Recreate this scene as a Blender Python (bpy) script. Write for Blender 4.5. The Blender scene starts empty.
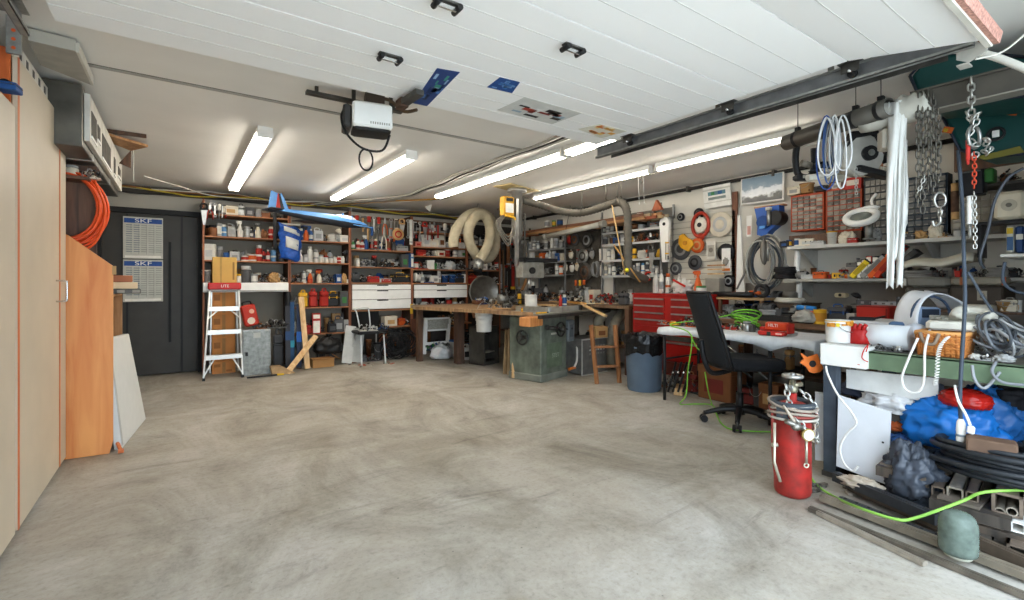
import bpy, math, random
from mathutils import Vector, Matrix, noise, Euler
random.seed(7)
PI = math.pi
SC = bpy.context.scene
COL = SC.collection
# ---------------------------------------------------------------- survey: camera calibrated from the photograph
F, HOR, CH = 478.0, 283.0, 1.2
YAW = math.atan(332/478.0)
SY, CY = math.sin(YAW), math.cos(YAW)
def ray(px, py):
    t = (px-512)/F
    return SY+t*CY, CY-t*SY, (HOR-py)/F
def at(px, py, X=None, Y=None, Z=None):
    """world point on a real plane of the room that is seen along this direction"""
    dx, dy, dz = ray(px, py)
    k = X/dx if X is not None else Y/dy if Y is not None else (Z-CH)/dz
    return Vector((dx*k, dy*k, CH+dz*k))
def dep(p):
    return p[0]*SY+p[1]*CY
# ---------------------------------------------------------------- materials
def hexc(c):
    if isinstance(c, str):
        c = c.lstrip('#')
        if len(c) == 3: c = ''.join(a+a for a in c)
        c = tuple(int(c[i:i+2], 16)/255 for i in (0, 2, 4))
    return tuple((v/12.92 if v <= .04045 else ((v+.055)/1.055)**2.4) for v in c[:3])
MATS = {}
def mat(c, rough=.6, metal=0, var=.12, scale=14, bump=.0, emit=0, alpha=1, trans=0, dirt=None):
    key = (c, rough, metal, var, scale, bump, emit, alpha, trans, dirt)
    if key in MATS: return MATS[key]
    m = bpy.data.materials.new('finish_'+str(c).strip('#')); m.use_nodes = True
    nt = m.node_tree; N = nt.nodes; L = nt.links
    b = N['Principled BSDF']; base = hexc(c)
    b.inputs['Roughness'].default_value = rough; b.inputs['Metallic'].default_value = metal; b.inputs['Specular IOR Level'].default_value = .3
    if trans: b.inputs['Transmission Weight'].default_value = trans; b.inputs['IOR'].default_value = 1.3
    if alpha < 1: b.inputs['Alpha'].default_value = alpha
    if emit:
        b.inputs['Base Color'].default_value = (*base, 1)
        b.inputs['Emission Color'].default_value = (*base, 1); b.inputs['Emission Strength'].default_value = emit
    else:
        tc = N.new('ShaderNodeTexCoord'); nz = N.new('ShaderNodeTexNoise'); nz.inputs['Scale'].default_value = scale
        nz.inputs['Detail'].default_value = 5
        L.new(tc.outputs['Object'], nz.inputs['Vector'])
        r = N.new('ShaderNodeValToRGB'); cr = r.color_ramp
        cr.elements[0].position = .3; cr.elements[1].position = .7
        d = hexc(dirt) if dirt else tuple(v*(1-var) for v in base)
        cr.elements[0].color = (*d, 1); cr.elements[1].color = (*[min(1, v*(1+var*.5)) for v in base], 1)
        L.new(nz.outputs['Fac'], r.inputs['Fac']); L.new(r.outputs['Color'], b.inputs['Base Color'])
        if bump:
            bp = N.new('ShaderNodeBump'); bp.inputs['Strength'].default_value = bump; bp.inputs['Distance'].default_value = .02
            L.new(nz.outputs['Fac'], bp.inputs['Height']); L.new(bp.outputs['Normal'], b.inputs['Normal'])
    MATS[key] = m
    return m
def M(c):
    return c if not isinstance(c, (str, tuple)) else mat(c)
def wood(c, c2, scale=6, rough=.6, axis='Z', knots=False):
    key = ('wood', c, c2, scale, axis, knots)
    if key in MATS: return MATS[key]
    m = bpy.data.materials.new('wood_grain'); m.use_nodes = True
    nt = m.node_tree; N = nt.nodes; L = nt.links; b = N['Principled BSDF']; b.inputs['Roughness'].default_value = rough
    tc = N.new('ShaderNodeTexCoord'); mp = N.new('ShaderNodeMapping')
    s = {'X': (.12, 1, 1), 'Y': (1, .12, 1), 'Z': (1, 1, .12)}[axis]
    mp.inputs['Scale'].default_value = [v*scale*4 for v in s]
    nz = N.new('ShaderNodeTexNoise'); nz.inputs['Scale'].default_value = 1.2; nz.inputs['Detail'].default_value = 6; nz.inputs['Distortion'].default_value = .8
    r = N.new('ShaderNodeValToRGB'); r.color_ramp.elements[0].position = .32; r.color_ramp.elements[1].position = .68
    r.color_ramp.elements[0].color = (*hexc(c2), 1); r.color_ramp.elements[1].color = (*hexc(c), 1)
    L.new(tc.outputs['Object'], mp.inputs['Vector']); L.new(mp.outputs['Vector'], nz.inputs['Vector'])
    L.new(nz.outputs['Fac'], r.inputs['Fac'])
    out = r.outputs['Color']
    if knots:
        v = N.new('ShaderNodeTexVoronoi'); v.inputs['Scale'].default_value = 5
        L.new(tc.outputs['Object'], v.inputs['Vector'])
        r2 = N.new('ShaderNodeValToRGB'); r2.color_ramp.elements[0].position = .05; r2.color_ramp.elements[1].position = .1
        r2.color_ramp.elements[0].color = (*hexc('#7a3a14'), 1); r2.color_ramp.elements[1].color = (1, 1, 1, 1)
        mx = N.new('ShaderNodeMix'); mx.data_type = 'RGBA'; mx.blend_type = 'MULTIPLY'; mx.inputs['Factor'].default_value = .8
        L.new(v.outputs['Distance'], r2.inputs['Fac']); L.new(out, mx.inputs['A']); L.new(r2.outputs['Color'], mx.inputs['B'])
        out = mx.outputs['Result']
    L.new(out, b.inputs['Base Color'])
    bp = N.new('ShaderNodeBump'); bp.inputs['Strength'].default_value = .15; bp.inputs['Distance'].default_value = .01
    L.new(nz.outputs['Fac'], bp.inputs['Height']); L.new(bp.outputs['Normal'], b.inputs['Normal'])
    MATS[key] = m
    return m
STEEL = mat('#a9a9a6', .35, .85, .2)
DSTEEL = mat('#55534f', .5, .7, .35)
CHROME = mat('#d0d0ce', .2, .95, .08)
GALV = mat('#9b9c98', .45, .7, .28, 30)
RUST = mat('#5b4436', .8, .3, .5, 25, .3)
BLACK = mat('#1c1c1d', .5, 0, .3)
RUBBER = mat('#242322', .8, 0, .3, 20)
WHITE = mat('#e8e7e2', .5, 0, .05)
DWHITE = mat('#cfccc2', .6, 0, .16, 9)
PINE = wood('#d9b98a', '#b88f5c', 5)
PLY = wood('#b98a5c', '#8d6236', 4)
DWOOD = wood('#6b4a33', '#3f2a1d', 5)
SHELFW = wood('#b07048', '#8a4a2a', 5, axis='X')
CARD = mat('#b98a55', .85, 0, .12, 5)
# ---------------------------------------------------------------- mesh builder
def rot(rx=0, ry=0, rz=0):
    return Euler((rx, ry, rz), 'XYZ').to_matrix()
class MB:
    def __init__(s):
        s.v = []; s.f = []; s.mi = []; s.sm = []; s.ms = []
    def _m(s, m):
        m = M(m)
        if m not in s.ms: s.ms.append(m)
        return s.ms.index(m)
    def add(s, vs, fs, m, smooth=False):
        o = len(s.v); s.v += [Vector(v) for v in vs]; i = s._m(m)
        for f in fs: s.f.append([k+o for k in f]); s.mi.append(i); s.sm.append(smooth)
        return s
    def box(s, c, d, m, r=None, taper=1.0, ch=0):
        c = Vector(c); hx, hy, hz = d[0]/2, d[1]/2, d[2]/2
        if ch:
            ch = min(ch, hx*.45, hy*.45)
            cz = min(ch, hz*.45)
            rings = []
            for z, k, ins in ((-hz, 1, cz), (-hz+cz, 1, 0), (hz-cz, taper, 0), (hz, taper, cz)):
                X, Y = hx*k-ins, hy*k-ins
                rings.append([(-X+ch, -Y, z), (X-ch, -Y, z), (X, -Y+ch, z), (X, Y-ch, z), (X-ch, Y, z), (-X+ch, Y, z), (-X, Y-ch, z), (-X, -Y+ch, z)])
            vs = [p for rg in rings for p in rg]; fs = [tuple(range(7, -1, -1)), tuple(range(24, 32))]
            for k in range(3):
                for i in range(8):
                    j = (i+1) % 8; fs.append((k*8+i, k*8+j, k*8+8+j, k*8+8+i))
        else:
            t = taper
            vs = [(-hx, -hy, -hz), (hx, -hy, -hz), (hx, hy, -hz), (-hx, hy, -hz), (-hx*t, -hy*t, hz), (hx*t, -hy*t, hz), (hx*t, hy*t, hz), (-hx*t, hy*t, hz)]
            fs = [(3, 2, 1, 0), (4, 5, 6, 7), (0, 1, 5, 4), (1, 2, 6, 5), (2, 3, 7, 6), (3, 0, 4, 7)]
        vs = [Vector(p) for p in vs]
        if r is not None: vs = [r @ p for p in vs]
        return s.add([p+c for p in vs], fs, m)
    def bx(s, x0, x1, y0, y1, z0, z1, m, ch=0):
        return s.box(((x0+x1)/2, (y0+y1)/2, (z0+z1)/2), (abs(x1-x0), abs(y1-y0), abs(z1-z0)), m, ch=ch)
    def lathe(s, c, prof, m, n=16, r=None, cap=True, sx=1, sy=1):
        """prof: [(radius, z)...] revolved about local z"""
        c = Vector(c); vs = []
        for rr, z in prof:
            for i in range(n):
                a = 2*PI*i/n; p = Vector((rr*math.cos(a)*sx, rr*math.sin(a)*sy, z))
                vs.append((r @ p if r is not None else p)+c)
        fs = []
        for k in range(len(prof)-1):
            for i in range(n):
                j = (i+1) % n; fs.append((k*n+i, k*n+j, k*n+n+j, k*n+n+i))
        s.add(vs, fs, m, True)
        if cap:
            o = len(s.v)-len(vs)
            for base, rev in ((0, True), ((len(prof)-1)*n, False)):
                f = [o+base+i for i in range(n)]
                if rev: f.reverse()
                s.f.append(f); s.mi.append(s._m(m)); s.sm.append(False)
        return s
    def cyl(s, a, b, rad, m, n=12, r2=None, cap=True):
        a = Vector(a); b = Vector(b); d = b-a; q = d.to_track_quat('Z', 'Y').to_matrix()
        return s.lathe(a, [(rad, 0), (rad if r2 is None else r2, d.length)], m, n, q, cap)
    def tube(s, pts, rad, m, n=8, closed=False, rib=0):
        pts = [Vector(p) for p in pts]; P = len(pts); vs = []; up = None
        for i, p in enumerate(pts):
            t = (pts[(i+1) % P]-pts[i-1]) if closed else (pts[min(i+1, P-1)]-pts[max(i-1, 0)])
            if t.length < 1e-9: t = Vector((0, 0, 1))
            t.normalize()
            if up is None: up = Vector((0, 0, 1)) if abs(t.z) < .9 else Vector((1, 0, 0))
            x = up.cross(t)
            if x.length < 1e-6: x = Vector((1, 0, 0)).cross(t)
            x.normalize(); y = t.cross(x); up = y
            rr = rad(i/(P-1)) if callable(rad) else rad
            if rib and i % 2: rr *= rib
            for k in range(n):
                a = 2*PI*k/n; vs.append(p+x*rr*math.cos(a)+y*rr*math.sin(a))
        fs = []
        for i in range(P if closed else P-1):
            for k in range(n):
                j = (k+1) % n; i2 = (i+1) % P; fs.append((i*n+k, i*n+j, i2*n+j, i2*n+k))
        if not closed: fs += [tuple(range(n-1, -1, -1)), tuple((P-1)*n+k for k in range(n))]
        return s.add(vs, fs, m, True)
    def prism(s, poly, off, m, base=(0, 0, 0), smooth=False):
        """poly: list of 3D points (planar), extruded by vector off"""
        o = Vector(off); b = Vector(base); n = len(poly); vs = [Vector(p)+b for p in poly]; vs += [p+o for p in vs]
        fs = [tuple(range(n-1, -1, -1)), tuple(range(n, 2*n))]+[(i, (i+1) % n, n+(i+1) % n, n+i) for i in range(n)]
        return s.add(vs, fs, m, smooth)
    def blob(s, c, d, m, seed=0, amp=.25, freq=2.2, nu=20, nv=12, flat=True, sharp=False):
        c = Vector(c); vs = []
        if sharp: nu, nv = int(nu*1.7), int(nv*1.7)
        for j in range(nv+1):
            ph = PI*j/nv
            for i in range(nu):
                a = 2*PI*i/nu; p = Vector((math.sin(ph)*math.cos(a), math.sin(ph)*math.sin(a), -math.cos(ph)))
                q = p*freq+Vector((seed*3.1, seed*1.7, seed)); k = noise.noise(q)
                if sharp: k = k*.8+.55*(.35-abs(noise.noise(q*1.6+Vector((5, 1, 2))))*2.2)+.3*(.3-abs(noise.noise(q*3.7))*2)
                p = p*(1+amp*k*2)
                z = p.z*d[2]/2
                if flat and z < -d[2]*.3: z = -d[2]*.3
                vs.append(c+Vector((p.x*d[0]/2, p.y*d[1]/2, z)))
        fs = []
        for j in range(nv):
            for i in range(nu):
                k = (i+1) % nu; fs.append((j*nu+i, j*nu+k, (j+1)*nu+k, (j+1)*nu+i))
        return s.add(vs, fs, m, True)
    def torus(s, c, R, rad, m, n=24, k=8, r=None, a0=0, a1=2*PI, sy=1):
        c = Vector(c); full = abs(a1-a0-2*PI) < 1e-6; pts = []
        for i in range(n if full else n+1):
            a = a0+(a1-a0)*i/n; p = Vector((R*math.cos(a), R*math.sin(a)*sy, 0))
            pts.append((r @ p if r is not None else p)+c)
        return s.tube(pts, rad, m, k, closed=full)
    def sheet(s, grid, m, th=.004, smooth=True):
        """grid[j][i] of points, given thickness downward along z/normal"""
        nj, ni = len(grid), len(grid[0]); vs = [Vector(p) for row in grid for p in row]; n = len(vs); ns = []
        for j in range(nj):
            for i in range(ni):
                a = Vector(grid[j][min(i+1, ni-1)])-Vector(grid[j][max(i-1, 0)]); b = Vector(grid[min(j+1, nj-1)][i])-Vector(grid[max(j-1, 0)][i])
                c = a.cross(b); ns.append(c.normalized() if c.length > 1e-9 else Vector((0, 0, 1)))
        vs += [v-q*th for v, q in zip(vs, ns)]
        fs = []
        for j in range(nj-1):
            for i in range(ni-1):
                a = j*ni+i; fs.append((a, a+1, a+ni+1, a+ni)); fs.append((n+a, n+a+ni, n+a+ni+1, n+a+1))
        edge = [(j*ni, (j+1)*ni) for j in range(nj-1)]+[((j+1)*ni+ni-1, j*ni+ni-1) for j in range(nj-1)]+[(i+1, i) for i in range(ni-1)]+[((nj-1)*ni+i, (nj-1)*ni+i+1) for i in range(ni-1)]
        for a, b in edge: fs.append((a, b, n+b, n+a))
        return s.add(vs, fs, m, smooth)


def curve(pts, n=8):
    P = [Vector(p) for p in pts]; out = []
    for i in range(len(P)-1):
        p0 = P[max(i-1, 0)]; p1 = P[i]; p2 = P[i+1]; p3 = P[min(i+2, len(P)-1)]
        for k in range(n):
            t = k/n; out.append(.5*((2*p1)+(p2-p0)*t+(2*p0-5*p1+4*p2-p3)*t*t+(3*p1-p0-3*p2+p3)*t**3))
    out.append(P[-1]); return out
# ---------------------------------------------------------------- linking
LABELS = {}
def props(o, label, cat, group=None, kind=None):
    if label:
        o['label'] = label
        LABELS.setdefault(label, []).append((o.name, group))
    if cat: o['category'] = cat
    if group: o['group'] = group
    if kind: o['kind'] = kind
    return o
def mk(name, mb, parent=None, loc=None, rz=0, r=None, bevel=0):
    me = bpy.data.meshes.new(name); me.from_pydata([tuple(v) for v in mb.v], [], mb.f)
    for m in mb.ms: me.materials.append(m)
    me.polygons.foreach_set('material_index', mb.mi); me.polygons.foreach_set('use_smooth', mb.sm); me.update()
    o = bpy.data.objects.new(name, me); COL.objects.link(o)
    if parent: o.parent = parent
    if loc is not None: o.location = loc
    if rz: o.rotation_euler = (0, 0, rz)
    if r is not None: o.rotation_euler = r
    if bevel:
        b = o.modifiers.new('edge', 'BEVEL'); b.width = bevel; b.segments = 2; b.limit_method = 'ANGLE'; b.angle_limit = .7
    return o
def thing(name, label, cat, loc=(0, 0, 0), rz=0, group=None, r=None):
    o = bpy.data.objects.new(name, None); o.empty_display_size = .05; COL.objects.link(o); o.location = loc
    o.rotation_euler = r if r is not None else (0, 0, rz)
    return props(o, label, cat, group)
def one(name, label, cat, mb, loc=(0, 0, 0), rz=0, group=None, r=None, kind=None, bevel=0):
    return props(mk(name, mb, None, loc, rz, r, bevel), label, cat, group, kind)
def part(name, mb, parent, label=None, bevel=0, **k):
    o = mk(name, mb, parent, bevel=bevel, **k)
    if label: o['label'] = label
    return o
def struct(name, mb, label=None, bevel=0):
    o = mk(name, mb, bevel=bevel); o['kind'] = 'structure'
    if label: o['label'] = label
    return o
def copytree(o, parent=None):
    c = o.copy(); COL.objects.link(c); c.parent = parent
    for ch in list(o.children): copytree(ch, c)
    return c
def dup(src, label, loc, rz=0, group=None, r=None, scale=None):
    c = copytree(src); c.location = loc; c.rotation_euler = r if r is not None else (0, 0, rz)
    if scale: c.scale = (scale,)*3 if not hasattr(scale, '__len__') else scale
    c['label'] = label; LABELS.setdefault(label, []).append((c.name, group))
    if group: c['group'] = group
    return c
def lettering(txt, size, m, parent, loc, r, name='lettering', ext=.0006, sx=1):
    cu = bpy.data.curves.new(name, 'FONT'); cu.body = txt; cu.size = size; cu.extrude = ext; cu.align_x = 'CENTER'; cu.align_y = 'CENTER'
    cu.materials.append(M(m)); o = bpy.data.objects.new(name, cu); COL.objects.link(o)
    bpy.context.view_layer.update(); me = bpy.data.meshes.new_from_object(o.evaluated_get(bpy.context.evaluated_depsgraph_get())); bpy.data.objects.remove(o)
    o = bpy.data.objects.new(name, me); COL.objects.link(o); o.parent = parent; o.location = loc; o.rotation_euler = r; o.scale = (sx, 1, 1)
    return o
# ================================================================ ROOM (X to the right along the back wall, Y into the garage, camera in the door opening)
XL, XR, YB, ZC = -1.35, 5.5, 7.85, 2.47
def floor_mat():
    m = bpy.data.materials.new('stained_concrete'); m.use_nodes = True; nt = m.node_tree; N = nt.nodes; L = nt.links; b = N['Principled BSDF']
    tc = N.new('ShaderNodeTexCoord')
    def nz(sc, det, dist=0, rough=.6, mscale=None):
        n = N.new('ShaderNodeTexNoise'); n.inputs['Scale'].default_value = sc; n.inputs['Detail'].default_value = det; n.inputs['Distortion'].default_value = dist; n.inputs['Roughness'].default_value = rough
        if mscale:
            mp = N.new('ShaderNodeMapping'); mp.inputs['Scale'].default_value = mscale; mp.inputs['Rotation'].default_value = (0, 0, .5); L.new(tc.outputs['Object'], mp.inputs['Vector']); L.new(mp.outputs['Vector'], n.inputs['Vector'])
        else: L.new(tc.outputs['Object'], n.inputs['Vector'])
        return n
    def ramp(src, *st):
        r = N.new('ShaderNodeValToRGB'); e = r.color_ramp.elements
        while len(e) < len(st): e.new(.5)
        for k, (p, c) in enumerate(st): e[k].position = p; e[k].color = (*hexc(c), 1)
        L.new(src, r.inputs['Fac']); return r.outputs['Color']
    def mix(a, bb, mode='MULTIPLY', f=1.0):
        x = N.new('ShaderNodeMix'); x.data_type = 'RGBA'; x.blend_type = mode; x.inputs['Factor'].default_value = f; L.new(a, x.inputs['A']); L.new(bb, x.inputs['B']); return x.outputs['Result']
    base = ramp(nz(.55, 8, .6, .65).outputs['Fac'], (.28, '#9d9484'), (.5, '#b1aca2'), (.7, '#bfbdb8'))
    blot = ramp(nz(1.5, 12, .7, .74, (1, .6, 1)).outputs['Fac'], (.30, '#837c70'), (.44, '#d2cfc8'), (.6, '#ffffff'))
    streak = ramp(nz(2.4, 12, .9, .78, (.45, 1.7, 1)).outputs['Fac'], (.33, '#928d84'), (.42, '#e6e4e0'), (.6, '#ffffff'))
    fine = ramp(nz(38, 6, 0, .7).outputs['Fac'], (.25, '#c9c6c0'), (.5, '#ffffff'))
    v = N.new('ShaderNodeTexVoronoi'); v.inputs['Scale'].default_value = 9; L.new(tc.outputs['Object'], v.inputs['Vector'])
    spots = ramp(v.outputs['Distance'], (.03, '#6a645c'), (.045, '#ffffff'))
    c = mix(mix(mix(base, blot, f=.75), streak, f=.55), fine, f=.7)
    c = mix(c, spots, f=.6)
    L.new(c, b.inputs['Base Color']); b.inputs['Roughness'].default_value = .62
    bp = N.new('ShaderNodeBump'); bp.inputs['Strength'].default_value = .25; bp.inputs['Distance'].default_value = .01
    L.new(nz(20, 8).outputs['Fac'], bp.inputs['Height']); L.new(bp.outputs['Normal'], b.inputs['Normal'])
    return m
WALLM = mat('#b3ada0', .8, 0, .08, 3)
CEILM = mat('#eae8e3', .75, 0, .05, 2)
def door_mat():
    m = bpy.data.materials.new('white_ribbed_panel'); m.use_nodes = True; nt = m.node_tree; N = nt.nodes; L = nt.links; b = N['Principled BSDF']
    b.inputs['Roughness'].default_value = .45; b.inputs['Base Color'].default_value = (*hexc('#f3f3f2'), 1)
    return m
DOORM = door_mat()
m_ = MB(); m_.bx(XL, XR, -.1, YB, -.1, 0, floor_mat()); struct('floor', m_)
m_ = MB(); m_.bx(XL-6, XR+6, -9, -.1, -.12, -.02, mat('#dedbd2', .8, 0, .1, 3)); struct('driveway_bounce_ground', m_)  # unseen ground outside, added and kept pale to bounce daylight up onto the door
m_ = MB(); m_.bx(XL-.15, XR+.15, YB, YB+.15, 0, ZC+.15, WALLM); struct('wall_back', m_)
m_ = MB(); m_.bx(XL-.15, XL, -.1, YB, 0, ZC+.15, WALLM); struct('wall_left', m_)
m_ = MB(); m_.bx(XR, XR+.15, -.1, YB, 0, ZC+.15, mat('#d3d0c6', .8, 0, .06, 3)); struct('wall_right', m_)
m_ = MB(); m_.bx(XL, -.75, -.2, -.02, 0, ZC, WALLM); m_.bx(3.1, XR, -.2, -.02, 0, ZC, WALLM); m_.bx(-.75, 3.1, -.2, -.02, 2.3, ZC, WALLM)
struct('wall_front', m_)
m_ = MB(); m_.bx(XL, XR, -.2, YB, ZC, ZC+.15, CEILM)
struct('ceiling', m_)
# ceiling board cover strips and the seams between boards
for k, (a, b) in enumerate((((85, 68), (515, 146)),)):
    p, q = at(*a, Z=ZC), at(*b, Z=ZC)
    m_ = MB(); m_.bx(p.x, q.x+.25, (p.y+q.y)/2-.014, (p.y+q.y)/2+.014, ZC-.006, ZC-.0004, mat('#a8a69e')); m_.bx(p.x, q.x+.25, (p.y+q.y)/2-.03, (p.y+q.y)/2-.02, ZC-.0022, ZC-.0004, mat('#77736a')); struct('trim_1', m_)
# wooden wall plate along top of right wall
m_ = MB(); m_.bx(XL+.01, XR-.06, YB-.03, YB-.001, 2.36, 2.46, mat('#4d4740')); struct('trim_3', m_)
# sectional overhead door, rolled up under the ceiling
def overhead_door():
    x0, x1, z = -.43, 2.72, 2.3
    d = thing('overhead_garage_door', 'white ribbed overhead garage door, open and flat below the ceiling', 'garage door', (0, 0, z))
    rib = .1
    secs = [(2.74, 2.13), (2.12, 1.51), (1.50, 1.0)]
    # last section tips down toward the opening
    groove = mat('#cfcfcc')
    for a, b in secs:
        m = MB(); m.bx(x0, x1, b, a, 0, .04, DOORM)
        n = max(1, round((a-b)/.15))
        for i in range(1, n):
            y = b+(a-b)*i/n; m.bx(x0, x1, y-.002, y+.002, -.0012, .001, groove)
        part('door_section', m, d, bevel=0)
    a, b = .99, .50; dz = -.10; n = 3
    m = MB(); L = math.hypot(a-b, dz); r = rot(math.atan2(-dz, (a-b)))
    m.box((((x0+x1)/2), (a+b)/2, dz/2+.02), (x1-x0, L, .04), DOORM, r)
    for i in range(1, n):
        y = b+(a-b)*i/n; zz = dz*(1-(y-b)/(a-b)); m.box(((x0+x1)/2, y, zz), (x1-x0, .005, .003), groove, r)
    part('door_section', m, d)
    m = MB(); m.box(((x0+x1)/2, b-.012, dz-.005), (x1-x0, .022, .06), DWHITE, r); part('bottom_rail', m, d)
    m = MB(); m.box(((x0+x1)/2, b-.033, dz-.008), (x1-x0, .02, .045), mat('#b98a7c', .9, 0, .5, 90), r); part('weather_seal', m, d)
    for (px, py) in ((390, 55), (573, 46), (447, 1)):
        p = at(px, py, Z=z); h = MB()
        h.bx(-.055, .055, -.016, .016, -.008, 0, DSTEEL); h.cyl((-.045, -.03, -.02), (-.045, .03, -.02), .012, BLACK, 8); h.cyl((.045, -.03, -.02), (.045, .03, -.02), .012, BLACK, 8); h.bx(-.045, .045, -.005, .005, -.03, -.014, CHROME)
        for q in (-.03, 0, .03): h.cyl((q, .011, -.012), (q, .011, -.008), .004, CHROME, 6)
        part('hinge', h, d, loc=(p.x, p.y, -.001))
    # stickers left on the panels
    def sticker(pts, cols, name, lab):
        P = [at(*q, Z=z) for q in pts]; cx = sum(p.x for p in P)/4; cy = sum(p.y for p in P)/4
        m = MB(); m.prism([(p.x, p.y, -.0016) for p in P], (0, 0, .0014), cols[0])
        rnd = random.Random(len(name)+int(cx*100))
        for i in range(14 if len(cols) > 2 else 6):
            u, v = rnd.uniform(.08, .8), rnd.uniform(.08, .8); w, h_ = rnd.uniform(.08, .3), rnd.uniform(.06, .18)
            def bl(u, v): return (P[0]*(1-u)+P[1]*u)*(1-v)+(P[3]*(1-u)+P[2]*u)*v
            qs = [bl(u, v), bl(min(u+w, .95), v), bl(min(u+w, .95), min(v+h_, .95)), bl(u, min(v+h_, .95))]
            m.prism([(q.x, q.y, -.0024) for q in qs], (0, 0, .0009), cols[1+i % (len(cols)-1)])
        part(name, m, d, lab)
    sticker([(413, 103), (427, 106), (460, 72), (437, 68)], ['#243f78', '#16305c', '#3a8f7c', '#8fb0d0', '#1d2c50', '#4d79b8'], 'sticker', 'dark blue patterned sticker, long strip')
    sticker([(487, 87), (512, 93), (520, 82), (500, 77)], ['#1f4a8a', '#3f76b8', '#6f9ad0'], 'sticker', 'small blue sticker')
    sticker([(497, 110), (552, 124), (582, 113), (525, 97)], ['#c9cac6', '#2c2a2a', '#a13a2a', '#39312e', '#8fa3b0', '#d8d8d6', '#7a2a20', '#202022'], 'sticker', 'white sticker printed with black and red blocks')
    sticker([(578, 129), (602, 138), (627, 131), (600, 124)], ['#d9d6c8', '#d8a24a', '#c9752f', '#e6c070'], 'sticker', 'white sticker with an orange print and border')
    return d
overhead_door()
# door tracks
def track(x, side, y0, y1, z, lab):
    t = thing('door_track', lab, 'door track', (x, 0, z))
    m = MB()
    m.bx(-.012*side, .012*side, y0, y1, -.045, -.04, GALV); m.bx(.012*side, .016*side, y0, y1, -.045, .045, mat('#77787a', .4, .6, .25)); m.bx(-.012*side, .016*side, y0, y1, .04, .045, GALV)
    m.bx(-.012*side, -.009*side, y0, y1, -.045, -.028, GALV)
    part('rail', m, t)
    m = MB(); m.bx(.02*side, .07*side, y0+.1, y1-.1, -.004, .003, GALV); m.bx(.066*side, .07*side, y0+.1, y1-.1, -.05, .003, DSTEEL); part('support_angle', m, t)
    for y in (y0+.45, y0+1.1, y1-.35):
        m = MB(); m.bx(-.05*side, .016*side, y-.05, y+.05, .046, .052, DSTEEL); m.bx(-.03*side, -.026*side, y-.04, y+.04, 0, .05, DSTEEL); m.cyl((-.04*side, y, .005), (.012*side, y, .005), .006, CHROME, 8); m.cyl((-.006*side, y, .0), (.01*side, y, .0), .022, BLACK, 12)
        part('roller_bracket', m, t)
        m = MB(); m.bx(.05*side, .054*side, y+.1, y+.13, 0, ZC-z-.001, GALV); part('hanger', m, t)
    return t
track(2.78, 1, .55, 2.80, 2.255, 'galvanised steel door track on the right of the open garage door, bolted below ceiling')
track(-.52, -1, .7, 2.75, 2.26, 'galvanised steel door track on the left of the open garage door, above the cabinets')
# curved end of right track going down to the frame + end bracket
t = thing('door_end_bracket', 'pale steel corner bracket at overhead door edge, beside teal tub', 'bracket', tuple(at(975, 50, X=2.80)))
PB_ = mat('#b0aea6', .5, .3, .15); m = MB(); m.prism([(0, -.06, .05), (0, .06, .035), (0, .06, -.02), (0, .02, -.045), (0, -.035, -.02)], (.006, 0, 0), PB_); m.bx(0, .06, .02, .06, -.05, -.043, PB_); part('plate', m, t)
for yy, zz in ((-.05, .03), (-.02, .035)): part('bolt', MB().cyl((-.02, yy, zz), (.012, yy, zz), .011, mat('#8a5a3a', .4, .6), 8), t)
part('lift_cable', MB().tube(curve([(0, -.0, -.04), (.03, -.08, -.03), (.03, -.16, .03)]), .004, DWHITE, 6), t)
m = MB(); m.tube(curve([at(840, 68, X=2.84), at(890, 58, X=2.86), at(935, 50, X=2.9), at(985, 54, X=2.92), at(1040, 75, X=2.92)], 6), .016, DWHITE, 8)
one('curved_track', 'curved white track tube sweeping down behind the corner bracket', 'door track', m)
m = MB(); p = at(1005, 12, X=2.75)
m.bx(2.75, 2.86, .12, .34, 2.30, 2.34, GALV); m.bx(2.75, 2.755, .12, .34, 2.2, 2.34, GALV); m.bx(2.85, 2.855, .12, .34, 2.2, 2.34, STEEL); m.cyl((2.6, .22, 2.25), (3.0, .22, 2.25), .014, STEEL, 10); m.bx(2.78, 2.83, .1, .36, 2.2, 2.22, STEEL)
one('spring_housing', 'galvanised steel spring housing above the opening, past the door end', 'door hardware', m)
# fluorescent fittings
TUBE = mat('#fff7ea', emit=19)
def lamp(x, y0, y1, lab, z=2.40, tubes=2):
    t = thing('fluorescent_lamp', lab, 'ceiling light', (x, (y0+y1)/2, z)); h = (y1-y0)/2; w = .055 if tubes == 2 else .03
    m = MB(); m.bx(-w, w, -h, h, .03, ZC-z-.001, WHITE); m.bx(-w*1.25, w*1.25, -h, h, .02, .024, WHITE); part('housing', m, t)
    for e in (-1, 1): part('lamp_holder', MB().bx(-w*1.05, w*1.05, e*h-.025*(e > 0), e*h+.025*(e < 0), -.016, .03, WHITE), t)
    for s in ((-1, 1) if tubes == 2 else (0,)): part('tube', MB().cyl((s*.03, -h+.026, 0), (s*.03, h-.026, 0), .016, TUBE, 12), t)
    return t
lamp(.57, 4.33, 7.1, 'twin tube ceiling light over the ladder and cardboard boxes')
lamp(1.82, 4.3, 7.1, 'twin tube ceiling light between opener motor and blue model plane nose')
lamp(2.97, 3.4, 6.1, 'long ceiling light whose far end is above the coiled grey hose')
lamp(2.97, 2.75, 3.36, 'short length of ceiling light meeting the garage door edge')
lamp(4.17, 3.38, 5.45, 'single ceiling light running above the sagging black hose', tubes=1)
lamp(4.17, 1.7, 3.3, 'single ceiling light above the grey beam, near the right track', tubes=1)
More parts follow.
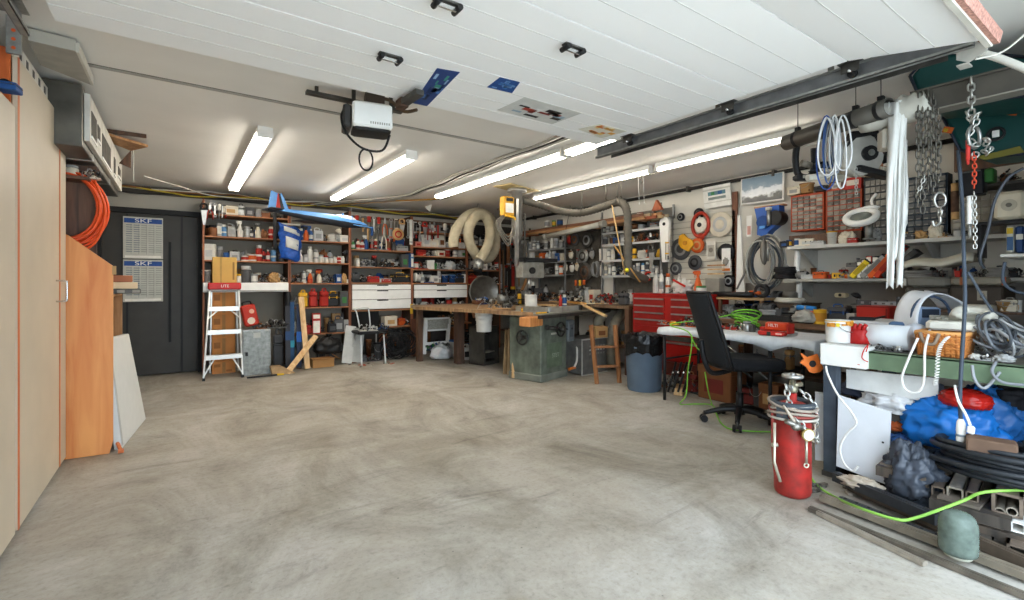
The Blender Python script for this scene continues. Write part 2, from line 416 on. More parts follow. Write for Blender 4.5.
# conduit along ceiling
for (x, y0, y1, lab) in ((4.42, 1.2, 6.8, 'thin grey conduit on ceiling beside the rightmost row of lights'), ):
    m = MB(); m.cyl((x, y0, ZC-.022), (x, y1, ZC-.022), .011, mat('#9a968c'), 8)
    for k in range(5): m.bx(x-.02, x+.02, y0+.5+k*1.15, y0+.52+k*1.15, ZC-.036, ZC-.001, GALV)
    one('conduit', lab, 'conduit', m)
# ---- daylight and exposure
w = bpy.data.worlds.new('daylight'); SC.world = w; w.use_nodes = True
bg = w.node_tree.nodes['Background']; bg.inputs['Color'].default_value = (.74, .87, 1, 1); bg.inputs['Strength'].default_value = 5.3
cam = bpy.data.cameras.new('camera'); co = bpy.data.objects.new('camera', cam); COL.objects.link(co)
cam.sensor_fit = 'HORIZONTAL'; cam.sensor_width = 36; cam.lens = 36*F/1024; cam.shift_y = -17/1024; cam.clip_start = .02
co.location = (0, 0, CH); co.rotation_euler = (PI/2, 0, -YAW)
SC.camera = co
vs = SC.view_settings; vs.view_transform = 'Standard'; vs.look = 'None'; vs.gamma = 1; vs.use_curve_mapping = False; vs.exposure = .40
try: SC.display_settings.display_device = 'sRGB'
except Exception: pass
SC.cycles.max_bounces = 8; SC.cycles.diffuse_bounces = 5; SC.cycles.use_denoising = True
# ================================================================ kinds of small workshop goods: each builder returns a mesh standing on z=0, centred in x, y
def k_bottle(w, h, c, c2):
    r = w/2; m = MB(); m.lathe((0, 0, 0), [(r*.96, 0), (r, h*.03), (r, h*.62), (r*.85, h*.72), (r*.4, h*.82), (r*.36, h*.87)], c, 12)
    m.lathe((0, 0, 0), [(r*1.02, h*.18), (r*1.02, h*.5)], c2, 12, cap=False); m.lathe((0, 0, 0), [(r*.46, h*.86), (r*.46, h*.98), (r*.38, h)], c2, 10); return m
def k_spray(w, h, c, c2):
    r = w/2; m = MB(); m.lathe((0, 0, 0), [(r*.94, 0), (r, h*.02), (r, h*.76), (r*.9, h*.8), (r*.75, h*.82)], c, 12)
    m.lathe((0, 0, 0), [(r*.8, h*.81), (r*.78, h*.97), (r*.7, h)], c2, 12); m.lathe((0, 0, 0), [(r*1.015, h*.3), (r*1.015, h*.42)], c2, 12, cap=False); return m
def k_tin(w, h, c, c2):
    r = w/2; m = MB(); m.lathe((0, 0, 0), [(r, 0), (r*1.03, h*.015), (r, h*.03), (r, h*.95), (r*1.03, h*.97), (r*1.03, h), (r*.9, h), (r*.88, h*.97)], c, 14)
    m.lathe((0, 0, 0), [(r*1.012, h*.2), (r*1.012, h*.78)], c2, 14, cap=False); return m
def k_jar(w, h, c, c2):
    r = w/2; m = MB(); m.lathe((0, 0, 0), [(r*.93, 0), (r, h*.06), (r, h*.7), (r*.82, h*.78)], c, 12)
    m.lathe((0, 0, 0), [(r*.9, h*.78), (r*.9, h*.98), (r*.84, h)], c2, 12); return m
def k_tub(w, h, c, c2):
    r = w/2; m = MB(); m.lathe((0, 0, 0), [(r*.82, 0), (r*.96, h*.86), (r*1.02, h*.87), (r*1.02, h*.93)], c, 14); m.lathe((0, 0, 0), [(r*1.05, h*.92), (r*1.05, h*.99), (r*.9, h)], c2, 14)
    m.tube([(r*.98*math.cos(a), -r*.2-r*.8*math.sin(a)*.3-r*.65, h*.84-h*.35*math.sin(a)) for a in [PI*i/8 for i in range(9)]], r*.03, STEEL, 5); return m
def k_box(w, h, c, c2, d=None):
    d = d or w*.8; m = MB(); m.box((0, 0, h*.46), (w*.97, d*.97, h*.92), c, ch=w*.02); m.box((0, 0, h*.88), (w, d, h*.24), c, ch=w*.02)
    m.box((0, -d/2-.0012, h*.42), (w*.55, .002, h*.4), c2); m.box((0, 0, h*1.0+.001), (w*.16, d*.98, .002), c2); return m
def k_case(w, h, c, c2, d=None):
    d = d or max(w*.35, .08); m = MB(); m.box((0, 0, h*.3), (w, d, h*.6), c, ch=h*.08); m.box((0, 0, h*.74), (w*.99, d*.98, h*.25), c, ch=h*.08); m.box((0, 0, h*.605), (w*1.01, d*1.01, h*.02), c2)
    for s in (-1, 1): m.box((s*w*.3, -d/2-.004, h*.6), (w*.07, .01, h*.18), c2)
    m.tube(curve([(-w*.2, 0, h*.85), (-w*.17, 0, h*.99), (w*.17, 0, h*.99), (w*.2, 0, h*.85)], 4), h*.035, c2, 6); return m
def k_sprayer(w, h, c, c2):
    r = w*.42; m = MB(); m.lathe((0, 0, 0), [(r*.95, 0), (r, h*.05), (r*.95, h*.4), (r*.45, h*.66), (r*.3, h*.72)], c, 12)
    m.lathe((0, 0, 0), [(r*.4, h*.71), (r*.4, h*.8)], c2, 10); m.box((-r*.2, 0, h*.88), (r*1.7, r*.55, h*.16), c2, ch=r*.1); m.box((-r*1.15, 0, h*.9), (r*.4, r*.3, h*.08), c2); m.tube(curve([(-r*.5, 0, h*.82), (-r*.85, 0, h*.75), (-r*.75, 0, h*.66)], 3), r*.09, c2, 5); return m
def k_jerry(w, h, c, c2):
    m = MB(); d = w*.55; m.box((0, 0, h*.38), (w, d, h*.76), c, ch=w*.08); m.tube(curve([(-w*.38, 0, h*.74), (-w*.32, 0, h*.92), (w*.08, 0, h*.92), (w*.12, 0, h*.75)], 4), w*.07, c, 7)
    m.lathe((w*.3, 0, h*.75), [(w*.12, 0), (w*.12, h*.1), (w*.1, h*.12)], c2, 10); m.box((0, -d/2-.001, h*.36), (w*.6, .003, h*.35), c2); return m
def k_drill(w, h, c, c2):
    m = MB(); m.cyl((-w*.1, 0, h*.78), (w*.28, 0, h*.78), h*.17, c, 12); m.cyl((-w*.32, 0, h*.78), (-w*.1, 0, h*.78), h*.1, c2, 10, r2=h*.16); m.cyl((-w*.5, 0, h*.78), (-w*.32, 0, h*.78), h*.03, STEEL, 6)
    m.box((w*.16, 0, h*.42), (w*.17, w*.13, h*.56), c2, rot(0, .18, 0), ch=w*.03); m.box((w*.1, 0, h*.09), (w*.36, w*.22, h*.18), c, ch=w*.03); m.cyl((w*.28, 0, h*.78), (w*.33, 0, h*.78), h*.14, c2, 12); return m
def k_grinder(w, h, c, c2):
    m = MB(); m.cyl((-w*.2, 0, h*.55), (w*.5, 0, h*.5), h*.24, c, 12, r2=h*.2); m.cyl((-w*.34, 0, h*.56), (-w*.2, 0, h*.55), h*.22, STEEL, 12, r2=h*.25); m.lathe((-w*.36, 0, h*.08), [(h*.45, 0), (h*.48, h*.03), (h*.3, h*.1), (h*.18, h*.5)], c2, 16)
    m.cyl((w*.1, 0, h*.5), (w*.16, 0, h*.5), h*.26, c2, 12); m.cyl((-w*.3, -w*.3, h*.6), (-w*.3, 0, h*.58), h*.09, BLACK, 8); return m
def k_roll(w, h, c, c2):
    m = MB(); R = h/2; q = rot(PI/2, 0, 0)
    m.lathe((0, w*.2, R), [(R*.98, 0), (R, w*.02), (R, w*.38), (R*.98, w*.4), (R*.55, w*.4), (R*.55, 0)], c, 20, q, cap=False); m.lathe((0, w*.2, R), [(R*.55, 0), (R*.55, w*.4)], c2, 16, q, cap=False)
    m.lathe((0, w*.2, R), [(R*.98, 0), (R*.55, 0)], c, 20, q, cap=False); return m
def k_coil(w, h, c, c2):
    m = MB(); R = w/2*.8; rnd = random.Random(int(w*1e4))
    n = max(3, int(h/(w*.09)))
    for k in range(min(n, 7)):
        m.torus((rnd.uniform(-.04, .04)*w, rnd.uniform(-.04, .04)*w, w*.05+k*h*.8/min(n, 7)), R*rnd.uniform(.85, 1.08), w*.045, c, 20, 6)
    m.tube(curve([(R, 0, h*.5), (R*.4, -R*.2, h*.9), (-R*.2, R*.4, h*.95)], 5), w*.04, c2, 6); return m
def k_motor(w, h, c, c2):
    m = MB(); R = h*.42; m.cyl((-w*.36, 0, R+h*.12), (w*.3, 0, R+h*.12), R, c, 16)
    for k in range(5): x = -w*.3+k*w*.13; m.cyl((x, 0, R+h*.12), (x+w*.03, 0, R+h*.12), R*1.07, c, 16)
    m.cyl((w*.3, 0, R+h*.12), (w*.38, 0, R+h*.12), R*.9, c2, 16, r2=R*.6); m.cyl((w*.38, 0, R+h*.12), (w*.5, 0, R+h*.12), R*.16, STEEL, 8)
    m.box((0, 0, h*.05), (w*.5, h*.8, h*.1), c2); m.box((0, 0, h*.14), (w*.4, h*.3, h*.14), c2); m.box((0, -R*.5, h*.9), (w*.24, h*.25, h*.18), c2); return m
def k_cloth(w, h, c, c2):
    return MB().blob((0, 0, h*.36), (w, w*.7, h*1.15), c, seed=int(w*1e3) % 17, amp=.22, freq=2.6, nu=26, nv=16, sharp=True)
def k_bag(w, h, c, c2):
    m = MB(); m.blob((0, 0, h*.34), (w, w*.6, h), c, seed=3+int(w*1e3) % 11, amp=.1, freq=1.8, nu=24, nv=14, sharp=True); m.lathe((0, 0, h*.72), [(w*.09, 0), (w*.05, h*.1), (w*.13, h*.26)], c, 9, cap=False); m.torus((0, 0, h*.81), w*.06, w*.016, c2, 10, 5); return m
def k_heap(w, h, c, c2):
    m = MB(); rnd = random.Random(int(w*7919+h*313)); cols = [c, c2, STEEL, DSTEEL, BLACK, c]
    for k in range(34):
        x, y = rnd.uniform(-.46, .46)*w, rnd.uniform(-.5, .5)*min(w*.6, .16); z = h*.75*(1-abs(x/w)*1.2)*rnd.random(); q = rot(rnd.random()*3, rnd.random()*3, rnd.random()*3); s = rnd.uniform(.3, .62)*min(h, w*.45)
        t = k % 5
        if t == 0: m.cyl((x, y, z+s*.35), Vector((x, y, z+s*.35))+q @ Vector((0, 0, s*1.1)), s*.22, cols[k % 6], 8)
        elif t == 1: m.torus((x, y, z+s*.4), s*.4, s*.11, cols[k % 6], 12, 5, q)
        elif t == 2: m.box((x, y, z+s*.4), (s, s*.5, s*.35), cols[k % 6], q)
        elif t == 3: m.cyl((x, y, z+s*.3), Vector((x, y, z+s*.3))+q @ Vector((s*1.6, 0, 0)), s*.08, cols[k % 6], 6)
        else: m.lathe((x, y, z+s*.3), [(s*.15, 0), (s*.3, s*.2), (s*.3, s*.5), (s*.1, s*.6)], cols[k % 6], 8, q)
    m.box((0, 0, h*.04), (w*.96, min(w*.7, .2), h*.08), c2)
    zs = [v.z for v in m.v]; lo = min(zs)
    if lo < 0: m.v = [Vector((v.x, v.y, max(v.z, 0))) for v in m.v]
    return m
def k_book(w, h, c, c2):
    d = .16; m = MB(); m.box((0, 0, h/2), (w, d, h), c); m.box((0, -.002, h/2), (w*.8, d, h*.9), '#e2ddd0'); m.box((0, -d/2-.001, h*.7), (w*1.01, .003, h*.12), c2); return m
def k_tray(w, h, c, c2):
    d = w*.6; m = MB(); t = h*.1
    m.box((0, 0, t/2), (w*.9, d*.9, t), c)
    for s in (-1, 1): m.box((s*w*.46, 0, h*.5), (t, d*.95, h), c, rot(0, s*.12, 0)); m.box((0, s*d*.46, h*.4), (w*.93, t, h*.8), c, rot(-s*.12, 0, 0))
    m.box((-w*.1, 0, h*.4), (w*.5, d*.5, h*.5), c2, rot(.1, .1, .3), ch=.005); return m
def k_cup(w, h, c, c2):
    r = w*.42; m = MB(); m.lathe((0, 0, 0), [(r*.9, 0), (r, h*.05), (r, h), (r*.86, h), (r*.84, h*.1)], c, 14, cap=False); m.lathe((0, 0, 0), [(0.001, 0), (r*.9, 0)], c, 14, cap=False); m.lathe((0, 0, 0), [(.001, h*.8), (r*.86, h*.8)], c2, 14, cap=False)
    m.torus((r*1.15, 0, h*.52), h*.24, h*.05, c, 12, 6, rot(PI/2, 0, 0)); return m
def k_level(w, h, c, c2):
    m = MB(); m.box((0, 0, h*.5), (w, .03, h), c, ch=.004); m.box((0, -.016, h*.5), (w*.12, .002, h*.4), c2)
    for s in (-1, 1): m.box((s*w*.485, 0, h*.5), (w*.03, .034, h*1.04), BLACK); m.box((s*w*.3, -.016, h*.5), (w*.1, .002, h*.45), c2)
    return m
def k_lamp(w, h, c, c2):
    m = MB(); m.lathe((0, 0, 0), [(w*.4, 0), (w*.4, h*.06), (w*.1, h*.1)], c2, 14); m.tube(curve([(0, 0, h*.08), (w*.2, 0, h*.4), (0, 0, h*.75)], 5), w*.04, STEEL, 6); m.lathe((0, 0, h*.72), [(w*.4, 0), (w*.3, h*.16), (w*.1, h*.28)], c, 14, rot(.3, .5, 0)); return m
# hanging pieces: top at z=0, go down to -h
def h_screwdriver(w, h, c, c2):
    m = MB(); m.lathe((0, 0, 0), [(w*.3, -h*.42), (w*.5, -h*.38), (w*.42, -h*.2), (w*.5, -h*.05), (w*.3, 0)], c, 8); m.cyl((0, 0, -h), (0, 0, -h*.4), w*.14, STEEL, 6); return m
def h_pliers(w, h, c, c2):
    m = MB()
    for s in (-1, 1): m.tube(curve([(s*w*.5, 0, -h), (s*w*.42, 0, -h*.6), (s*w*.08, 0, -h*.36)], 4), w*.1, c, 6); m.prism([(0, -.004, -h*.38), (s*w*.26, -.004, -h*.3), (s*w*.1, -.004, 0), (0, -.004, 0)], (0, .008, 0), STEEL)
    m.cyl((0, -.008, -h*.35), (0, .008, -h*.35), w*.16, STEEL, 8); return m
def h_hammer(w, h, c, c2):
    m = MB(); m.cyl((0, 0, -h), (0, 0, -h*.06), w*.12, c, 8); m.box((0, 0, -h*.07), (w, w*.3, h*.14), DSTEEL, ch=.004); m.cyl((-w*.62, 0, -h*.07), (-w*.45, 0, -h*.07), w*.2, STEEL, 10); return m
def h_wrench(w, h, c, c2):
    m = MB(); m.box((0, 0, -h*.5), (w*.32, .008, h*.76), c); m.torus((0, 0, -h*.09), w*.34, w*.12, c, 12, 6, rot(PI/2, 0, 0), -.9, PI+.9); m.torus((0, 0, -h*.92), w*.3, w*.12, c, 12, 6, rot(PI/2, 0, 0)); return m
def h_saw(w, h, c, c2):
    m = MB(); m.prism([(-w*.1, 0, -h*.98), (w*.1, 0, -h), (w*.4, 0, -h*.3), (-w*.3, 0, -h*.26)], (0, .004, 0), STEEL); m.torus((0, 0, -h*.15), w*.32, w*.1, c, 14, 7, rot(PI/2, 0, 0)); m.box((0, 0, -h*.28), (w*.8, .02, h*.08), c); return m
def h_clamp(w, h, c, c2):
    m = MB(); m.box((-w*.3, 0, -h*.5), (w*.12, .012, h), STEEL); m.box((0, 0, -h*.06), (w*.7, .02, h*.06), c); m.box((.0, 0, -h*.66), (w*.7, .02, h*.07), c); m.cyl((w*.28, 0, -h*.98), (w*.28, 0, -h*.2), w*.06, STEEL, 6); m.cyl((w*.28, 0, -h), (w*.28, 0, -h*.78), w*.14, c2, 8); return m
def h_bag(w, h, c, c2):
    m = MB(); m.blob((0, 0, -h*.55), (w, w*.35, h*.85), c, seed=int(w*997) % 13, amp=.12, freq=2, flat=False, sharp=True); m.box((0, -w*.16, -h*.2), (w*.7, .004, h*.12), c2); m.torus((0, 0, -h*.06), w*.14, w*.03, c, 10, 5, rot(PI/2, 0, 0)); return m
def h_disc(w, h, c, c2):
    R = w/2; m = MB(); q = rot(PI/2, 0, 0); m.lathe((0, .01, -R), [(R*.96, 0), (R, .004), (R, .02), (R*.9, .026), (R*.35, .026), (R*.3, .034), (R*.1, .034)], c, 28, q); m.lathe((0, .008, -R), [(R*.62, .026), (R*.6, .03), (R*.38, .03)], c2, 24, q, cap=False); return m
def h_coil(w, h, c, c2):
    m = MB(); rnd = random.Random(int(w*991)); R = w/2
    for k in range(6): m.torus((rnd.uniform(-.05, .05)*w, -.02+k*.01, -h/2), R*rnd.uniform(.8, 1), max(.005, w*.028), c, 22, 5, rot(PI/2, 0, 0), sy=h/w)
    m.torus((0, .0, -h*.08), w*.08, w*.03, c2, 10, 5, rot(PI/2, PI/2, 0)); return m
def h_strip(w, h, c, c2):
    m = MB(); m.box((0, 0, -h*.5), (w, .01, h), c); m.cyl((0, -.008, -h*.04), (0, .008, -h*.04), w*.2, STEEL, 8); m.box((0, -.006, -h*.9), (w*1.05, .004, h*.06), c2); return m
KIND = {k[2:]: v for k, v in globals().items() if k.startswith('k_')}
HANG = {k[2:]: v for k, v in globals().items() if k.startswith('h_')}
NAMES = {'spray': 'spray_can', 'sprayer': 'spray_bottle', 'tin': 'tin_can', 'jar': 'screw_jar', 'tub': 'lidded_bucket', 'box': 'storage_box', 'case': 'tool_case', 'jerry': 'jerry_can', 'drill': 'power_drill', 'grinder': 'angle_grinder', 'roll': 'tape_roll', 'coil': 'cable_coil', 'motor': 'electric_motor', 'cloth': 'crumpled_rag', 'bag': 'tied_bag', 'heap': 'hardware_oddments', 'book': 'manual_book', 'tray': 'parts_tray', 'cup': 'metal_mug', 'level': 'spirit_level', 'lamp': 'desk_lamp', 'bottle': 'bottle',
 'screwdriver': 'screwdriver', 'pliers': 'pliers', 'hammer': 'hammer', 'wrench': 'wrench', 'saw': 'hand_saw', 'clamp': 'bar_clamp', 'disc': 'grinding_disc', 'strip': 'hanging_strap'}
COLW = {'wh': '#cdcac1', 'iv': '#cfc6b2', 'gy': '#8f8f8d', 'lg': '#b5b6b4', 'dg': '#4c4c4d', 'bk': '#1d1d1f', 'rd': '#a2281e', 'or': '#c2551f', 'ye': '#dca92c', 'bl': '#244a80', 'lb': '#5a86ae', 'gn': '#3f7a42', 'tl': '#2a6a6c', 'br': '#7a4c2c', 'tn': '#b58e5c', 'ma': '#6e2620', 'ch': STEEL, 'ds': DSTEEL, 'ga': GALV, 'ru': RUST, 'pk': '#c87a6a'}
CW = {'wh': 'white', 'iv': 'ivory', 'gy': 'grey', 'lg': 'pale grey', 'dg': 'dark grey', 'bk': 'black', 'rd': 'red', 'or': 'orange', 'ye': 'yellow', 'bl': 'blue', 'lb': 'light blue', 'gn': 'green', 'tl': 'teal', 'br': 'brown', 'tn': 'tan', 'ma': 'maroon', 'ch': 'shiny steel', 'ds': 'dark steel', 'ga': 'galvanised', 'ru': 'rusty', 'pk': 'pink'}
NOUN = {'spray': 'spray can', 'sprayer': 'spray bottle', 'tin': 'tin', 'jar': 'jar', 'tub': 'bucket', 'box': 'box', 'case': 'tool case', 'jerry': 'jerry can', 'drill': 'drill', 'grinder': 'grinder', 'roll': 'tape roll', 'coil': 'cable coil', 'motor': 'motor', 'cloth': 'rag', 'bag': 'bag', 'heap': 'oddments', 'book': 'manual', 'tray': 'parts tray', 'cup': 'mug', 'level': 'spirit level', 'lamp': 'lamp', 'bottle': 'bottle', 'disc': 'disc', 'strip': 'strap', 'saw': 'saw', 'clamp': 'clamp'}
LINES = []
def parse(spec):
    out = []
    for e in spec.split(','):
        p = e.split()
        if p: out.append((p[0], float(p[1]), float(p[2]), float(p[3]), p[4], p[5], ' '.join(p[6:])))
    return sorted(out, key=lambda q: q[1])
GAPS = {}
def place(its, tabl, where, group, plane, v, z, hang=False, hz=None, depth=0, noise_=.03, rz0=0, fit=True):
    """its: pieces seen along a shelf or rail lying in the real plane X=v or Y=v at height z"""
    rnd = random.Random(len(its)+int(z*100)); names = []
    for (k, px, wp, hp, a, b, extra) in its:
        names.append((f'{CW[a]} {extra} ' if extra else f'{CW[a]} ')+NOUN.get(k, k))
    lastx = None
    for i, (k, px, wp, hp, a, b, extra) in enumerate(its):
        py = HOR if not hang else HOR
        off = depth+(rnd.uniform(-noise_, noise_) if not fit else 0)
        p = at(px, py, **{plane: v+off}); D = dep(p)
        sc = D/F; w, h = wp*sc, hp*sc; tt = (px-512)/F
        if k in ('box', 'case', 'heap', 'level', 'book', 'tray', 'cloth'): w /= max(.55, (SY+tt*CY) if plane == 'X' else (CY-tt*SY))
        # width along the shelf: correct for the obliqueness of the view onto the shelf plane
        m = (HANG if hang else KIND)[k](w, h, COLW[a], COLW[b])
        if plane == 'X': rz = -PI/2+rnd.uniform(-.25, .25)
        else: rz = rnd.uniform(-.25, .25)
        if hang: rz = -PI/2 if plane == 'X' else 0
        nm = names[i]
        nb = lambda j, c: ' '.join(names[j].split()[-c:]); cand = []
        for wh in (where, where.replace(' the ', ' '), where.replace(' the ', ' ').split(',')[0]):
            for c in (4, 3, 2):
                if i == 0: cand.append(f'{nm} {wh}, at the left end')
                else: cand.append(f'{nm} {wh}, right of {nb(i-1, c)}')
                if i+1 < len(names): cand.append(f'{nm} {wh}, left of {nb(i+1, c)}')
                if 0 < i < len(names)-1: cand.append(f'{nm} {wh}, between {nb(i-1, c)} and {nb(i+1, c)}')
            same = [j for j in range(len(names)) if names[j] == nm]; cand.append(f'{nm} {wh}, {["first", "second", "third", "fourth", "fifth", "sixth", "seventh"][same.index(i)]} such from the left')
        lab = next((c for c in cand if c not in LABELS and len(c.split()) <= 16), cand[-1])
        o = one(NAMES.get(k, k), lab, NOUN.get(k, k).split()[-1], m, (p.x, p.y, hz[i] if hz else z), rz+rz0, group, kind='stuff' if k == 'heap' else None)
def row(spec, where, group, plane, v, z, **kw):
    place(parse(spec), None, where, group, plane, v, z, **kw)
# ================================================================ LEFT: tall cabinets, wood panel, duct
LAM = mat('#c3b6a0', .45, 0, .1, 2.5)
ORW = wood('#d8722c', '#bb5218', 3, .5, 'Z')
ORP = wood('#dc9552', '#c56f32', 2.2, .5, 'Z', knots=True)
def cabinet(y0, y1, h, lab, doors, side_x=-1.33, handles=()):
    t = thing('tall_cabinet', lab, 'cabinet', (0, 0, 0))
    m = MB(); m.bx(side_x, -.652, y0, y0+.018, .0, h, ORW); m.bx(side_x, -.652, y1-.018, y1, .0, h, ORW); m.bx(side_x, -.66, y0, y1, h-.018, h, LAM); m.bx(side_x, -.66, y0+.018, y1-.018, .02, .05, LAM); m.bx(side_x, side_x+.01, y0, y1, 0, h, LAM)
    part('carcass', m, t)
    for a, b in doors:
        m = MB(); m.bx(-.65, -.63, a+.002, b-.002, .03, h-.03, LAM, ch=.003); d = part('door', m, t)
        m = MB(); m.bx(-.6296, -.628, a+.002, a+.03, .03, h-.03, ORW); part('edge_band', m, d)
    for (y, z) in handles:
        m = MB(); m.tube(curve([(-.63, y, z-.065), (-.585, y, z-.062), (-.58, y, z-.05), (-.58, y, z+.05), (-.585, y, z+.062), (-.63, y, z+.065)], 3), .005, CHROME, 8)
        part('handle', m, t, 'bright bow handle')
    m = MB()
    for z in (1.3, 1.75, 2.1):
        for y in (y0+.25, y0+.6): m.bx(side_x+.02, -.665, y0+.02, y1-.02, z, z+.016, LAM)
    part('shelf', m, t)
    return t
cabinet(2.2, 3.15, 2.05, 'nearer beige cabinet at picture edge, lower than its neighbour', [(2.2, 3.15)])
cb = cabinet(3.17, 4.35, 2.30, 'taller beige cabinet with a bow handle and orange side, beside the wood end panel', [(3.185, 4.13), (4.13, 4.35)], handles=[(4.04, 1.15)])
m = MB()
for k in range(9): m.cyl((-.80, 3.1695, 2.1+k*.02), (-.80, 3.1685, 2.1+k*.02), .004, BLACK, 6)
part('shelf_pin_holes', m, cb)
# things lying on the lower cabinet
row('roll 5 9 12 bk rd rubber,case 9 22 9 bl dg', 'on top of the nearer cabinet', 'oddments on cabinet tops', 'Y', 3.02, 2.05)
m = MB(); m.bx(-.025, .025, -.01, .01, 0, .12, GALV); m.bx(-.025, .025, -.01, -.008, .12, .17, GALV)
for k in range(3): m.cyl((0, -.011, .025+k*.04), (0, -.0095, .025+k*.04), .008, mat('#d8581f'), 8)
one('steel_bracket', 'galvanised bracket with round holes above the orange cabinet side', 'bracket', m, tuple(at(14, 54, Y=3.1)))
# board strip with dark cut-outs standing on the taller cabinet, beneath the big sheet metal duct
m = MB(); m.bx(-.012, .012, 3.3, 4.3, 0, .08, DWHITE)
for k in range(7): m.bx(-.0, .0135, 3.36+k*.13, 3.40+k*.13, .02, .06, BLACK)
one('slotted_board', 'white board strip with dark slots lying along the taller cabinet top', 'board', m, (-.67, 0, 2.301))
q = [at(29, 41, Z=2.40), at(76, 52, Z=2.40), at(91, 85, Z=2.40), at(40, 65, Z=2.40)]
m = MB(); m.prism([tuple(p) for p in q], (0, 0, .035), mat('#aaa69c', .5, .2, .15)); m.prism([tuple(q[1]+Vector((0, 0, -.001))), tuple(q[2]+Vector((0, 0, -.001))), tuple(q[2]+Vector((0, 0, .05))), tuple(q[1]+Vector((0, 0, .05)))], (.012, 0, 0), DWHITE)
m.prism([tuple(q[0]+Vector((0, 0, 0))), tuple(q[1]), tuple(q[1]+Vector((0, 0, .06))), tuple(q[0]+Vector((0, 0, .06)))], (0, -.012, 0), mat('#b9b6ac'))
one('sheet_metal_panel', 'folded grey sheet metal panel fixed below ceiling over the taller cabinet', 'panel', m)
# long sheet metal duct
t = thing('ventilation_duct', 'long dark sheet metal duct with whitish side below the ceiling past the cabinets', 'duct', (0, 0, 0))
m = MB(); m.bx(-.95, -.50, 3.98, 6.1, 2.05, 2.44, mat('#67645d', .4, .75, .4, 5)); m.bx(-.952, -.497, 4.4, 4.43, 2.045, 2.445, GALV); m.bx(-.952, -.497, 5.35, 5.38, 2.045, 2.445, GALV); part('duct_body', m, t, bevel=.008)
m = MB(); m.bx(-.497, -.47, 4.02, 6.05, 2.10, 2.40, DWHITE); 
for (y, w_, z, h_) in ((4.08, .22, 2.15, .16), (4.36, .12, 2.2, .1), (4.6, .5, 2.13, .17), (5.35, .12, 2.15, .14), (5.7, .2, 2.2, .08)): m.bx(-.47, -.466, y, y+w_, z, z+h_, mat('#55514a', .8, 0, .5, 14)); m.bx(-.47, -.462, y-.02, y+w_+.02, z-.02, z-.004, WHITE)
part('side_board', m, t, 'flaking whitish side board with cut-outs')
m = MB(); [m.bx(-.9, -.87, y, y+.02, 2.44, 2.468, GALV) for y in (4.2, 5.6)]; [m.bx(-.55, -.52, y, y+.02, 2.44, 2.468, GALV) for y in (4.2, 5.6)]; part('hanger', m, t)
# wooden bracket board at ceiling
a, b, c = at(103, 134, Z=2.42), at(148, 147, Z=2.42), at(131, 151, Z=2.42)
t = thing('plywood_bracket', 'plywood corner bracket hanging from the ceiling past the duct end', 'bracket', (0, 0, 0))
m = MB(); m.prism([tuple(a), tuple(b), tuple(c), tuple(at(106, 141, Z=2.42))], (0, 0, .02), PLY); m.bx(a.x, b.x, a.y, a.y+.03, 2.44, 2.468, DWOOD); part('top_board', m, t)
yy = c.y; m = MB(); m.prism([tuple(at(131, 150, Y=yy)), tuple(at(131, 168, Y=yy)), tuple(at(119, 163, Y=yy))], (0, .02, 0), DWOOD); part('gusset', m, t)
part('hanging_string', MB().cyl(at(133.5, 150, Y=yy), at(133.5, 182, Y=yy), .004, DWHITE, 6), t)
# cables tacked along the back of the ceiling
for k, (c, dz) in enumerate((('#c9b23a', 0), ('#8a5b34', .02), ('#d8d4c8', .035), ('#35322e', -.02))):
    pts = []; rnd = random.Random(k+5)
    for i in range(28):
        x = -.9+i*.2; pts.append((x, 7.74+.01*k+rnd.uniform(-.012, .012), 2.395+dz+.018*math.sin(i*.9+k)+rnd.uniform(-.01, .01)))
    one('ceiling_cable', f'{["yellow", "brown", "white", "black"][k]} cable tacked along the top of the back wall', 'cable', MB().tube(curve(pts, 3), .011, c, 6), group='cables along the back wall')
m = MB(); m.tube(curve([(-.3, 6.2, 2.3), (0, 7, 2.36), (.4, 7.5, 2.36), (1.2, 7.7, 2.4)], 6), .006, DWHITE, 6); one('ceiling_cable', 'loose white cable sagging from the plywood bracket to the back wall', 'cable', m)
for k, (x0, c, r_) in enumerate(((2.62, '#a9a69c', .014), (2.68, '#3b3834', .009), (2.73, '#b9b6ac', .009), (3.10, '#b98a3a', .011), (3.15, '#6e6a62', .009))):
    pts = [(x0+.02*math.sin(i*1.3+k), 2.9+i*.5, ZC-.02-.012*(i % 2)) for i in range(8)]+[(x0-.25-.05*k, 6.9, ZC-.03), (x0-.6-.1*k, 7.4, ZC-.05), (x0-.9-.1*k, 7.7, ZC-.08)]
    one('ceiling_conduit', ['pale conduit', 'black cable', 'white cable', 'mustard cable', 'grey cable'][k]+' on the ceiling beside the long row of lights', 'cable', MB().tube(curve(pts, 4), r_, c, 6), group='wiring beside the long light row')
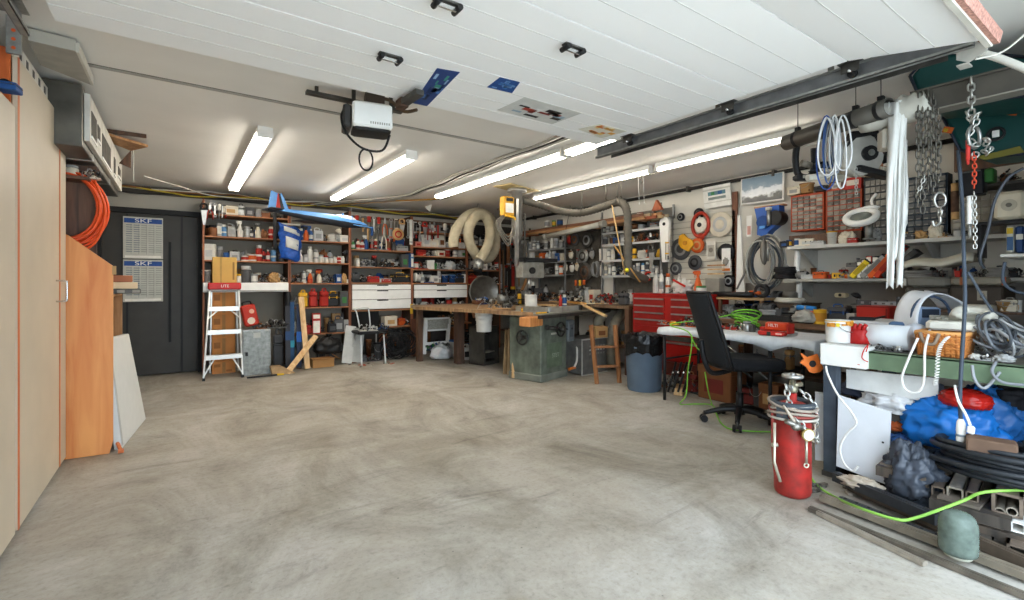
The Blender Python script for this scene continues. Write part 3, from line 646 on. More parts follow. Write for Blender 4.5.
# orange hose coil
hc = at(69, 208, Y=4.50); t = thing('orange_air_hose', 'coiled orange air hose hanging past the tall cabinet', 'hose', tuple(hc))
rnd = random.Random(3); m = MB(); q = rot(PI/2, 0, .12)
for k in range(9): m.torus((rnd.uniform(-.025, .025), -.045+k*.012, rnd.uniform(-.02, .02)), rnd.uniform(.165, .21), .0085, mat('#e2521c', .35), 30, 7, q, sy=1.28)
m.tube(curve([(.14, -.05, .2), (.2, -.06, 0), (.17, -.05, -.18), (.1, -.04, -.28), (.02, -.05, -.25)], 6), .0085, mat('#e2521c', .35), 7); part('hose_loops', m, t)
m = MB(); m.cyl((-.1, .22, .24), (-.1, -.08, .26), .012, STEEL, 8); m.cyl((-.1, -.08, .25), (-.1, -.08, .3), .01, STEEL, 8); part('hook', m, t)
m = MB(); m.bx(-1.33, -.5, 4.6, 4.62, 1.3, 2.05, DWOOD); m.bx(-1.33, -.52, 4.42, 4.62, 1.92, 1.94, DWOOD); one('hose_board', 'dark board behind the orange hose coil', 'board', m)
row('jar 71 12 12 iv gy,heap 90 22 14 gy iv', 'hanging on board behind orange hose', 'oddments behind the hose', 'Y', 4.52, 1.941)
# slanted wood end panel + low unit behind
Yp = 4.38; pl = [at(66, 235, Y=Yp), at(68, 234, Y=Yp), at(113, 266, Y=Yp)]
xr = at(113, 266, Y=Yp).x; zt = at(113, 266, Y=Yp).z; zl = at(66, 235, Y=Yp).z
t = thing('wood_end_unit', 'orange pine storage unit with sloping top beside the beige cabinet', 'storage unit', (0, 0, 0))
m = MB(); m.prism([(-1.3, Yp, .02), (xr-.02, Yp, 0), (xr, Yp, .08), (xr, Yp, zt), (at(68, 234, Y=Yp).x, Yp, zl), (-1.3, Yp, zl+.3)], (0, .022, 0), ORP); part('end_panel', m, t, 'knotty orange pine panel')
m = MB(); m.bx(-1.3, xr-.05, Yp+.023, 5.7, 1.09, 1.11, PLY); m.bx(-1.3, xr-.05, 5.68, 5.7, 0, 1.09, PLY); m.bx(-1.3, -1.28, Yp+.023, 5.68, 0, 1.09, PLY); m.bx(-1.28, xr-.06, Yp+.03, 5.68, .55, .57, PLY); part('frame', m, t)
p = at(113, 266, Y=Yp); part('clip', MB().box((xr+.006, Yp+.01, zt-.03), (.02, .03, .06), mat('#a9895c')), t)
for (px0, px1, z, h_, c, lab) in ((100, 140, 1.111, .04, '#55504a', 'dark metal planer lying lowest on the pine unit'), (104, 137, 1.152, .055, '#d9c09a', 'pale wood block lying on the dark planer'), (108, 132, 1.208, .055, '#a05c34', 'reddish wood block, topmost of the pile on the pine unit')):
    a, b = at(px0, HOR, Y=5.2), at(px1, HOR, Y=5.2); m = MB(); m.box((0, 0, h_/2), (b.x-a.x, .22, h_), wood(c, c, 5) if c != '#55504a' else DSTEEL, ch=.004)
    if c == '#55504a':
        for s in (-1, 0, 1): m.box((s*.1, -.115, h_/2), (.05, .012, h_*.6), '#8f8a80')
    one('wood_block' if c != '#55504a' else 'metal_planer', lab, 'block', m, ((a.x+b.x)/2, 5.2, z), .1)
P1, P2 = at(122, 449, Z=0), at(146, 419, Z=0); tl, tr = P1+Vector((-.07, 0, .80)), P2+Vector((-.118, 0, .76))
t = thing('white_door_panel', 'white painted door panel leaning beside the pine unit', 'panel', (0, 0, 0))
m = MB(); m.prism([tuple(P1), tuple(P2), tuple(tr), tuple(tl)], (-.045, -.0, -.0), mat('#d5d6d2', .4, 0, .04)); part('slab', m, t, bevel=.006)
m = MB(); m.prism([tuple(P1.lerp(tl, .03)+Vector((.002, 0, 0))), tuple(P1.lerp(P2, .05).lerp(tl, .03)+Vector((.002, 0, 0))), tuple(tl.lerp(tr, .05)+Vector((.002, 0, -.02))), tuple(tl+Vector((.002, 0, -.02)))], (-.003, 0, 0), '#b9bab6'); part('edge_strip', m, t)
m = MB(); m.cyl(at(112, 430, X=-.42), at(121, 451, Z=.02), .012, mat('#c06a3c'), 6); m.box(at(121, 451, Z=.02), (.03, .04, .02), '#c06a3c'); one('wooden_strip', 'thin reddish wood strip at the foot of the leaning white panel', 'strip', m)
# ================================================================ BACK DOOR with bearing posters
m = MB(); DK = mat('#3b3935', .5, 0, .15, 4)
xa, xb = -.80, .20
m.bx(xa, xb, 7.76, 7.80, .01, 2.09, DK, ch=.004); do = struct('door_1', m, 'charcoal grey plank door')
m = MB(); m.bx(xa-.12, xa, 7.74, 7.849, 0, 2.14, mat('#1e1e1e')); m.bx(xb, xb+.07, 7.70, 7.849, 0, 2.14, mat('#1e1e1e')); m.bx(xa-.12, xb+.07, 7.74, 7.849, 2.095, 2.16, mat('#1e1e1e')); struct('trim_4', m)
for x, c in ((-.55, '#262727'), (.02, '#262727')): part('door_seam', MB().bx(x-.012, x+.012, 7.752, 7.76, .02, 2.08, c), do)
p = at(170, 242, Y=7.75); p2 = at(170, 342, Y=7.75); m = MB(); m.bx(p.x-.014, p.x+.014, 7.735, 7.752, p2.z, p.z, '#151515'); part('pull_handle', m, do)
m = MB(); m.bx(.02, .03, 7.753, 7.76, .1, 2.0, '#6a6b69'); part('edge_strip', m, do)
for (y0, y1, lab) in ((217, 259, 'upper bearing size poster with blue header on the charcoal door'), (259.5, 302, 'lower bearing size poster with blue header on the charcoal door')):
    a, b = at(123, y0, Y=7.73), at(163, y0, Y=7.73); zb = at(143, y1, Y=7.73).z; zt_ = (a.z+b.z)/2; W = b.x-a.x; H = zt_-zb; cx = (a.x+b.x)/2
    t = thing('wall_poster', lab, 'poster', (cx, 7.728, zb+.004))
    m = MB(); m.bx(-W/2, W/2, 0, .006, 0, H-.008, mat('#b9b9b0', .6)); rnd = random.Random(int(y0))
    part('sheet', m, t)
    m = MB(); m.bx(-W/2+.01, W/2-.01, -.0015, 0, H*.84, H*.95, mat('#234a8c')); part('header_band', m, t)
    m = MB()
    for r_ in range(13):
        zz = H*.78-r_*H*.052
        for c_ in range(5): m.bx(-W/2+.03+c_*W*.185, -W/2+.03+c_*W*.185+W*.15, -.0015, 0, zz, zz+H*.018, '#6f7a84' if c_ < 2 else '#93968f')
    for c_ in range(1, 5): m.bx(-W/2+c_*W*.19, -W/2+c_*W*.19+.004, -.0015, 0, H*.1, H*.82, '#8d908a')
    m.bx(-W/2+.02, W/2-.02, -.0015, 0, H*.02, H*.07, '#e2e0d8'); part('printed_table', m, t)
    lettering('SKF', H*.13, '#e8e8e6', t, (0, -.003, H*.895), (PI/2, 0, 0), sx=1.6)
# ================================================================ BACK SHELF WALL
YF, YD = 7.42, 7.84
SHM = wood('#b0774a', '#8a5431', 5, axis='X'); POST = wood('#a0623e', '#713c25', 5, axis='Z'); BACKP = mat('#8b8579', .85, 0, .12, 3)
def X(px, Y=YF): return at(px, HOR, Y=Y).x
def Zs(px, py, Y=YF): return at(px, py, Y=Y).z
bays = {'A': (203.5, 289), 'B': (290, 349.5), 'C': (350.5, 411.5), 'D': (412.5, 466.5), 'E': (467.5, 500)}
shelves = {'A': [Zs(240, 215.3), Zs(240, 237), Zs(245, 260.8), Zs(240, 283)], 'B': [Zs(320, 241), Zs(320, 262.6), Zs(320, 283.2), Zs(320, 307), Zs(320, 333.5)],
 'C': [Zs(380, 250), Zs(380, 267), Zs(380, 282.5)], 'D': [Zs(440, 232.8), Zs(440, 247.4), Zs(440, 256.4), Zs(440, 269.4), Zs(440, 282.8), Zs(440, 307.5)], 'E': [Zs(485, 246), Zs(485, 270), Zs(485, 284)]}
bn = {'A': 'ladder', 'B': 'blue banner', 'C': 'three drawer', 'D': 'two drawer', 'E': 'corner'}
units = {}
for k, (a, b) in bays.items():
    xa, xb = X(a), X(b)
    t = thing('shelf_unit', f'brown wooden shelf bay {dict(A="behind the stepladder", B="left of the white drawers, below the model plane", C="above the three white drawers", D="above the two white drawers", E="in the dark corner behind the hanging grey hose")[k]}', 'shelf', ((xa+xb)/2, YF, 0)); units[k] = t
    w = (xb-xa)/2
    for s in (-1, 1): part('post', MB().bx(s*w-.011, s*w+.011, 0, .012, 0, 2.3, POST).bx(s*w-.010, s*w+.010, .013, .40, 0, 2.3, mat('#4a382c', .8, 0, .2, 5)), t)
    for z in shelves[k]:
        x0 = -w+.012; x1 = w-.012
        part('shelf_board', MB().bx(x0, x1, .0, .40, z-.018, z, SHM), t)
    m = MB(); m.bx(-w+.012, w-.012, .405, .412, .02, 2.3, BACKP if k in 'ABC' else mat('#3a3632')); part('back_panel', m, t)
zA, zB, zC_, zD, zE = (shelves[k] for k in 'ABCDE')
def sh(spec, where, k, z, dy=.09): row(spec, where, f'goods on shelves of the {bn[k]} bay', 'Y', YF+dy, z+.001)
sh('box 213 6 13 gy dg,bottle 219 4 12 ch gy glass,box 229 16 9 iv tn,case 241 8 12 ga dg,box 250 9 9 dg gy,cup 258 7 8 gy dg,tray 266 8 6 br gy', 'on top shelf behind ladder', 'A', zA[0])
sh('jar 213 8 11 br bk,tin 219 5 13 gy wh,spray 224 5 12 lb wh,jerry 231 8 14 ga gy clear,sprayer 240 6 17 wh wh,tin 247 6 11 gy ch,bottle 251 4 9 dg wh,sprayer 258 7 16 iv ds,bottle 259 4 8 ye ye small,cloth 264 9 9 br iv,spray 271 5 12 rd iv', 'on second shelf behind ladder', 'A', zA[1])
sh('box 209.5 13 16 wh lg stacked,cup 226 6 8 bl bk,box 235 10 9 lg gy flat,tin 245 7 5 wh rd,tin 252 8 7 wh or,spray 259 6 16 rd wh,bottle 263.7 4 12 rd bk,bottle 268 4 12 rd wh slim,spray 273.5 5 14 lb wh,jar 281 6 8 dg gy', 'on third shelf behind ladder', 'A', zA[2])
sh('tub 206.5 8 13 gy wh,jar 239 6 9 wh ye,jar 246 10 17 dg wh large,tin 254 7 9 gy wh,heap 264 12 12 gy br,cloth 274 12 11 tn gy,heap 282 11 12 dg iv', 'above white panel behind ladder', 'A', zA[3])
sh('bottle 296 5 10 bk ye,spray 301 4 12 bl wh,sprayer 306 6 15 or bk,bottle 311 4 12 bl wh,jerry 318 9 14 lg gy,coil 332 11 9 wh gy,box 343 11 7 wh lg,lamp 338 8 14 iv gy', 'on top shelf below model plane', 'B', zB[0])
sh('bottle 292 4 9 dg wh,sprayer 300 7 13 wh wh,box 306 5 8 gy lg,spray 310 5 16 wh wh,spray 316 5 13 wh gy tall,jar 321 5 8 wh gy,jar 326 5 7 wh rd,jar 331 4 6 wh gy,jar 335 4 6 wh wh small,spray 339 4 7 rd wh,spray 342.5 4 7 wh wh,drill 346 7 14 bk dg', 'on second shelf below model plane', 'B', zB[1])
sh('heap 296 12 12 gy br,spray 304 4 12 wh gy,sprayer 310 6 14 or wh,jar 310 5 6 rd wh,sprayer 319 6 13 iv or,heap 327 10 9 gy bk,box 338 6 9 bl wh,cloth 344 6 10 tn iv,tin 348 4 4 wh wh', 'on third shelf below model plane', 'B', zB[2], .06)
sh('bottle 353 4 9 gn wh,bottle 358 4 10 iv rd,bottle 362 5 9 wh rd,sprayer 366 6 15 bl wh,bottle 372 4 11 dg rd,spray 376 5 11 rd iv,bottle 381 4 8 wh bl,heap 380 14 9 bk gy,tin 388 6 12 rd br,sprayer 394 6 13 dg or,case 402 11 6 gy bk', 'on top shelf above the three drawers', 'C', zC_[0])
sh('spray 358 4 8 wh wh,heap 367 14 9 dg gy,sprayer 375 6 12 bk rd,heap 385 14 9 bk dg,drill 395 11 9 bk gy,box 404 7 13 dg gn,book 409.5 3 14 bl lb', 'on middle shelf above the three drawers', 'C', zC_[1], .06)
sh('motor 356 11 10 dg bk,heap 363 11 9 gy bk,case 373 12 7 rd dg,level 384 17 4 ga gy,case 386 9 4 rd wh flat,case 400 18 10 bk ye,heap 395 12 8 dg bk', 'just above the three white drawers', 'C', zC_[2], .05)
sh('box 417 9 6 bk gy,case 424 6 8 rd wh,box 431 5 8 wh gy,bottle 434 4 10 rd wh,box 441 9 9 gy bk,tray 449 8 5 dg br,box 457 10 9 wh br', 'on top shelf above the two drawers', 'D', zD[0])
sh('box 417 7 5 pk rd,box 424.5 9 12 wh lg,box 433 8 8 iv wh,box 440 8 12 wh br,jar 448 5 6 gy wh,box 454 8 6 br gy,box 461 8 6 wh wh', 'on second shelf above the two drawers', 'D', zD[1])
sh('case 421 9 7 rd ma,heap 430 10 6 wh gy,box 439 9 6 iv rd,tub 447 7 7 rd wh,spray 455 5 7 wh gy,box 462 7 7 lg gn', 'on third shelf above the two drawers', 'D', zD[2])
sh('tin 416 5 7 rd wh,heap 422 10 9 gy rd,box 430 7 9 wh wh,cup 435 5 6 gn gn,heap 441 11 9 wh gy,cloth 450 10 9 lg gy,heap 460 11 10 gy dg', 'on fourth shelf above the two drawers', 'D', zD[3], .06)
sh('motor 417 8 10 wh bk,bottle 422 4 11 wh gy,heap 428 10 10 gy bl,box 434 7 7 wh gy,spray 439 4 12 gy wh,tub 445 7 8 bl wh,tub 452 7 8 bl lb small,case 459 9 9 bk bl,jar 464 5 11 wh dg', 'just above the two white drawers', 'D', zD[4], .05)
sh('heap 418 11 8 lg wh,tub 424 6 6 wh gy,heap 430 10 6 gy wh,heap 441 12 6 wh rd,tin 449 6 7 rd rd,jar 455 6 5 lg wh,heap 462 10 6 wh gy', 'below the two white drawers', 'D', zD[5], .06)
sh('box 474 7 8 dg wh,bottle 480 4 9 wh gy,case 488 10 7 bk gy,jar 495 6 8 gy iv', 'on upper corner shelf behind grey hose', 'E', zE[0])
sh('heap 474 9 9 gy dg,box 482 8 6 wh gy,heap 490 10 8 iv gy,tin 497 5 8 rd wh', 'on middle corner shelf behind grey hose', 'E', zE[1])
sh('case 472 8 10 rd or,tub 479 6 8 or wh,heap 495 10 7 gy wh', 'on low corner shelf behind round lid', 'E', zE[2])
# white long panel in ladder bay and white drawers
a, b = X(203, 7.3), X(288.5, 7.3); m = MB(); m.bx(a, b, 7.30, 7.418, Zs(240, 292, 7.3), Zs(240, 282.6, 7.3)-.001, WHITE, ch=.004); m.bx(a+.01, b-.01, 7.296, 7.30, Zs(240, 292, 7.3)+.006, Zs(240, 291, 7.3)+.008, '#9a9890')
one('white_drawer_front', 'long white drawer below the shelves behind the stepladder', 'drawer', m)
for k, (p0, p1, zs_, lab) in enumerate(((351.5, 411, (282.9, 289.8, 299.3, 309), 'chest of three white drawers in the middle of the back wall'), (413.5, 467, (283.2, 289.8, 297.8), 'chest of two white drawers left of the round metal lid'))):
    a, b = X(p0), X(p1); t = thing('drawer_chest', lab, 'drawers', ((a+b)/2, YF, 0)); w = (b-a)/2-.004; zz = [Zs((p0+p1)/2, y)-.024*(i == 0) for i, y in enumerate(zs_)]
    part('carcass', MB().bx(-w, w, .002, .38, zz[-1], zz[0], DWOOD), t)
    for i in range(len(zz)-1):
        m = MB(); m.bx(-w+.005, w-.005, -.018, .0, zz[i+1]+.004, zz[i]-.004, WHITE, ch=.003); d = part('drawer', m, t)
        part('handle', MB().bx(-.09, .09, -.024, -.018, zz[i]-.022, zz[i]-.006, BLACK), d)
part('shelf_board', MB().bx(-.48, .48, .0, .40, Zs(380, 309)-.03, Zs(380, 309)-.012, SHM), units['C'])
z5 = Zs(398, 326); part('shelf_board', MB().bx(.08, .48, 0, .4, z5-.02, z5, SHM), units['C']); part('divider', MB().bx(.07, .09, 0, .4, .02, z5-.02, POST), units['C'])
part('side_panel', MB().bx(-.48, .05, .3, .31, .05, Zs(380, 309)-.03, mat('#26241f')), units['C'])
row('box 389 13 10 iv tn open,case 401 7 8 or rd,heap 407 9 8 or dg', 'on low shelf under the three drawers', 'goods under the three drawers', 'Y', YF+.1, z5+.001)
row('case 303 9 17 ye ye upright,case 313 8 18 rd rd upright,case 324 9 18 rd rd,case 333 12 15 bk ye,box 343 8 15 dg gn', 'left of the three drawers', 'goods left of the drawers', 'Y', YF+.03, zB[3]+.001)
row('case 307 9 10 rd ma,book 316 8 20 rd rd,jerry 332 9 12 bk dg,jerry 339 9 17 dg gy,box 346 5 12 gy dg', 'on low shelf by leaning boards', 'goods left of the drawers', 'Y', YF+.05, zB[4]+.001)
# glass panes: clear jars hanging row etc. tools hanging along the top rail
zt_ = 2.28
one('tool_rail', 'dark wooden rail along the top of the back shelves, hung with tools', 'rail', MB().bx(X(352), X(466), YF-.02, YF-.002, 2.20, 2.235, DWOOD))
def hang(spec, where, group, plane, v, z, zz=None): row(spec, where, group, plane, v, z, hang=True, hz=None if zz is None else zz)
hang('saw 204 9 22 bk rd,pliers 210 5 16 rd ch,wrench 215 4 13 ch ch,screwdriver 219 4 15 wh ch,clamp 224 5 13 dg rd', 'hanging over left end of shelves', 'tools hanging at top of back shelves', 'Y', 7.39, 2.24)
hang('screwdriver 357 4 12 rd ch,hammer 363 6 16 tn ds,screwdriver 369 4 14 rd ch,wrench 374 4 17 ch ch,screwdriver 379 4 16 rd ch tall,pliers 385 5 17 or ch,wrench 391 4 22 gy ch,clamp 396 5 15 iv bk,saw 402 8 17 tn ch,wrench 408 4 19 ch ch,strip 411 3 25 wh gy', 'on top rail behind plane nose', 'tools hanging at top of back shelves', 'Y', 7.39, 2.24)
hang('clamp 415 5 17 ch rd,wrench 420 4 20 ch ch,saw 425 7 16 rd ch,pliers 430 5 18 rd ch,hammer 438 8 15 rd ds,screwdriver 445 4 16 wh ch,wrench 452 4 15 gy ch,clamp 459 5 18 dg or', 'on top rail left of grey hose', 'tools hanging at top of back shelves', 'Y', 7.39, 2.22)
hang('hammer 368 7 14 tn ch,screwdriver 372 3 22 bl ch,wrench 378 4 24 ds ch,pliers 384 5 22 iv ch,clamp 391 5 14 or bk,disc 398 12 12 tn rd', 'on second row behind plane nose', 'tools hanging in front of back shelves', 'Y', 7.37, 2.08)
# ================================================================ STEPLADDER and boxes, back left
AL = mat('#d4d4d0', .3, .55, .08)
def beam(m, a, b, w, d, mt, side=None):
    """rectangular bar from a to b; w = width in the horizontal cross direction, d = other"""
    a = Vector(a); b = Vector(b); t = b-a; L = t.length; t.normalize(); x = (side or Vector((1, 0, 0))); x = (x-t*x.dot(t)).normalized(); y = t.cross(x)
    R_ = Matrix((x, y, t)).transposed(); m.box((a+b)/2, (w, d, L), mt, R_); return m
BL, BR = at(203.5, 381, Z=0), at(242.5, 377, Z=0); yb = (BL.y+BR.y)/2; yt = yb+.34
TL, TR = at(210, 289, Y=yt), at(238.5, 290, Y=yt); zt_ = (TL.z+TR.z)/2
t = thing('step_ladder', 'aluminium stepladder with red top cap in front of the cardboard boxes', 'ladder', ((BL.x+BR.x)/2, yb, 0)); O = t.location
def lc(p): return Vector(p)-O
bl, br = Vector((BL.x, yb, .03))-O, Vector((BR.x, yb, .03))-O; tl, tr = Vector((TL.x, yt, zt_))-O, Vector((TR.x, yt, zt_))-O
for s, a, b in ((-1, bl, tl), (1, br, tr)):
    m = MB(); beam(m, a, b, .018, .062, AL); part('rail', m, t)
    m = MB(); m.box(a+Vector((0, 0, -.012)), (.03, .08, .034), BLACK); part('foot', m, t)
for f in ((zt_*.0+.29)/zt_, .585, .79):
    pass
for py in (307.5, 330.5, 354.5):
    z = Zs(222, py, yb+.12); f = (z-.03)/(zt_-.03); a, b = bl.lerp(tl, f), br.lerp(tr, f)
    m = MB(); m.bx(a.x, b.x, a.y-.045, a.y+.045, z-.02, z+.004, AL); m.bx(a.x, b.x, a.y-.05, a.y-.042, z-.05, z+.006, AL); part('step', m, t, bevel=.002)
for py, dz in ((311, .1), (358, .2)):
    z = Zs(222, py, yb+.12); f = (z-.03)/(zt_-.03); f2 = (z-.03-dz)/(zt_-.03)
    for s, (q0, q1) in ((1, (bl, tl)), (-1, (br, tr))):
        m = MB(); a = q0.lerp(q1, max(f2, .02)); b = q0.lerp(q1, f)+Vector((s*.10, 0, 0)); beam(m, a, b, .016, .012, AL); part('brace', m, t)
m = MB(); m.box(((tl.x+tr.x)/2, yt-O.y, zt_+.045), (tr.x-tl.x+.05, .17, .09), mat('#c02218', .4), ch=.012); cap = part('top_cap', m, t, 'red top cap')
lettering('LITE', .05, WHITE, cap, ((tl.x+tr.x)/2, yt-O.y-.0865, zt_+.045), (PI/2, 0, 0))
for x in (tl.x+.02, tr.x-.02):
    m = MB(); beam(m, (x, yt-O.y+.05, zt_), (x*1.15, yt-O.y+.10, .02), .016, .02, AL); part('rear_rail', m, t)
def carton(px0, px1, pyb, pyt, Y, d, lab, m_=None, tape=True, rz=0):
    a, b = at(px0, pyb, Y=Y), at(px1, pyb, Y=Y); w = b.x-a.x; z0 = max(0, min(a.z, b.z)); z1 = at((px0+px1)/2, pyt, Y=Y).z; h = z1-z0; z0 = 0 if pyb > 355 else z0
    mt = m_ or CARD; m = MB(); m.box((0, d/2, (z1-z0)/2), (w, d, z1-z0), mt, ch=.004); t = thing('cardboard_box', lab, 'box', ((a.x+b.x)/2, Y, z0), rz)
    part('carton', m, t); hh = z1-z0
    m = MB(); m.bx(-w*.06, w*.06, -.0015, .0, hh*.02, hh*.98, '#a9824a'); m.bx(-w*.06, w*.06, 0, d, hh+.0002, hh+.0016, '#a9824a'); part('tape', m, t)
    m = MB(); m.bx(w*.15, w*.4, -.0016, 0, hh*.12, hh*.3, '#7f5a34'); m.bx(-w*.4, -w*.2, -.0016, 0, hh*.7, hh*.85, '#8a6238'); part('print', m, t)
    return t, z0, z1
Yc = yb+.42
CD = mat('#c48248', .85, 0, .18, 5); CL = mat('#caa35c', .85, 0, .08, 5)
z = 0; zs = []
lv = [(376, 361.5), (361.5, 337.5), (337.5, 314), (314, 289.5)]
for k, (b_, t_) in enumerate(lv):
    z1 = Zs(222, t_, Yc); a, b = X(212, Yc), X(235.5, Yc); w = b-a; h = z1-z-.001
    t = thing('cardboard_box', f'brown cardboard box behind the stepladder, {["lowest of the stack", "second from the floor", "third from the floor", "just under the pale box"][k]}', 'box', ((a+b)/2, Yc+.01*k, z), 0, 'boxes stacked behind the stepladder')
    part('carton', MB().box((0, .15, h/2), (w, .3, h), CD, ch=.004), t); part('tape', MB().bx(-w*.07, w*.07, -.002, 0, .01, h-.01, '#9d7240'), t)
    part('print', MB().bx(-w*.42, -w*.15, -.0016, 0, h*.55, h*.8, '#96602f'), t); part('print', MB().bx(w*.1, w*.35, -.0016, 0, h*.15, h*.3, '#96602f'), t); z = z1
z1 = Zs(222, 257, Yc); t = thing('cardboard_box', 'pale tan cardboard box on top of the stack behind the ladder cap', 'box', ((X(212.5, Yc)+X(237, Yc))/2, Yc+.02, z)); w = X(237, Yc)-X(212.5, Yc); h = z1-z
part('carton', MB().box((0, .13, h/2), (w, .26, h), CL, ch=.004), t); part('tape', MB().bx(-w*.2, -w*.12, -.002, 0, .005, h-.005, '#a98a4c'), t); part('print', MB().bx(w*.32, w*.4, -.0016, 0, h*.3, h*.85, '#8a6a3a'), t)
# galvanised metal cabinet
a, b = at(242, 376, Z=0), at(271, 375, Z=0); Yg = 7.0; xa, xb = X(242.5, Yg), X(271, Yg); zt_ = Zs(257, 329.5, Yg)
t = thing('metal_cabinet', 'small galvanised metal cabinet with a door latch beside the stepladder', 'cabinet', ((xa+xb)/2, Yg, 0)); w = (xb-xa)/2
part('body', MB().bx(-w, w, .012, .28, 0, zt_, GALV, ch=.004), t); m = MB(); m.bx(-w+.012, w-.012, 0, .011, .02, zt_-.02, mat('#8b8d88', .45, .6, .4, 22), ch=.003); d = part('door', m, t)
m = MB(); m.bx(-w+.03, -w+.06, -.016, 0, zt_*.44, zt_*.52, BLACK); part('latch', m, d); m = MB(); m.bx(-w*.25, w*.25, -.0015, 0, zt_*.82, zt_*.93, '#b5b5ae'); part('plate', m, d)
row('heap 276 20 12 bk ds,heap 262 16 8 ds br', 'on the galvanised cabinet', 'oddments on the metal cabinet', 'Y', Yg+.12, zt_+.001)
t = thing('tilted_tool_case', 'red tool case with pale round labels tilted on the galvanised cabinet', 'case', (X(252.5, Yg+.1), Yg+.12, zt_+.035), r=(0, -.22, 0))
part('shell', MB().box((0, 0, .15), (.17, .12, .28), mat('#b3301f'), ch=.02), t); part('label', MB().cyl((0, -.061, .08), (0, -.064, .08), .045, '#d8c9b8', 16), t); part('label', MB().cyl((.03, -.061, .2), (.03, -.064, .2), .03, '#e0a890', 16), t); part('handle', MB().tube(curve([(-.05, 0, .29), (-.04, 0, .33), (.04, 0, .33), (.05, 0, .29)], 4), .01, BLACK, 6), t)
row('case 256 7 11 dg bk slanted', 'behind the red tilted case', 'oddments on the metal cabinet', 'Y', Yg+.15, zt_+.001)
m = MB(); m.prism([(0, 0, .11), (.12, 0, .11), (.3, 0, 0), (.02, 0, 0)], (0, .12, 0), mat('#a88b66', .8, 0, .2)); one('wood_offcut', 'small wedge of wood on the floor beside the galvanised cabinet', 'offcut', m, (X(271, 6.85), 6.86, .002))
m = MB(); beam(m, (0, 0, .012), (.34, 0, .012), .03, .016, BLACK, Vector((0, 1, 0))); m.cyl((.34, 0, .012), (.42, 0, .012), .012, '#d8b02c', 8); one('caulking_rod', 'black rod with a yellow tip on the floor by the galvanised cabinet', 'tool', m, (X(247, 6.8), 6.8, .004))
# levels & boards standing left of bay B
def lean(name, lab, cat, p0, p1, Y0, Y1, wpx, mt, th=.03, extra=None, group=None):
    """long piece standing on the floor: foot seen at p0, top at p1"""
    a = at(*p0, Z=0) if Y0 is None else at(*p0, Y=Y0); b = at(*p1, Y=Y1); a.z = max(a.z, .012) if Y0 is None else a.z
    w = wpx*dep(a)/F; m = MB(); beam(m, (0, 0, 0), b-a, w, th, mt)
    if extra:
        for f, l, c in extra: d = b-a; beam(m, d*f, d*(f+l), w*1.04, th*1.05, c)
    return one(name, lab, cat, m, tuple(a), group=group)
BLU = mat('#1b3c66', .5)
lean('spirit_level', 'long dark spirit level with blue vials, outermost of those by the yellow case', 'level', (288, 370), (287.5, 306), None, 7.36, 4.5, mat('#2a2c33'), .03, [(.45, .14, BLU), (.02, .03, BLACK)])
lean('spirit_level', 'long blue spirit level standing between two dark levels under the shelves', 'level', (292, 369), (292, 300), None, 7.36, 4, mat('#173f66'), .03, [(.3, .1, '#2a8aa0'), (.97, .03, BLACK)])
lean('spirit_level', 'dark spirit level with blue middle, right beside the tall pale board', 'level', (299, 369), (299, 304), None, 7.36, 4.5, mat('#24304a'), .03, [(.4, .16, mat('#2a62b0')), (.0, .03, BLACK)])
lean('wooden_board', 'tall pale board standing upright left of the red cases', 'board', (307.5, 369.5), (301, 297), None, 7.33, 5, PINE, .03)
lean('wooden_board', 'pale pine board leaning diagonally across the dark levels', 'board', (287, 374), (316, 336), None, 7.2, 5.5, PINE, .025)
m = MB(); m.tube(curve([(0, 0, 0), (.01, .02, .3), (.0, .03, .42)]), .045, BLACK, 8); one('black_bag', 'black tubular bag standing behind the spirit levels', 'bag', m, (X(288, 7.36), 7.385, .65))
row('case 315 8 10 bk bk round', 'in the gap below the left drawers', 'bags under the shelves', 'Y', 7.45, .53)
m = k_bag(.42, .3, mat('#191919', .35), BLACK); one('garbage_bag', 'black plastic bag sagging above the open cardboard box', 'bag', m, (X(328, 7.35), 7.3, .16))
t = thing('cardboard_box', 'open low cardboard box on the floor below the black plastic bag', 'box', (X(324, 7.1), 7.12, 0)); w = .11
m = MB(); m.bx(-.14, .14, -.0, .2, 0, .006, CARD); m.bx(-.14, .14, -.006, 0, 0, .12, CARD); m.bx(-.14, .14, .2, .206, 0, .12, CARD); m.bx(-.146, -.14, 0, .2, 0, .12, CARD); m.bx(.14, .146, 0, .2, 0, .12, CARD); part('carton', m, t)
m = MB(); m.box((.19, .1, .13), (.1, .2, .005), CARD, rot(0, .7, 0)); part('flap', m, t); m = MB(); m.box((0, -.04, .125), (.28, .08, .005), CARD, rot(-.3, 0, 0)); part('flap', m, t)
# white panels, chair
lean('leaning_board', 'tall white panel leaning left of the folding chair', 'panel', (346.5, 364), (351, 326), None, 7.35, 10, mat('#bfc0bc'), .02)
lean('leaning_board', 'greyer white panel behind the chair legs', 'panel', (356, 363), (359, 328), None, 7.33, 11, mat('#aeb0ac'), .02)
t = thing('metal_chair', 'small chair with black seat and bent steel tube frame under the three drawers', 'chair', (X(372, 7.0), 7.0, 0)); hx = .2; sz = .47
for sx in (-1, 1):
    part('leg', MB().tube(curve([(sx*hx*.85, -.02, sz-.03), (sx*hx*.87, -.06, .2), (sx*hx*.88, -.08, .0)], 4), .013, AL, 8), t)
    part('leg', MB().tube(curve([(sx*hx*.8, .28, sz-.03), (sx*hx*.82, .3, .2), (sx*hx*.85, .33, .0)], 4), .013, STEEL, 8), t)
m = MB(); m.box((0, .12, sz), (.44, .38, .04), BLACK, ch=.03); part('seat', m, t)
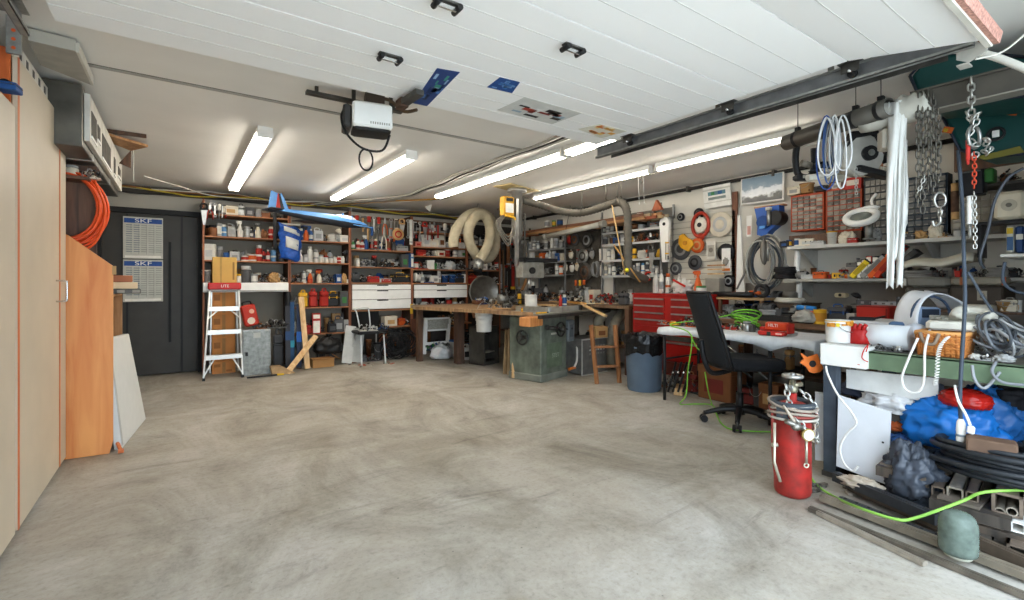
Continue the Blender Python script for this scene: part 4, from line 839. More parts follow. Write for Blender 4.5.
m = MB(); m.tube(curve([(-.08, .3, sz), (-.13, .32, sz+.28), (-.16, .33, sz+.34), (.02, .33, sz+.35), (.06, .33, sz+.3), (.08, .3, sz)], 5), .011, AL, 8); part('back_frame', m, t)
row('heap 368 18 7 lg wh,heap 381 14 6 bl bk', 'lying on the black chair seat', 'oddments on the small chair', 'Y', 7.08, sz+.021)
m = MB(); rnd = random.Random(2)
for k in range(26):
    c = Vector((rnd.uniform(-.16, .16), rnd.uniform(-.05, .08), .2+rnd.uniform(-.08, .12))); m.torus(c, rnd.uniform(.12, .2), .008, BLACK, 18, 5, rot(rnd.uniform(.9, 1.8), rnd.uniform(-.5, .5), rnd.uniform(-.6, .6)))
m.v = [Vector((v.x, v.y, max(v.z, .006))) for v in m.v]; one('cable_tangle', 'heap of tangled black cables on the floor right of the chair', 'cables', m, (X(399, 7.2), 7.2, .01), kind='stuff')
row('case 362 9 7 dg bk,heap 371 14 8 ma dg,heap 350 12 5 wh br,tub 378 9 18 dg bk', 'on the floor under the small chair', 'things under the small chair', 'Y', 7.3, .001)
lean('wooden_post', 'dark brown plank standing between cable heap and white frame', 'post', (417, 357), (413.5, 319), None, 7.3, 7, wood('#6e3f28', '#4a2a1c', 5), .04)
m = MB(); m.bx(-.02, .02, 0, .01, -.16, 0, mat('#d9b02c')); one('yellow_strap', 'short yellow strap hanging at the corner of the white drawers', 'strap', m, (X(411.8, 7.38), 7.385, Zs(411, 304, 7.38)))
# white chair frame etc. beneath bench
t = thing('caned_chair_frame', 'white wooden chair frame with caned back standing under the workbench', 'frame', (X(437, 6.95), 6.95, 0)); s = dep(t.location)/F
def fx(px): return X(px, 6.95)-t.location.x
def fz(py): return Zs(437, py, 6.95)
for (a, b, w_) in (((424, 353), (427, 317.5), 3.6), ((447, 346), (450.5, 319), 3.2)):
    m = MB(); beam(m, (fx(a[0]), 0, max(fz(a[1]), .0)), (fx(b[0]), .04, fz(b[1])), w_*s, .04, WHITE); part('leg', m, t)
for py, px0, px1, h_ in ((343, 427, 449, 2.6), (318.5, 428, 450, 1.6), (330, 428, 449, 1.6)): m = MB(); m.bx(fx(px0), fx(px1), .0, .03, fz(py)-h_*s/2, fz(py)+h_*s/2, WHITE); part('rail', m, t)
m = MB(); m.bx(fx(428), fx(449), .012, .016, fz(330), fz(319), mat('#a7a498', .8, 0, .3, 60)); part('cane_panel', m, t)
m = MB(); m.bx(-.16, .16, -.0, .02, 0, .3, '#2a2522'); one('dark_panel', 'dark brown backing board behind the white chair frame', 'board', m, (X(440, 7.2), 7.2, .16))
m = MB().blob((0, 0, .09), (.36, .26, .27), mat('#d2d3d4', .35), seed=4, amp=.14, sharp=True, nu=26, nv=16); one('white_bag', 'white plastic bag of scrap at the foot of the white frame', 'bag', m, (X(441, 6.85), 6.85, .0))
row('heap 438 22 9 gy bl,heap 430 12 8 gn dg', 'behind the white plastic bag', 'scrap under the bench', 'Y', 6.98, .13)
row('tub 455 12 17 wh bl', 'on the floor left of the bench post', 'buckets under the bench', 'Y', 6.9, .001)
row('heap 452 16 12 iv tn,heap 442 18 8 br ru,lamp 457 10 9 iv wh', 'on the low ledge behind white frame', 'oddments under the two drawers', 'Y', 7.3, .52)
m = MB(); m.bx(X(418, 7.4), X(466, 7.4), 7.2, 7.42, .50, .52, SHM); one('ledge_board', 'brown ledge board under the two drawer chest', 'board', m)
# ================================================================ TABLE SAW, outfeed bench
AN = .27  # the saw stands turned from the walls
so = at(541, 383, Z=0); ca, sa = math.cos(AN), math.sin(AN)
def sl(x, y, z=0): return Vector((so.x+x*ca-y*sa, so.y+x*sa+y*ca, z))
GRN = mat('#6c7468', .5, .15, .35, 7, .05, dirt='#4d5249'); GR2 = mat('#7c8076', .5, .2, .3, 6)
t = thing('table_saw', 'grey green cabinet table saw with two handwheels in the middle of the shop', 'table saw', tuple(so), AN)
SW, SD = .56, .50
m = MB(); m.bx(0, SW, 0, SD, .06, .78, GRN, ch=.012); m.bx(-.01, SW+.01, -.01, SD+.01, 0, .09, GR2, ch=.01); part('cabinet', m, t, bevel=.004)
m = MB(); m.bx(.12, .44, -.006, .0, .16, .46, mat('#62705c', .5, .1, .3, 9)); m.bx(.2, .33, -.009, -.006, .56, .585, '#b9b6a8'); d = part('access_door', m, t)
lettering('STET', .07, '#9aa596', d, (.3, -.0065, .3), (PI/2, 0, 0)); lettering('M', .05, '#c7cabd', d, (.27, -.0065, .64), (PI/2, 0, 0))
def wheel(c, r_, ax, lab=None):
    m = MB(); q = rot(PI/2, 0, 0) if ax == 'Y' else rot(0, -PI/2, 0)
    m.torus(c, r_, .012, mat('#3d3f3c', .4, .6), 24, 8, q)
    for k in range(3):
        a = k*2.1+.4; v = q @ Vector((r_*math.cos(a), r_*math.sin(a), 0)); m.cyl(c, Vector(c)+v, .009, DSTEEL, 6)
    nrm = q @ Vector((0, 0, 1)); m.cyl(Vector(c)-nrm*.03, Vector(c)+nrm*.06*(1), .028, DSTEEL, 10); v = q @ Vector((r_*.9, 0, 0)); m.cyl(Vector(c)+v, Vector(c)+v-(nrm if ax == 'Y' else nrm)*(-.05), .011, BLACK, 8)
    part('handwheel', m, t, lab)
wheel((.36, -.045, .62), .085, 'Y'); wheel((-.04, .26, .53), .085, 'X')
m = MB(); m.cyl((.12, -.03, .655), (.24, -.05, .64), .02, DSTEEL, 8, r2=.03); m.cyl((.1, -.04, .66), (.1, .0, .66), .03, DSTEEL, 10); part('lock_knob', m, t)
m = MB(); m.bx(SW+.005, SW+.16, -.02, .06, .44, .72, mat('#70777a', .5, .3, .2), ch=.008); m.bx(SW+.04, SW+.12, -.026, -.02, .5, .66, '#53595c'); m.cyl((SW+.08, -.026, .61), (SW+.08, -.034, .61), .015, '#2a2a2a', 10); part('switch_box', m, t, bevel=.003)
m = MB(); m.tube(curve([(SW+.16, -.05, .38), (SW+.12, -.08, .33), (SW+.08, -.1, .2), (SW+.02, -.1, .12)], 5), .014, AL, 8); m.cyl((SW+.04, -.1, .115), (SW-.1, -.1, .115), .018, mat('#c9702c'), 8); part('crank', m, t, 'bent steel crank with orange handle')
m = MB(); m.bx(-.13, SW+1.40, -.10, .62, .80, .835, mat('#8b897f', .35, .6, .3, 6), ch=.004)
m.bx(-.2, SW+.9, -.15, -.10, .785, .825, DSTEEL); m.bx(.05, .5, .05, .45, .78, .80, DSTEEL); part('table_top', m, t, bevel=.003)
m = MB(); m.bx(.25, .27, -.14, .6, .836, .90, STEEL); m.bx(.22, .95, .05, .1, .836, .895, mat('#b7b7b0', .4, .5)); m.bx(.93, 1.0, .035, .115, .83, .9, DSTEEL); part('fence', m, t)
for (x, y) in ((1.6, .05), (1.6, .5)): part('leg', MB().bx(x-.025, x+.025, y-.025, y+.025, 0, .80, DSTEEL), t)
# outfeed bench
e = [at(415, 306.5, Z=.86), at(460, 308, Z=.86), at(524, 311, Z=.86)]
t = thing('outfeed_bench', 'long weathered wooden bench on a dark post, left of the table saw', 'workbench', (0, 0, 0))
pl = [e[0]+Vector((0, 0, 0)), sl(-.22, -.05, .86), sl(-.15, .63, .86), sl(.9, .66, .86), Vector((4.3, 6.9, .86)), Vector((2.95, 7.0, .86))]
m = MB(); m.prism([(p.x, p.y, .815) for p in pl], (0, 0, .045), wood('#9c7d59', '#6c5138', 4)); part('bench_top', m, t)
pp = at(461, 364, Z=0); m = MB(); m.bx(pp.x-.06, pp.x+.06, pp.y-.0, pp.y+.12, 0, .815, wood('#5f4230', '#3a281c', 5)); part('leg', m, t, bevel=.004)
p2 = at(515, 376, Z=0); part('leg', MB().bx(4.0, 4.1, 6.6, 6.7, 0, .815, DWOOD), t); part('leg', MB().bx(2.98, 3.06, 6.8, 6.88, 0, .815, DWOOD), t)
m = MB(); m.box(sl(-.22, -.02, .755), (.26, .16, .11), wood('#c98a50', '#a9672e', 5), rot(0, 0, AN), ch=.01); part('apron_block', m, t, 'orange wooden block under the bench edge')
# boards standing by saw left side
for (p0, p1, w_, mt, lab) in (((505, 375), (507, 330), 4, wood('#a98d68', '#7d6344', 5), 'worn board standing left of the table saw, with red stained end'), ((509.5, 376), (510.5, 329), 4, wood('#b39a76', '#8a7050', 5), 'weathered board standing left of the table saw, middle of three'), ((513, 379), (513.5, 345), 2.4, PINE, 'short narrow batten standing closest to the table saw')):
    lean('wooden_board', lab, 'board', p0, p1, None, at(*p0, Z=0).y+.10, w_, mt, .02)
# things beneath outfeed bench: hanging bucket, dark open crate, jerry cans
t = thing('hanging_bucket', 'ribbed white plastic bucket hanging under the bench edge', 'bucket', tuple(at(484, 331.5, Y=5.5))); 
m = MB(); r_ = 9.2*dep(t.location)/F; m.lathe((0, 0, 0), [(r_*.8, 0), (r_*.82, .03), (r_*.86, .14), (r_*.93, .15), (r_*.93, .17), (r_*.9, .175), (r_*.97, .2), (r_*.97, .22), (r_*.94, .225), (r_*1.0, .25), (r_*1.0, .28), (r_*.95, .28), (r_*.78, .02)], mat('#cfcdc6', .5), 20, cap=False); m.lathe((0, 0, .004), [(.001, 0), (r_*.8, 0)], DWHITE, 20, cap=False); part('body', m, t)
m = MB(); m.tube(curve([(-r_, 0, .26), (-r_*.6, 0, .36), (0, 0, .40), (r_*.6, 0, .36), (r_, 0, .26)], 4), .004, STEEL, 6); part('bail_handle', m, t)
m = MB(); m.prism([(-.1, 0, .0), (.1, 0, .02), (.14, 0, .14), (-.14, 0, .14)], (0, .1, 0), mat('#8a5c38')); one('cardboard_scrap', 'brown scrap board wedged under the bench above the white bucket', 'board', m, tuple(at(483, 318, Y=5.62)))
row('bottle 478 5 18 wh wh milky', 'hanging low beside the ribbed bucket', 'things under the bench', 'Y', 6.3, .37)
t = thing('open_crate', 'dark grey open fronted crate standing under the bench, beside the saw', 'crate', tuple(at(484, 366, Z=0)), .3); a = at(482, 366, Z=0); b = at(504, 368, Z=0); w = .34; h = .56; g = mat('#47443e', .7, .1, .4, 7)
m = MB(); m.bx(0, .03, 0, .30, 0, h, g); m.bx(w-.03, w, 0, .30, 0, h, g); m.bx(0, w, 0, .30, h-.03, h, g); m.bx(0, w, 0, .30, 0, .05, g); m.bx(0, w, .28, .30, 0, h, g); part('shell', m, t, bevel=.004)
m = MB(); m.bx(.04, w-.04, .05, .27, .17, .19, mat('#8a8578')); m.bx(.04, w-.04, .16, .27, .195, .42, '#3c3a35'); part('shelf', m, t)
row('jerry 467 11 16 wh bk', 'on the floor right of the bench post', 'cans under the bench', 'Y', 6.55, .001)
row('jerry 476 9 14 wh dg,tub 470 9 12 wh bl', 'behind the front white can', 'cans under the bench', 'Y', 6.9, .001)
row('heap 474 18 14 dg br,coil 468 14 14 bk bk', 'below the bench behind white cans', 'scrap under the bench', 'Y', 7.1, .18)
# round metal lid + things on bench
lp = at(484, 291.5, Y=6.9); m = MB(); R = 16*dep(lp)/F; m.lathe((0, 0, 0), [(R*.98, -.012), (R, 0), (R*.99, .01), (R*.93, .012), (R*.9, .004), (.01, .016)], mat('#77736b', .35, .75, .3, 12), 40, rot(PI/2, 0, -.15)); one('round_metal_lid', 'large round grey metal lid standing on edge behind the bench', 'lid', m, tuple(lp))
def on(spec, where, group, z, plane='Y', v=6): row(spec, where, group, plane, v, z)
on('heap 484 14 9 lg bl,coil 478 14 5 br iv,heap 494 12 6 ds br', 'on the bench before the round lid', 'goods on the outfeed bench', .861, v=6.6)
on('motor 503 14 11 ga ds,heap 512 12 8 gy ds,spray 519.5 4 13 ye bk,case 526 8 6 ds br,heap 497 16 5 ga tn', 'on the far bench end', 'goods on the outfeed bench', .861, v=6.2)
on('motor 507 14 5 ds ch,heap 498 18 5 ga tn', 'on the bench close to the saw', 'goods on the outfeed bench', .861, v=5.3)
pz = .837
def onp(kind, px, wp, hp, a_, b_, lab, z, Y, name=None, rz=0, cat=None):
    p = at(px, HOR, Y=Y); s = dep(p)/F; one(name or NAMES.get(kind, kind), lab, cat or NOUN.get(kind, kind), KIND[kind](wp*s, hp*s, COLW.get(a_, a_), COLW.get(b_, b_)), (p.x, p.y, z), rz)
onp('tin', 531, 12.5, 16, 'wh', 'wh', 'white lidded tub standing on the table saw top', pz, 5.0, 'white_tub')
onp('bottle', 560.5, 3.5, 15, 'rd', 'rd', 'slim red bottle standing on the saw top beside a blue can', pz, 4.95)
onp('spray', 564.5, 4.5, 15, 'bl', 'wh', 'blue and white spray can standing on the saw top', pz, 4.95)
m = MB(); m.bx(-.09, .09, -.012, .012, 0, .016, mat('#d8a52c')); m.cyl((.09, 0, .008), (.13, 0, .008), .008, BLACK, 6); one('yellow_knife', 'small yellow handled tool at the front edge of the saw top', 'tool', m, tuple(sl(-.02, -.02, pz)), .2)
onp('spray', 522, 2, 5, 'ye', 'or', 'tiny yellow tube standing on saw top left of the white tub', pz, 4.75, 'glue_tube')
for k, (q0, q1, w_, mt, lab) in enumerate((((566, 5.65), (584, 4.95), .08, wood('#d29a4c', '#b07a30', 5), 'thick honey coloured board lying across the saw table'), ((535, 5.7), (556, 5.3), .05, PINE, 'pale batten lying behind the white tub on the saw'), ((578, 5.15), (641, 4.5), .11, wood('#c9bda4', '#9d917a', 4), 'wide grey weathered board lying on the right of saw table'), ((590, 5.35), (644, 4.75), .09, wood('#bfae92', '#8f8166', 4), 'long grey brown plank at the back of the saw table'))):
    a, b = at(q0[0], HOR, Y=q0[1]), at(q1[0], HOR, Y=q1[1]); a.z = b.z = .851+.026*k+(.06 if k in (0, 3) else 0)
    b.x = min(b.x, 5.42); m = MB(); beam(m, a, b, w_, .025, mt, Vector((0, 0, 1)).cross(b-a)); one('wooden_board', lab, 'board', m)
a, b = at(581, 304, Y=4.95), at(606, 316, Y=4.35); one('wooden_board', 'pale batten sticking out over the front edge of the saw table', 'board', beam(MB(), a, b, .045, .025, PINE))
# crate behind the ladder-stool, and stool
t = thing('grey_vent_box', 'grey steel machine housing with pale edges behind the small wooden ladder', 'housing', tuple(at(583, 376, Z=0)), .08)
g = mat('#72726f', .5, .3, .25); w = .50; h = .47
part('shell', MB().bx(-.02, w-.02, .0, .4, .01, h, g, ch=.01), t)
m = MB()
for r_ in range(3):
    for c in range(6): m.bx(.12+c*.055, .15+c*.055, -.003, .0, .26+r_*.05, .28+r_*.05, '#c9c9c2' if r_ == 1 else '#8f8f8a')
part('vent_slots', m, t); m = MB(); m.bx(-.03, w-.01, -.008, 0, h-.012, h+.004, '#b9b9b4'); m.bx(-.03, -.018, -.008, 0, 0, h, '#b9b9b4'); m.bx(-.03, w-.01, -.008, 0, .0, .012, '#b9b9b4'); part('edge_trim', m, t)
row('box 599 10 11 tn br', 'on the grey machine housing', 'boxes behind the small ladder', 'Y', 4.55, h+.012)
t = thing('wooden_step_ladder', 'short two rung wooden ladder leaning beside the blue grey bin', 'ladder', tuple(at(607, 385, Z=0))); O = t.location
a0, a1 = at(597, 384, Z=0)-O, at(591, 325, Y=at(597, 384, Z=0).y+.12)-O; b0, b1 = at(619.5, 383, Z=0)-O, at(615, 325, Y=at(619.5, 383, Z=0).y+.12)-O
WD = wood('#a87448', '#7d4f2e', 5)
for a, b in ((a0, a1), (b0, b1)): part('rail', beam(MB(), a, b, .03, .05, WD), t, bevel=.003)
for f in (.29, .62): a, b = a0.lerp(a1, f), b0.lerp(b1, f); part('rung', beam(MB(), a, b, .022, .07, WD, Vector((0, 0, 1))), t)
# big grey ducts under the saw table
for k, pts in enumerate((((602, 316), (598, 322), (600, 335)), ((626, 309), (616, 322), (610, 345), (612, 365)))):
    P = [at(px, py, Y=4.75-.1*k) for px, py in pts]; m = MB(); m.tube(curve([tuple(p) for p in P], 10), .075, mat('#8b8474', .6, .2, .25), 14, rib=.94); one('dust_duct', ['short grey flexible duct curving under the saw table', 'long grey flexible duct curving down behind the small wooden ladder'][k], 'duct', m)
# bin with black bag
bp = at(647, 393, Z=0)+Vector((.12, .14, 0)); D = dep(bp); R = 18.5*D/F; H = .52
t = thing('trash_bin', 'blue grey round trash bin lined with a black bag', 'bin', tuple(bp))
m = MB(); m.lathe((0, 0, 0), [(R*.84, 0), (R*.88, .02), (R*.98, H*.9), (R*1.03, H*.93), (R*1.03, H)], mat('#5b6b7c', .5, 0, .12, 6), 28, cap=False); m.lathe((0, 0, .002), [(.001, 0), (R*.84, 0)], '#5b6b7c', 28, cap=False); part('bin_body', m, t)
m = MB(); n = 40; prof = [(1.04, .50), (1.07, .52), (1.13, .54), (1.12, .60), (1.02, .615), (.9, .60), (.8, .52), (.55, .5), (.02, .52)]
vs = []; fs = []
for j, (rr, zz) in enumerate(prof):
    for i in range(n):
        a = 2*PI*i/n; k_ = noise.noise(Vector((math.cos(a)*3, math.sin(a)*3, j*.6)))
        low = (.5+.5*noise.noise(Vector((math.cos(a)*1.3, math.sin(a)*1.3, 7))))*.16 if j == 0 else 0
        vs.append((R*rr*math.cos(a)*(1+.09*k_), R*rr*math.sin(a)*(1+.09*k_), zz+.05*k_-low))
for j in range(len(prof)-1):
    for i in range(n): fs.append((j*n+i, j*n+(i+1) % n, (j+1)*n+(i+1) % n, (j+1)*n+i))
m.add(vs, fs, mat('#161617', .25, 0, .1), False); part('bin_liner', m, t, 'crumpled black liner bag folded over the rim')
# ================================================================ over-saw column, hoses
c0 = at(517, 190, Z=2.44); t = thing('dust_column', 'clear plastic dust column hanging from ceiling plate above the saw', 'dust duct', (c0.x, c0.y, 0)); D = dep(c0)
m = MB(); m.box((0, 0, 2.455), (.62, .3, .012), wood('#cbb98a', '#a8945f', 4), rot(0, 0, .3)); part('ceiling_plate', m, t)
zb = at(517, 244, Y=c0.y).z; m = MB(); m.lathe((0, 0, 0), [(.075, zb+.1), (.075, 2.40), (.13, 2.41), (.13, 2.448)], mat('#9d9a93', .35, .45, .3, 8), 18); m.lathe((0, 0, 0), [(.05, zb-.02), (.075, zb+.1)], DSTEEL, 18); part('pipe', m, t)
m = MB(); m.bx(-.09, -.05, -.11, -.07, zb-.3, 2.3, STEEL); m.bx(.05, .07, -.1, -.08, zb-.25, zb+.4, DSTEEL); part('support_rod', m, t)
m = MB(); m.bx(-.28, -.11, -.1, .0, 2.07, 2.32, mat('#bf8f2a'), ch=.012); m.bx(-.25, -.13, -.108, -.1, 2.11, 2.23, '#dcdcd6'); m.bx(-.24, -.14, -.108, -.1, 2.26, 2.3, '#2a2a2a'); part('control_box', m, t, 'yellow framed control box with white face')
m = MB()
for k in range(4): m.tube(curve([(-.2-.02*k, -.06, 2.08), (-.3-.02*k, -.05, 1.95), (-.18, -.06, 1.8-.04*k), (-.1, -.06, 1.95)], 6), .007, '#6d685f', 6)
m.tube(curve([(-.26, -.1, 2.07), (-.12, -.1, 2.05), (-.1, -.1, 2.02)], 4), .014, '#d8a52c', 6); part('cord', m, t)
m = MB(); m.bx(.09, .13, -.3, -.2, zb, zb+.01, DSTEEL); z2 = at(535, 262, Y=c0.y).z; m.bx(.02, .62, -.1, .15, z2, z2+.05, mat('#2b2b2b', .5, .4)); m.bx(.0, .10, -.05, .05, z2+.05, zb, DSTEEL); part('arm', m, t)
m = MB(); m.bx(.05, .42, -.06, .1, z2-.22, z2-.002, mat('#9b9990', .4, .5, .3), ch=.01); m.cyl((.2, -.09, z2-.12), (.2, -.06, z2-.12), .045, BLACK, 14); m.cyl((.2, 0, z2-.22), (.2, 0, z2-.36), .03, STEEL, 10); part('router_head', m, t, 'grey metal head with black knob')
# sagging ribbed hose
P = [at(522, 200, Y=c0.y-.02), at(540, 205, X=4.05), at(560, 211, X=4.2), at(580, 213, X=4.3), at(600, 208, X=4.36), at(614, 203, X=4.4), at(622, 203, X=4.4), at(627, 212, X=4.4), at(628, 235, X=4.4), at(628, 258, X=4.4), at(630, 271, X=4.42), at(638, 276, X=4.55), at(645, 279, X=4.75)]
m = MB(); m.tube(curve([tuple(p) for p in P], 12), .052, mat('#5b564d', .6, .1, .2), 12, rib=.8); hose = one('flexible_hose', 'sagging ribbed grey hose from the saw column down beside the white shelves', 'hose', m)
for k, px in enumerate((582, 606, 617, 621)):
    py = [210, 203, 201, 201][k]; p = at(px, py, X=[4.3, 4.38, 4.4, 4.4][k]); m = MB(); m.cyl(p, (p.x, p.y, ZC-.001), .004, '#6b675e', 5); m.torus(p, .057, .004, '#3a3834', 14, 5, rot(PI/2, 0, .4)); one('hose_hanger', f'wire hanger holding up the sagging hose, {["at its lowest dip", "before the bend", "at the bend", "just past the bend"][k]}', 'hanger', m)
m = MB(); p = at(612, 205, X=4.37); q = at(625, 275, X=4.37); m.cyl(p, q, .009, '#b99a6a', 6); q2 = at(642, 282, X=4.42); m.tube([tuple(at(614, 245, X=4.36)), tuple(at(640, 282, X=4.4))], .008, '#b9894a', 6); m.blob(at(627, 270, X=4.33), (.05, .05, .05), '#e0d22c', flat=False, amp=0); one('tan_string', 'tan cords with a yellow ball hanging from the black hose bend', 'cord', m)
# big coiled hose
hp = at(484, 238, Y=6.6); D = dep(hp); s = D/F
t = thing('coiled_duct_hose', 'thick coiled beige duct hose hung from the ceiling above the round lid', 'hose', tuple(hp)); RT = Vector((CY, -SY, 0))
def q_(px, py, d=0): return at(px, py, Y=6.6+d)-hp
loop = [(454, 247, .0), (453.5, 240, 0), (456, 230, 0), (462, 221, 0), (469, 215, 0.0), (477, 212.5, .02), (486, 215, .05), (492, 222, .08), (495, 235, .1), (495, 248, .1), (490, 257, .1), (481, 258, .08), (473, 250, .0), (469, 240, -.05), (469, 228, -.1), (474, 218, -.12), (480, 214.5, -.13), (486, 217, -.13), (490, 227, -.13), (489.5, 240, -.13), (485, 252, -.12), (479, 260, -.12)]
m = MB(); m.tube(curve([tuple(q_(*l)) for l in loop], 9), .085, mat('#b3a990', .75, 0, .18, 12), 14, rib=.93); part('hose', m, t)
a = q_(479, 260, -.12); b = q_(478, 269, -.14); m = MB(); m.cyl(a, b, .082, GALV, 16); m.cyl(b, b+(b-a)*.25, .07, BLACK, 14); part('coupling', m, t, 'shiny metal end coupling')
m = MB(); m.cyl(q_(477, 213, 0), q_(478, 195, 0)*1.0, .004, STEEL, 5); z_ = ZC-hp.z-.001
for px in (473, 481): p = q_(px, 214, -.02); m.cyl(p, (q_(478, 196)[0], p.y, z_), .004, STEEL, 5)
part('hanging_wire', m, t)
# ================================================================ RIGHT WALL, far part: bench, shelves, lumber rack
def YX(px, X_): return at(px, HOR, X=X_).y
def ZX(px, py, X_): return at(px, py, X=X_).z
XS = 5.18
# long side bench
y0, y1 = 4.2, 7.75
t = thing('side_bench', 'long dark cluttered bench along the right wall under the white shelves', 'workbench', (0, 0, 0))
part('bench_top', MB().bx(4.75, 5.49, y0, y1, .86, .90, wood('#7a6045', '#4f3b29', 4)), t)
for (x, y) in ((4.8, y0+.05), (4.8, 6), (4.8, y1-.1), (5.42, y0+.05), (5.42, y1-.1)): part('leg', MB().bx(x-.035, x+.035, y-.035, y+.035, 0, .86, DWOOD), t)
m = MB(); m.bx(5.0, 5.4, 4.3, 7.6, .3, .33, DWOOD); part('lower_shelf', m, t)
# metal shelf racks on wall
def rack(pxa, pxb, zs_, lab, depth=.27, col=None, back=True):
    ya, yb_ = YX(pxa, XS), YX(pxb, XS); lo, hi = min(ya, yb_), max(ya, yb_); col = col or mat('#c4c6c4', .4, .3, .1)
    t = thing('wall_shelf_rack', lab, 'shelf', (XS, (lo+hi)/2, 0)); h = (hi-lo)/2
    for z in zs_: m = MB(); m.bx(0, depth, -h, h, z-.004, z, col); m.bx(0, .006, -h, h, z-.028, z+.004, col); part('shelf_board', m, t)
    for y in (-h+.01, h-.01):
        m = MB(); m.bx(0, .025, y-.01, y+.01, .905, max(zs_)+.18, mat('#8d8f8e', .4, .5)); m.bx(depth-.01, depth+.015, y-.01, y+.01, .905, max(zs_)+.18, mat('#8d8f8e', .4, .5)); part('post', m, t)
    if back: part('back_panel', MB().bx(depth+.018, depth+.024, -h, h, 1.0, max(zs_)+.15, mat('#6d6a63', .7, .2, .2)), t)
    return t
R1 = [ZX(640, y, XS) for y in (275, 258.5, 241.5, 228.8, 219)]
rack(601, 661, R1, 'grey white shelf rack behind the hanging black hose')
R2 = [ZX(540, y, XS) for y in (275, 262, 249.5)]
rack(527, 565, R2, 'narrow steel shelf rack beyond the hanging motor parts', col=mat('#a5a6a2', .4, .3, .15))
def shr(spec, where, group, z, dx=.08, X_=XS): row(spec, where, group, 'X', X_+dx, z+.001)
shr('bottle 604 4 10 dg wh,spray 608 4 11 wh gy,bottle 612 4 12 gy wh,tin 616 4 10 bk dg,tub 631 7 9 gy wh,cloth 634 8 8 br tn,tin 641 6 7 wh lg,cup 649 5 8 dg ye,case 655 7 6 gy or', 'on top shelf behind black hose', 'goods on the grey white rack', R1[3])
shr('box 626 7 9 gy lg,case 631 6 7 ye dg,jar 636 5 5 wh gy,heap 645 14 10 ru br,heap 655 11 8 br ds,tin 648 4 4 rd rd', 'on upper shelf of white rack', 'goods on the grey white rack', R1[2])
shr('box 604 6 12 wh iv,spray 609 4 11 wh gy,bottle 613 4 12 iv wh,tin 629 4 11 wh gy,spray 634.5 4 13 ye bk,coil 643 12 10 wh gy,drill 647 8 9 or dg,bottle 653 4 11 wh gy,cloth 660 7 9 ye gy', 'on middle shelf of white rack', 'goods on the grey white rack', R1[1])
shr('spray 602 4 11 wh wh,bottle 606 4 11 iv gy,tin 610 4 10 gy wh,spray 614 4 11 wh dg,jar 629 5 8 bl wh,bottle 634 4 10 gy wh,tin 638 4 12 wh gy,spray 643 4 12 wh lb,spray 647.5 4 13 dg wh,bottle 652 5 13 wh gy,tin 657 4 9 gy wh', 'on low shelf of white rack', 'goods on the grey white rack', R1[0])
shr('box 628 6 5 br tn,tin 634 5 5 gy wh,tub 640 6 7 wh rd,case 648 9 5 rd dg,heap 657 10 6 ds ru', 'on topmost board of white rack', 'goods on the grey white rack', R1[4])
shr('tin 530 5 9 wh gy,spray 534 4 11 wh gy,bottle 538 4 9 gy wh,tin 546 4 8 wh gy,spray 552 4 11 wh wh,tin 556 5 10 lg gy,jar 561 5 8 gy wh', 'on top shelf of narrow rack', 'goods on the narrow rack', R2[2])
shr('tin 532 6 10 wh wh,box 543 4 9 or wh,bottle 547 4 10 wh gy,spray 550 3 11 lg wh,tin 554 5 10 lg gy,box 558.5 4 8 bl gy,tub 562 5 8 iv gy', 'on middle shelf of narrow rack', 'goods on the narrow rack', R2[1])
shr('heap 531 10 8 gy ds,bottle 540 4 10 gy wh,spray 557 4 11 wh gy,tin 561 4 9 or wh,motor 549 9 8 ga ds', 'on low shelf of narrow rack', 'goods on the narrow rack', R2[0])
# machine parts wall between the racks
m = MB(); m.bx(5.40, 5.42, YX(600, 5.4), YX(566, 5.4), 1.0, 2.1, mat('#57524a', .8, .1, .3)); one('pegboard', 'dark tool board between the two shelf racks', 'board', m)
def hr(spec, where, group, z, X_=5.36): row(spec, where, group, 'X', X_, z, hang=True)
hr('motor 567 7 6 iv gy', 'a', 'b', 2.0) if 0 else None
hr('disc 575 12 12 dg br,disc 587 16 16 ds gy,bag 569 6 10 rd br', 'high on the dark tool board', 'parts hung on the tool board', ZX(580, 233, 5.36))
hr('bag 571 7 9 iv br,disc 583 15 15 ga ds,bag 592 7 11 gy dg,clamp 578 5 14 rd gy', 'at mid height on the dark tool board', 'parts hung on the tool board', ZX(580, 249, 5.33), 5.33)
hr('bag 565.5 6 9 iv gy,bag 572 7 10 wh ru,disc 585 20 20 ds ru,coil 595 9 16 gy bk,bag 577 6 9 iv tn', 'low on the dark tool board', 'parts hung on the tool board', ZX(580, 262, 5.30), 5.30)
hr('screwdriver 576 3 14 or ch,screwdriver 580 3 14 ye ch,screwdriver 584 3 12 or ch', 'in the row above the side bench', 'tools hung above the side bench', ZX(580, 280, 5.26), 5.26)
BZ = .901
def onb(spec, where, v, group='goods on the side bench', z=BZ): row(spec, where, group, 'X', v, z)
onb('tin 532 7 18 wh bk,box 541 7 12 dg gy,bottle 546 5 16 gy bk,heap 552 11 10 br gy,tin 562 6 14 ds gy,heap 570 12 13 gy ru,motor 580 12 14 ds ga,tin 587.5 6 15 ch lg,box 595 8 13 iv rd,heap 605 14 12 rd ds,heap 617 14 12 rd dg,tin 631 6 15 ga wh', 'along the side bench', 5.2)
onb('heap 520 12 10 ds gy,motor 527 14 10 ga gy,heap 538 14 8 br bk,heap 560 16 9 ds tn,case 624 10 14 dg bk,heap 598 12 8 gy tn,drill 610 9 9 rd bk,heap 575 14 8 dg iv', 'in front on the side bench', 4.95)
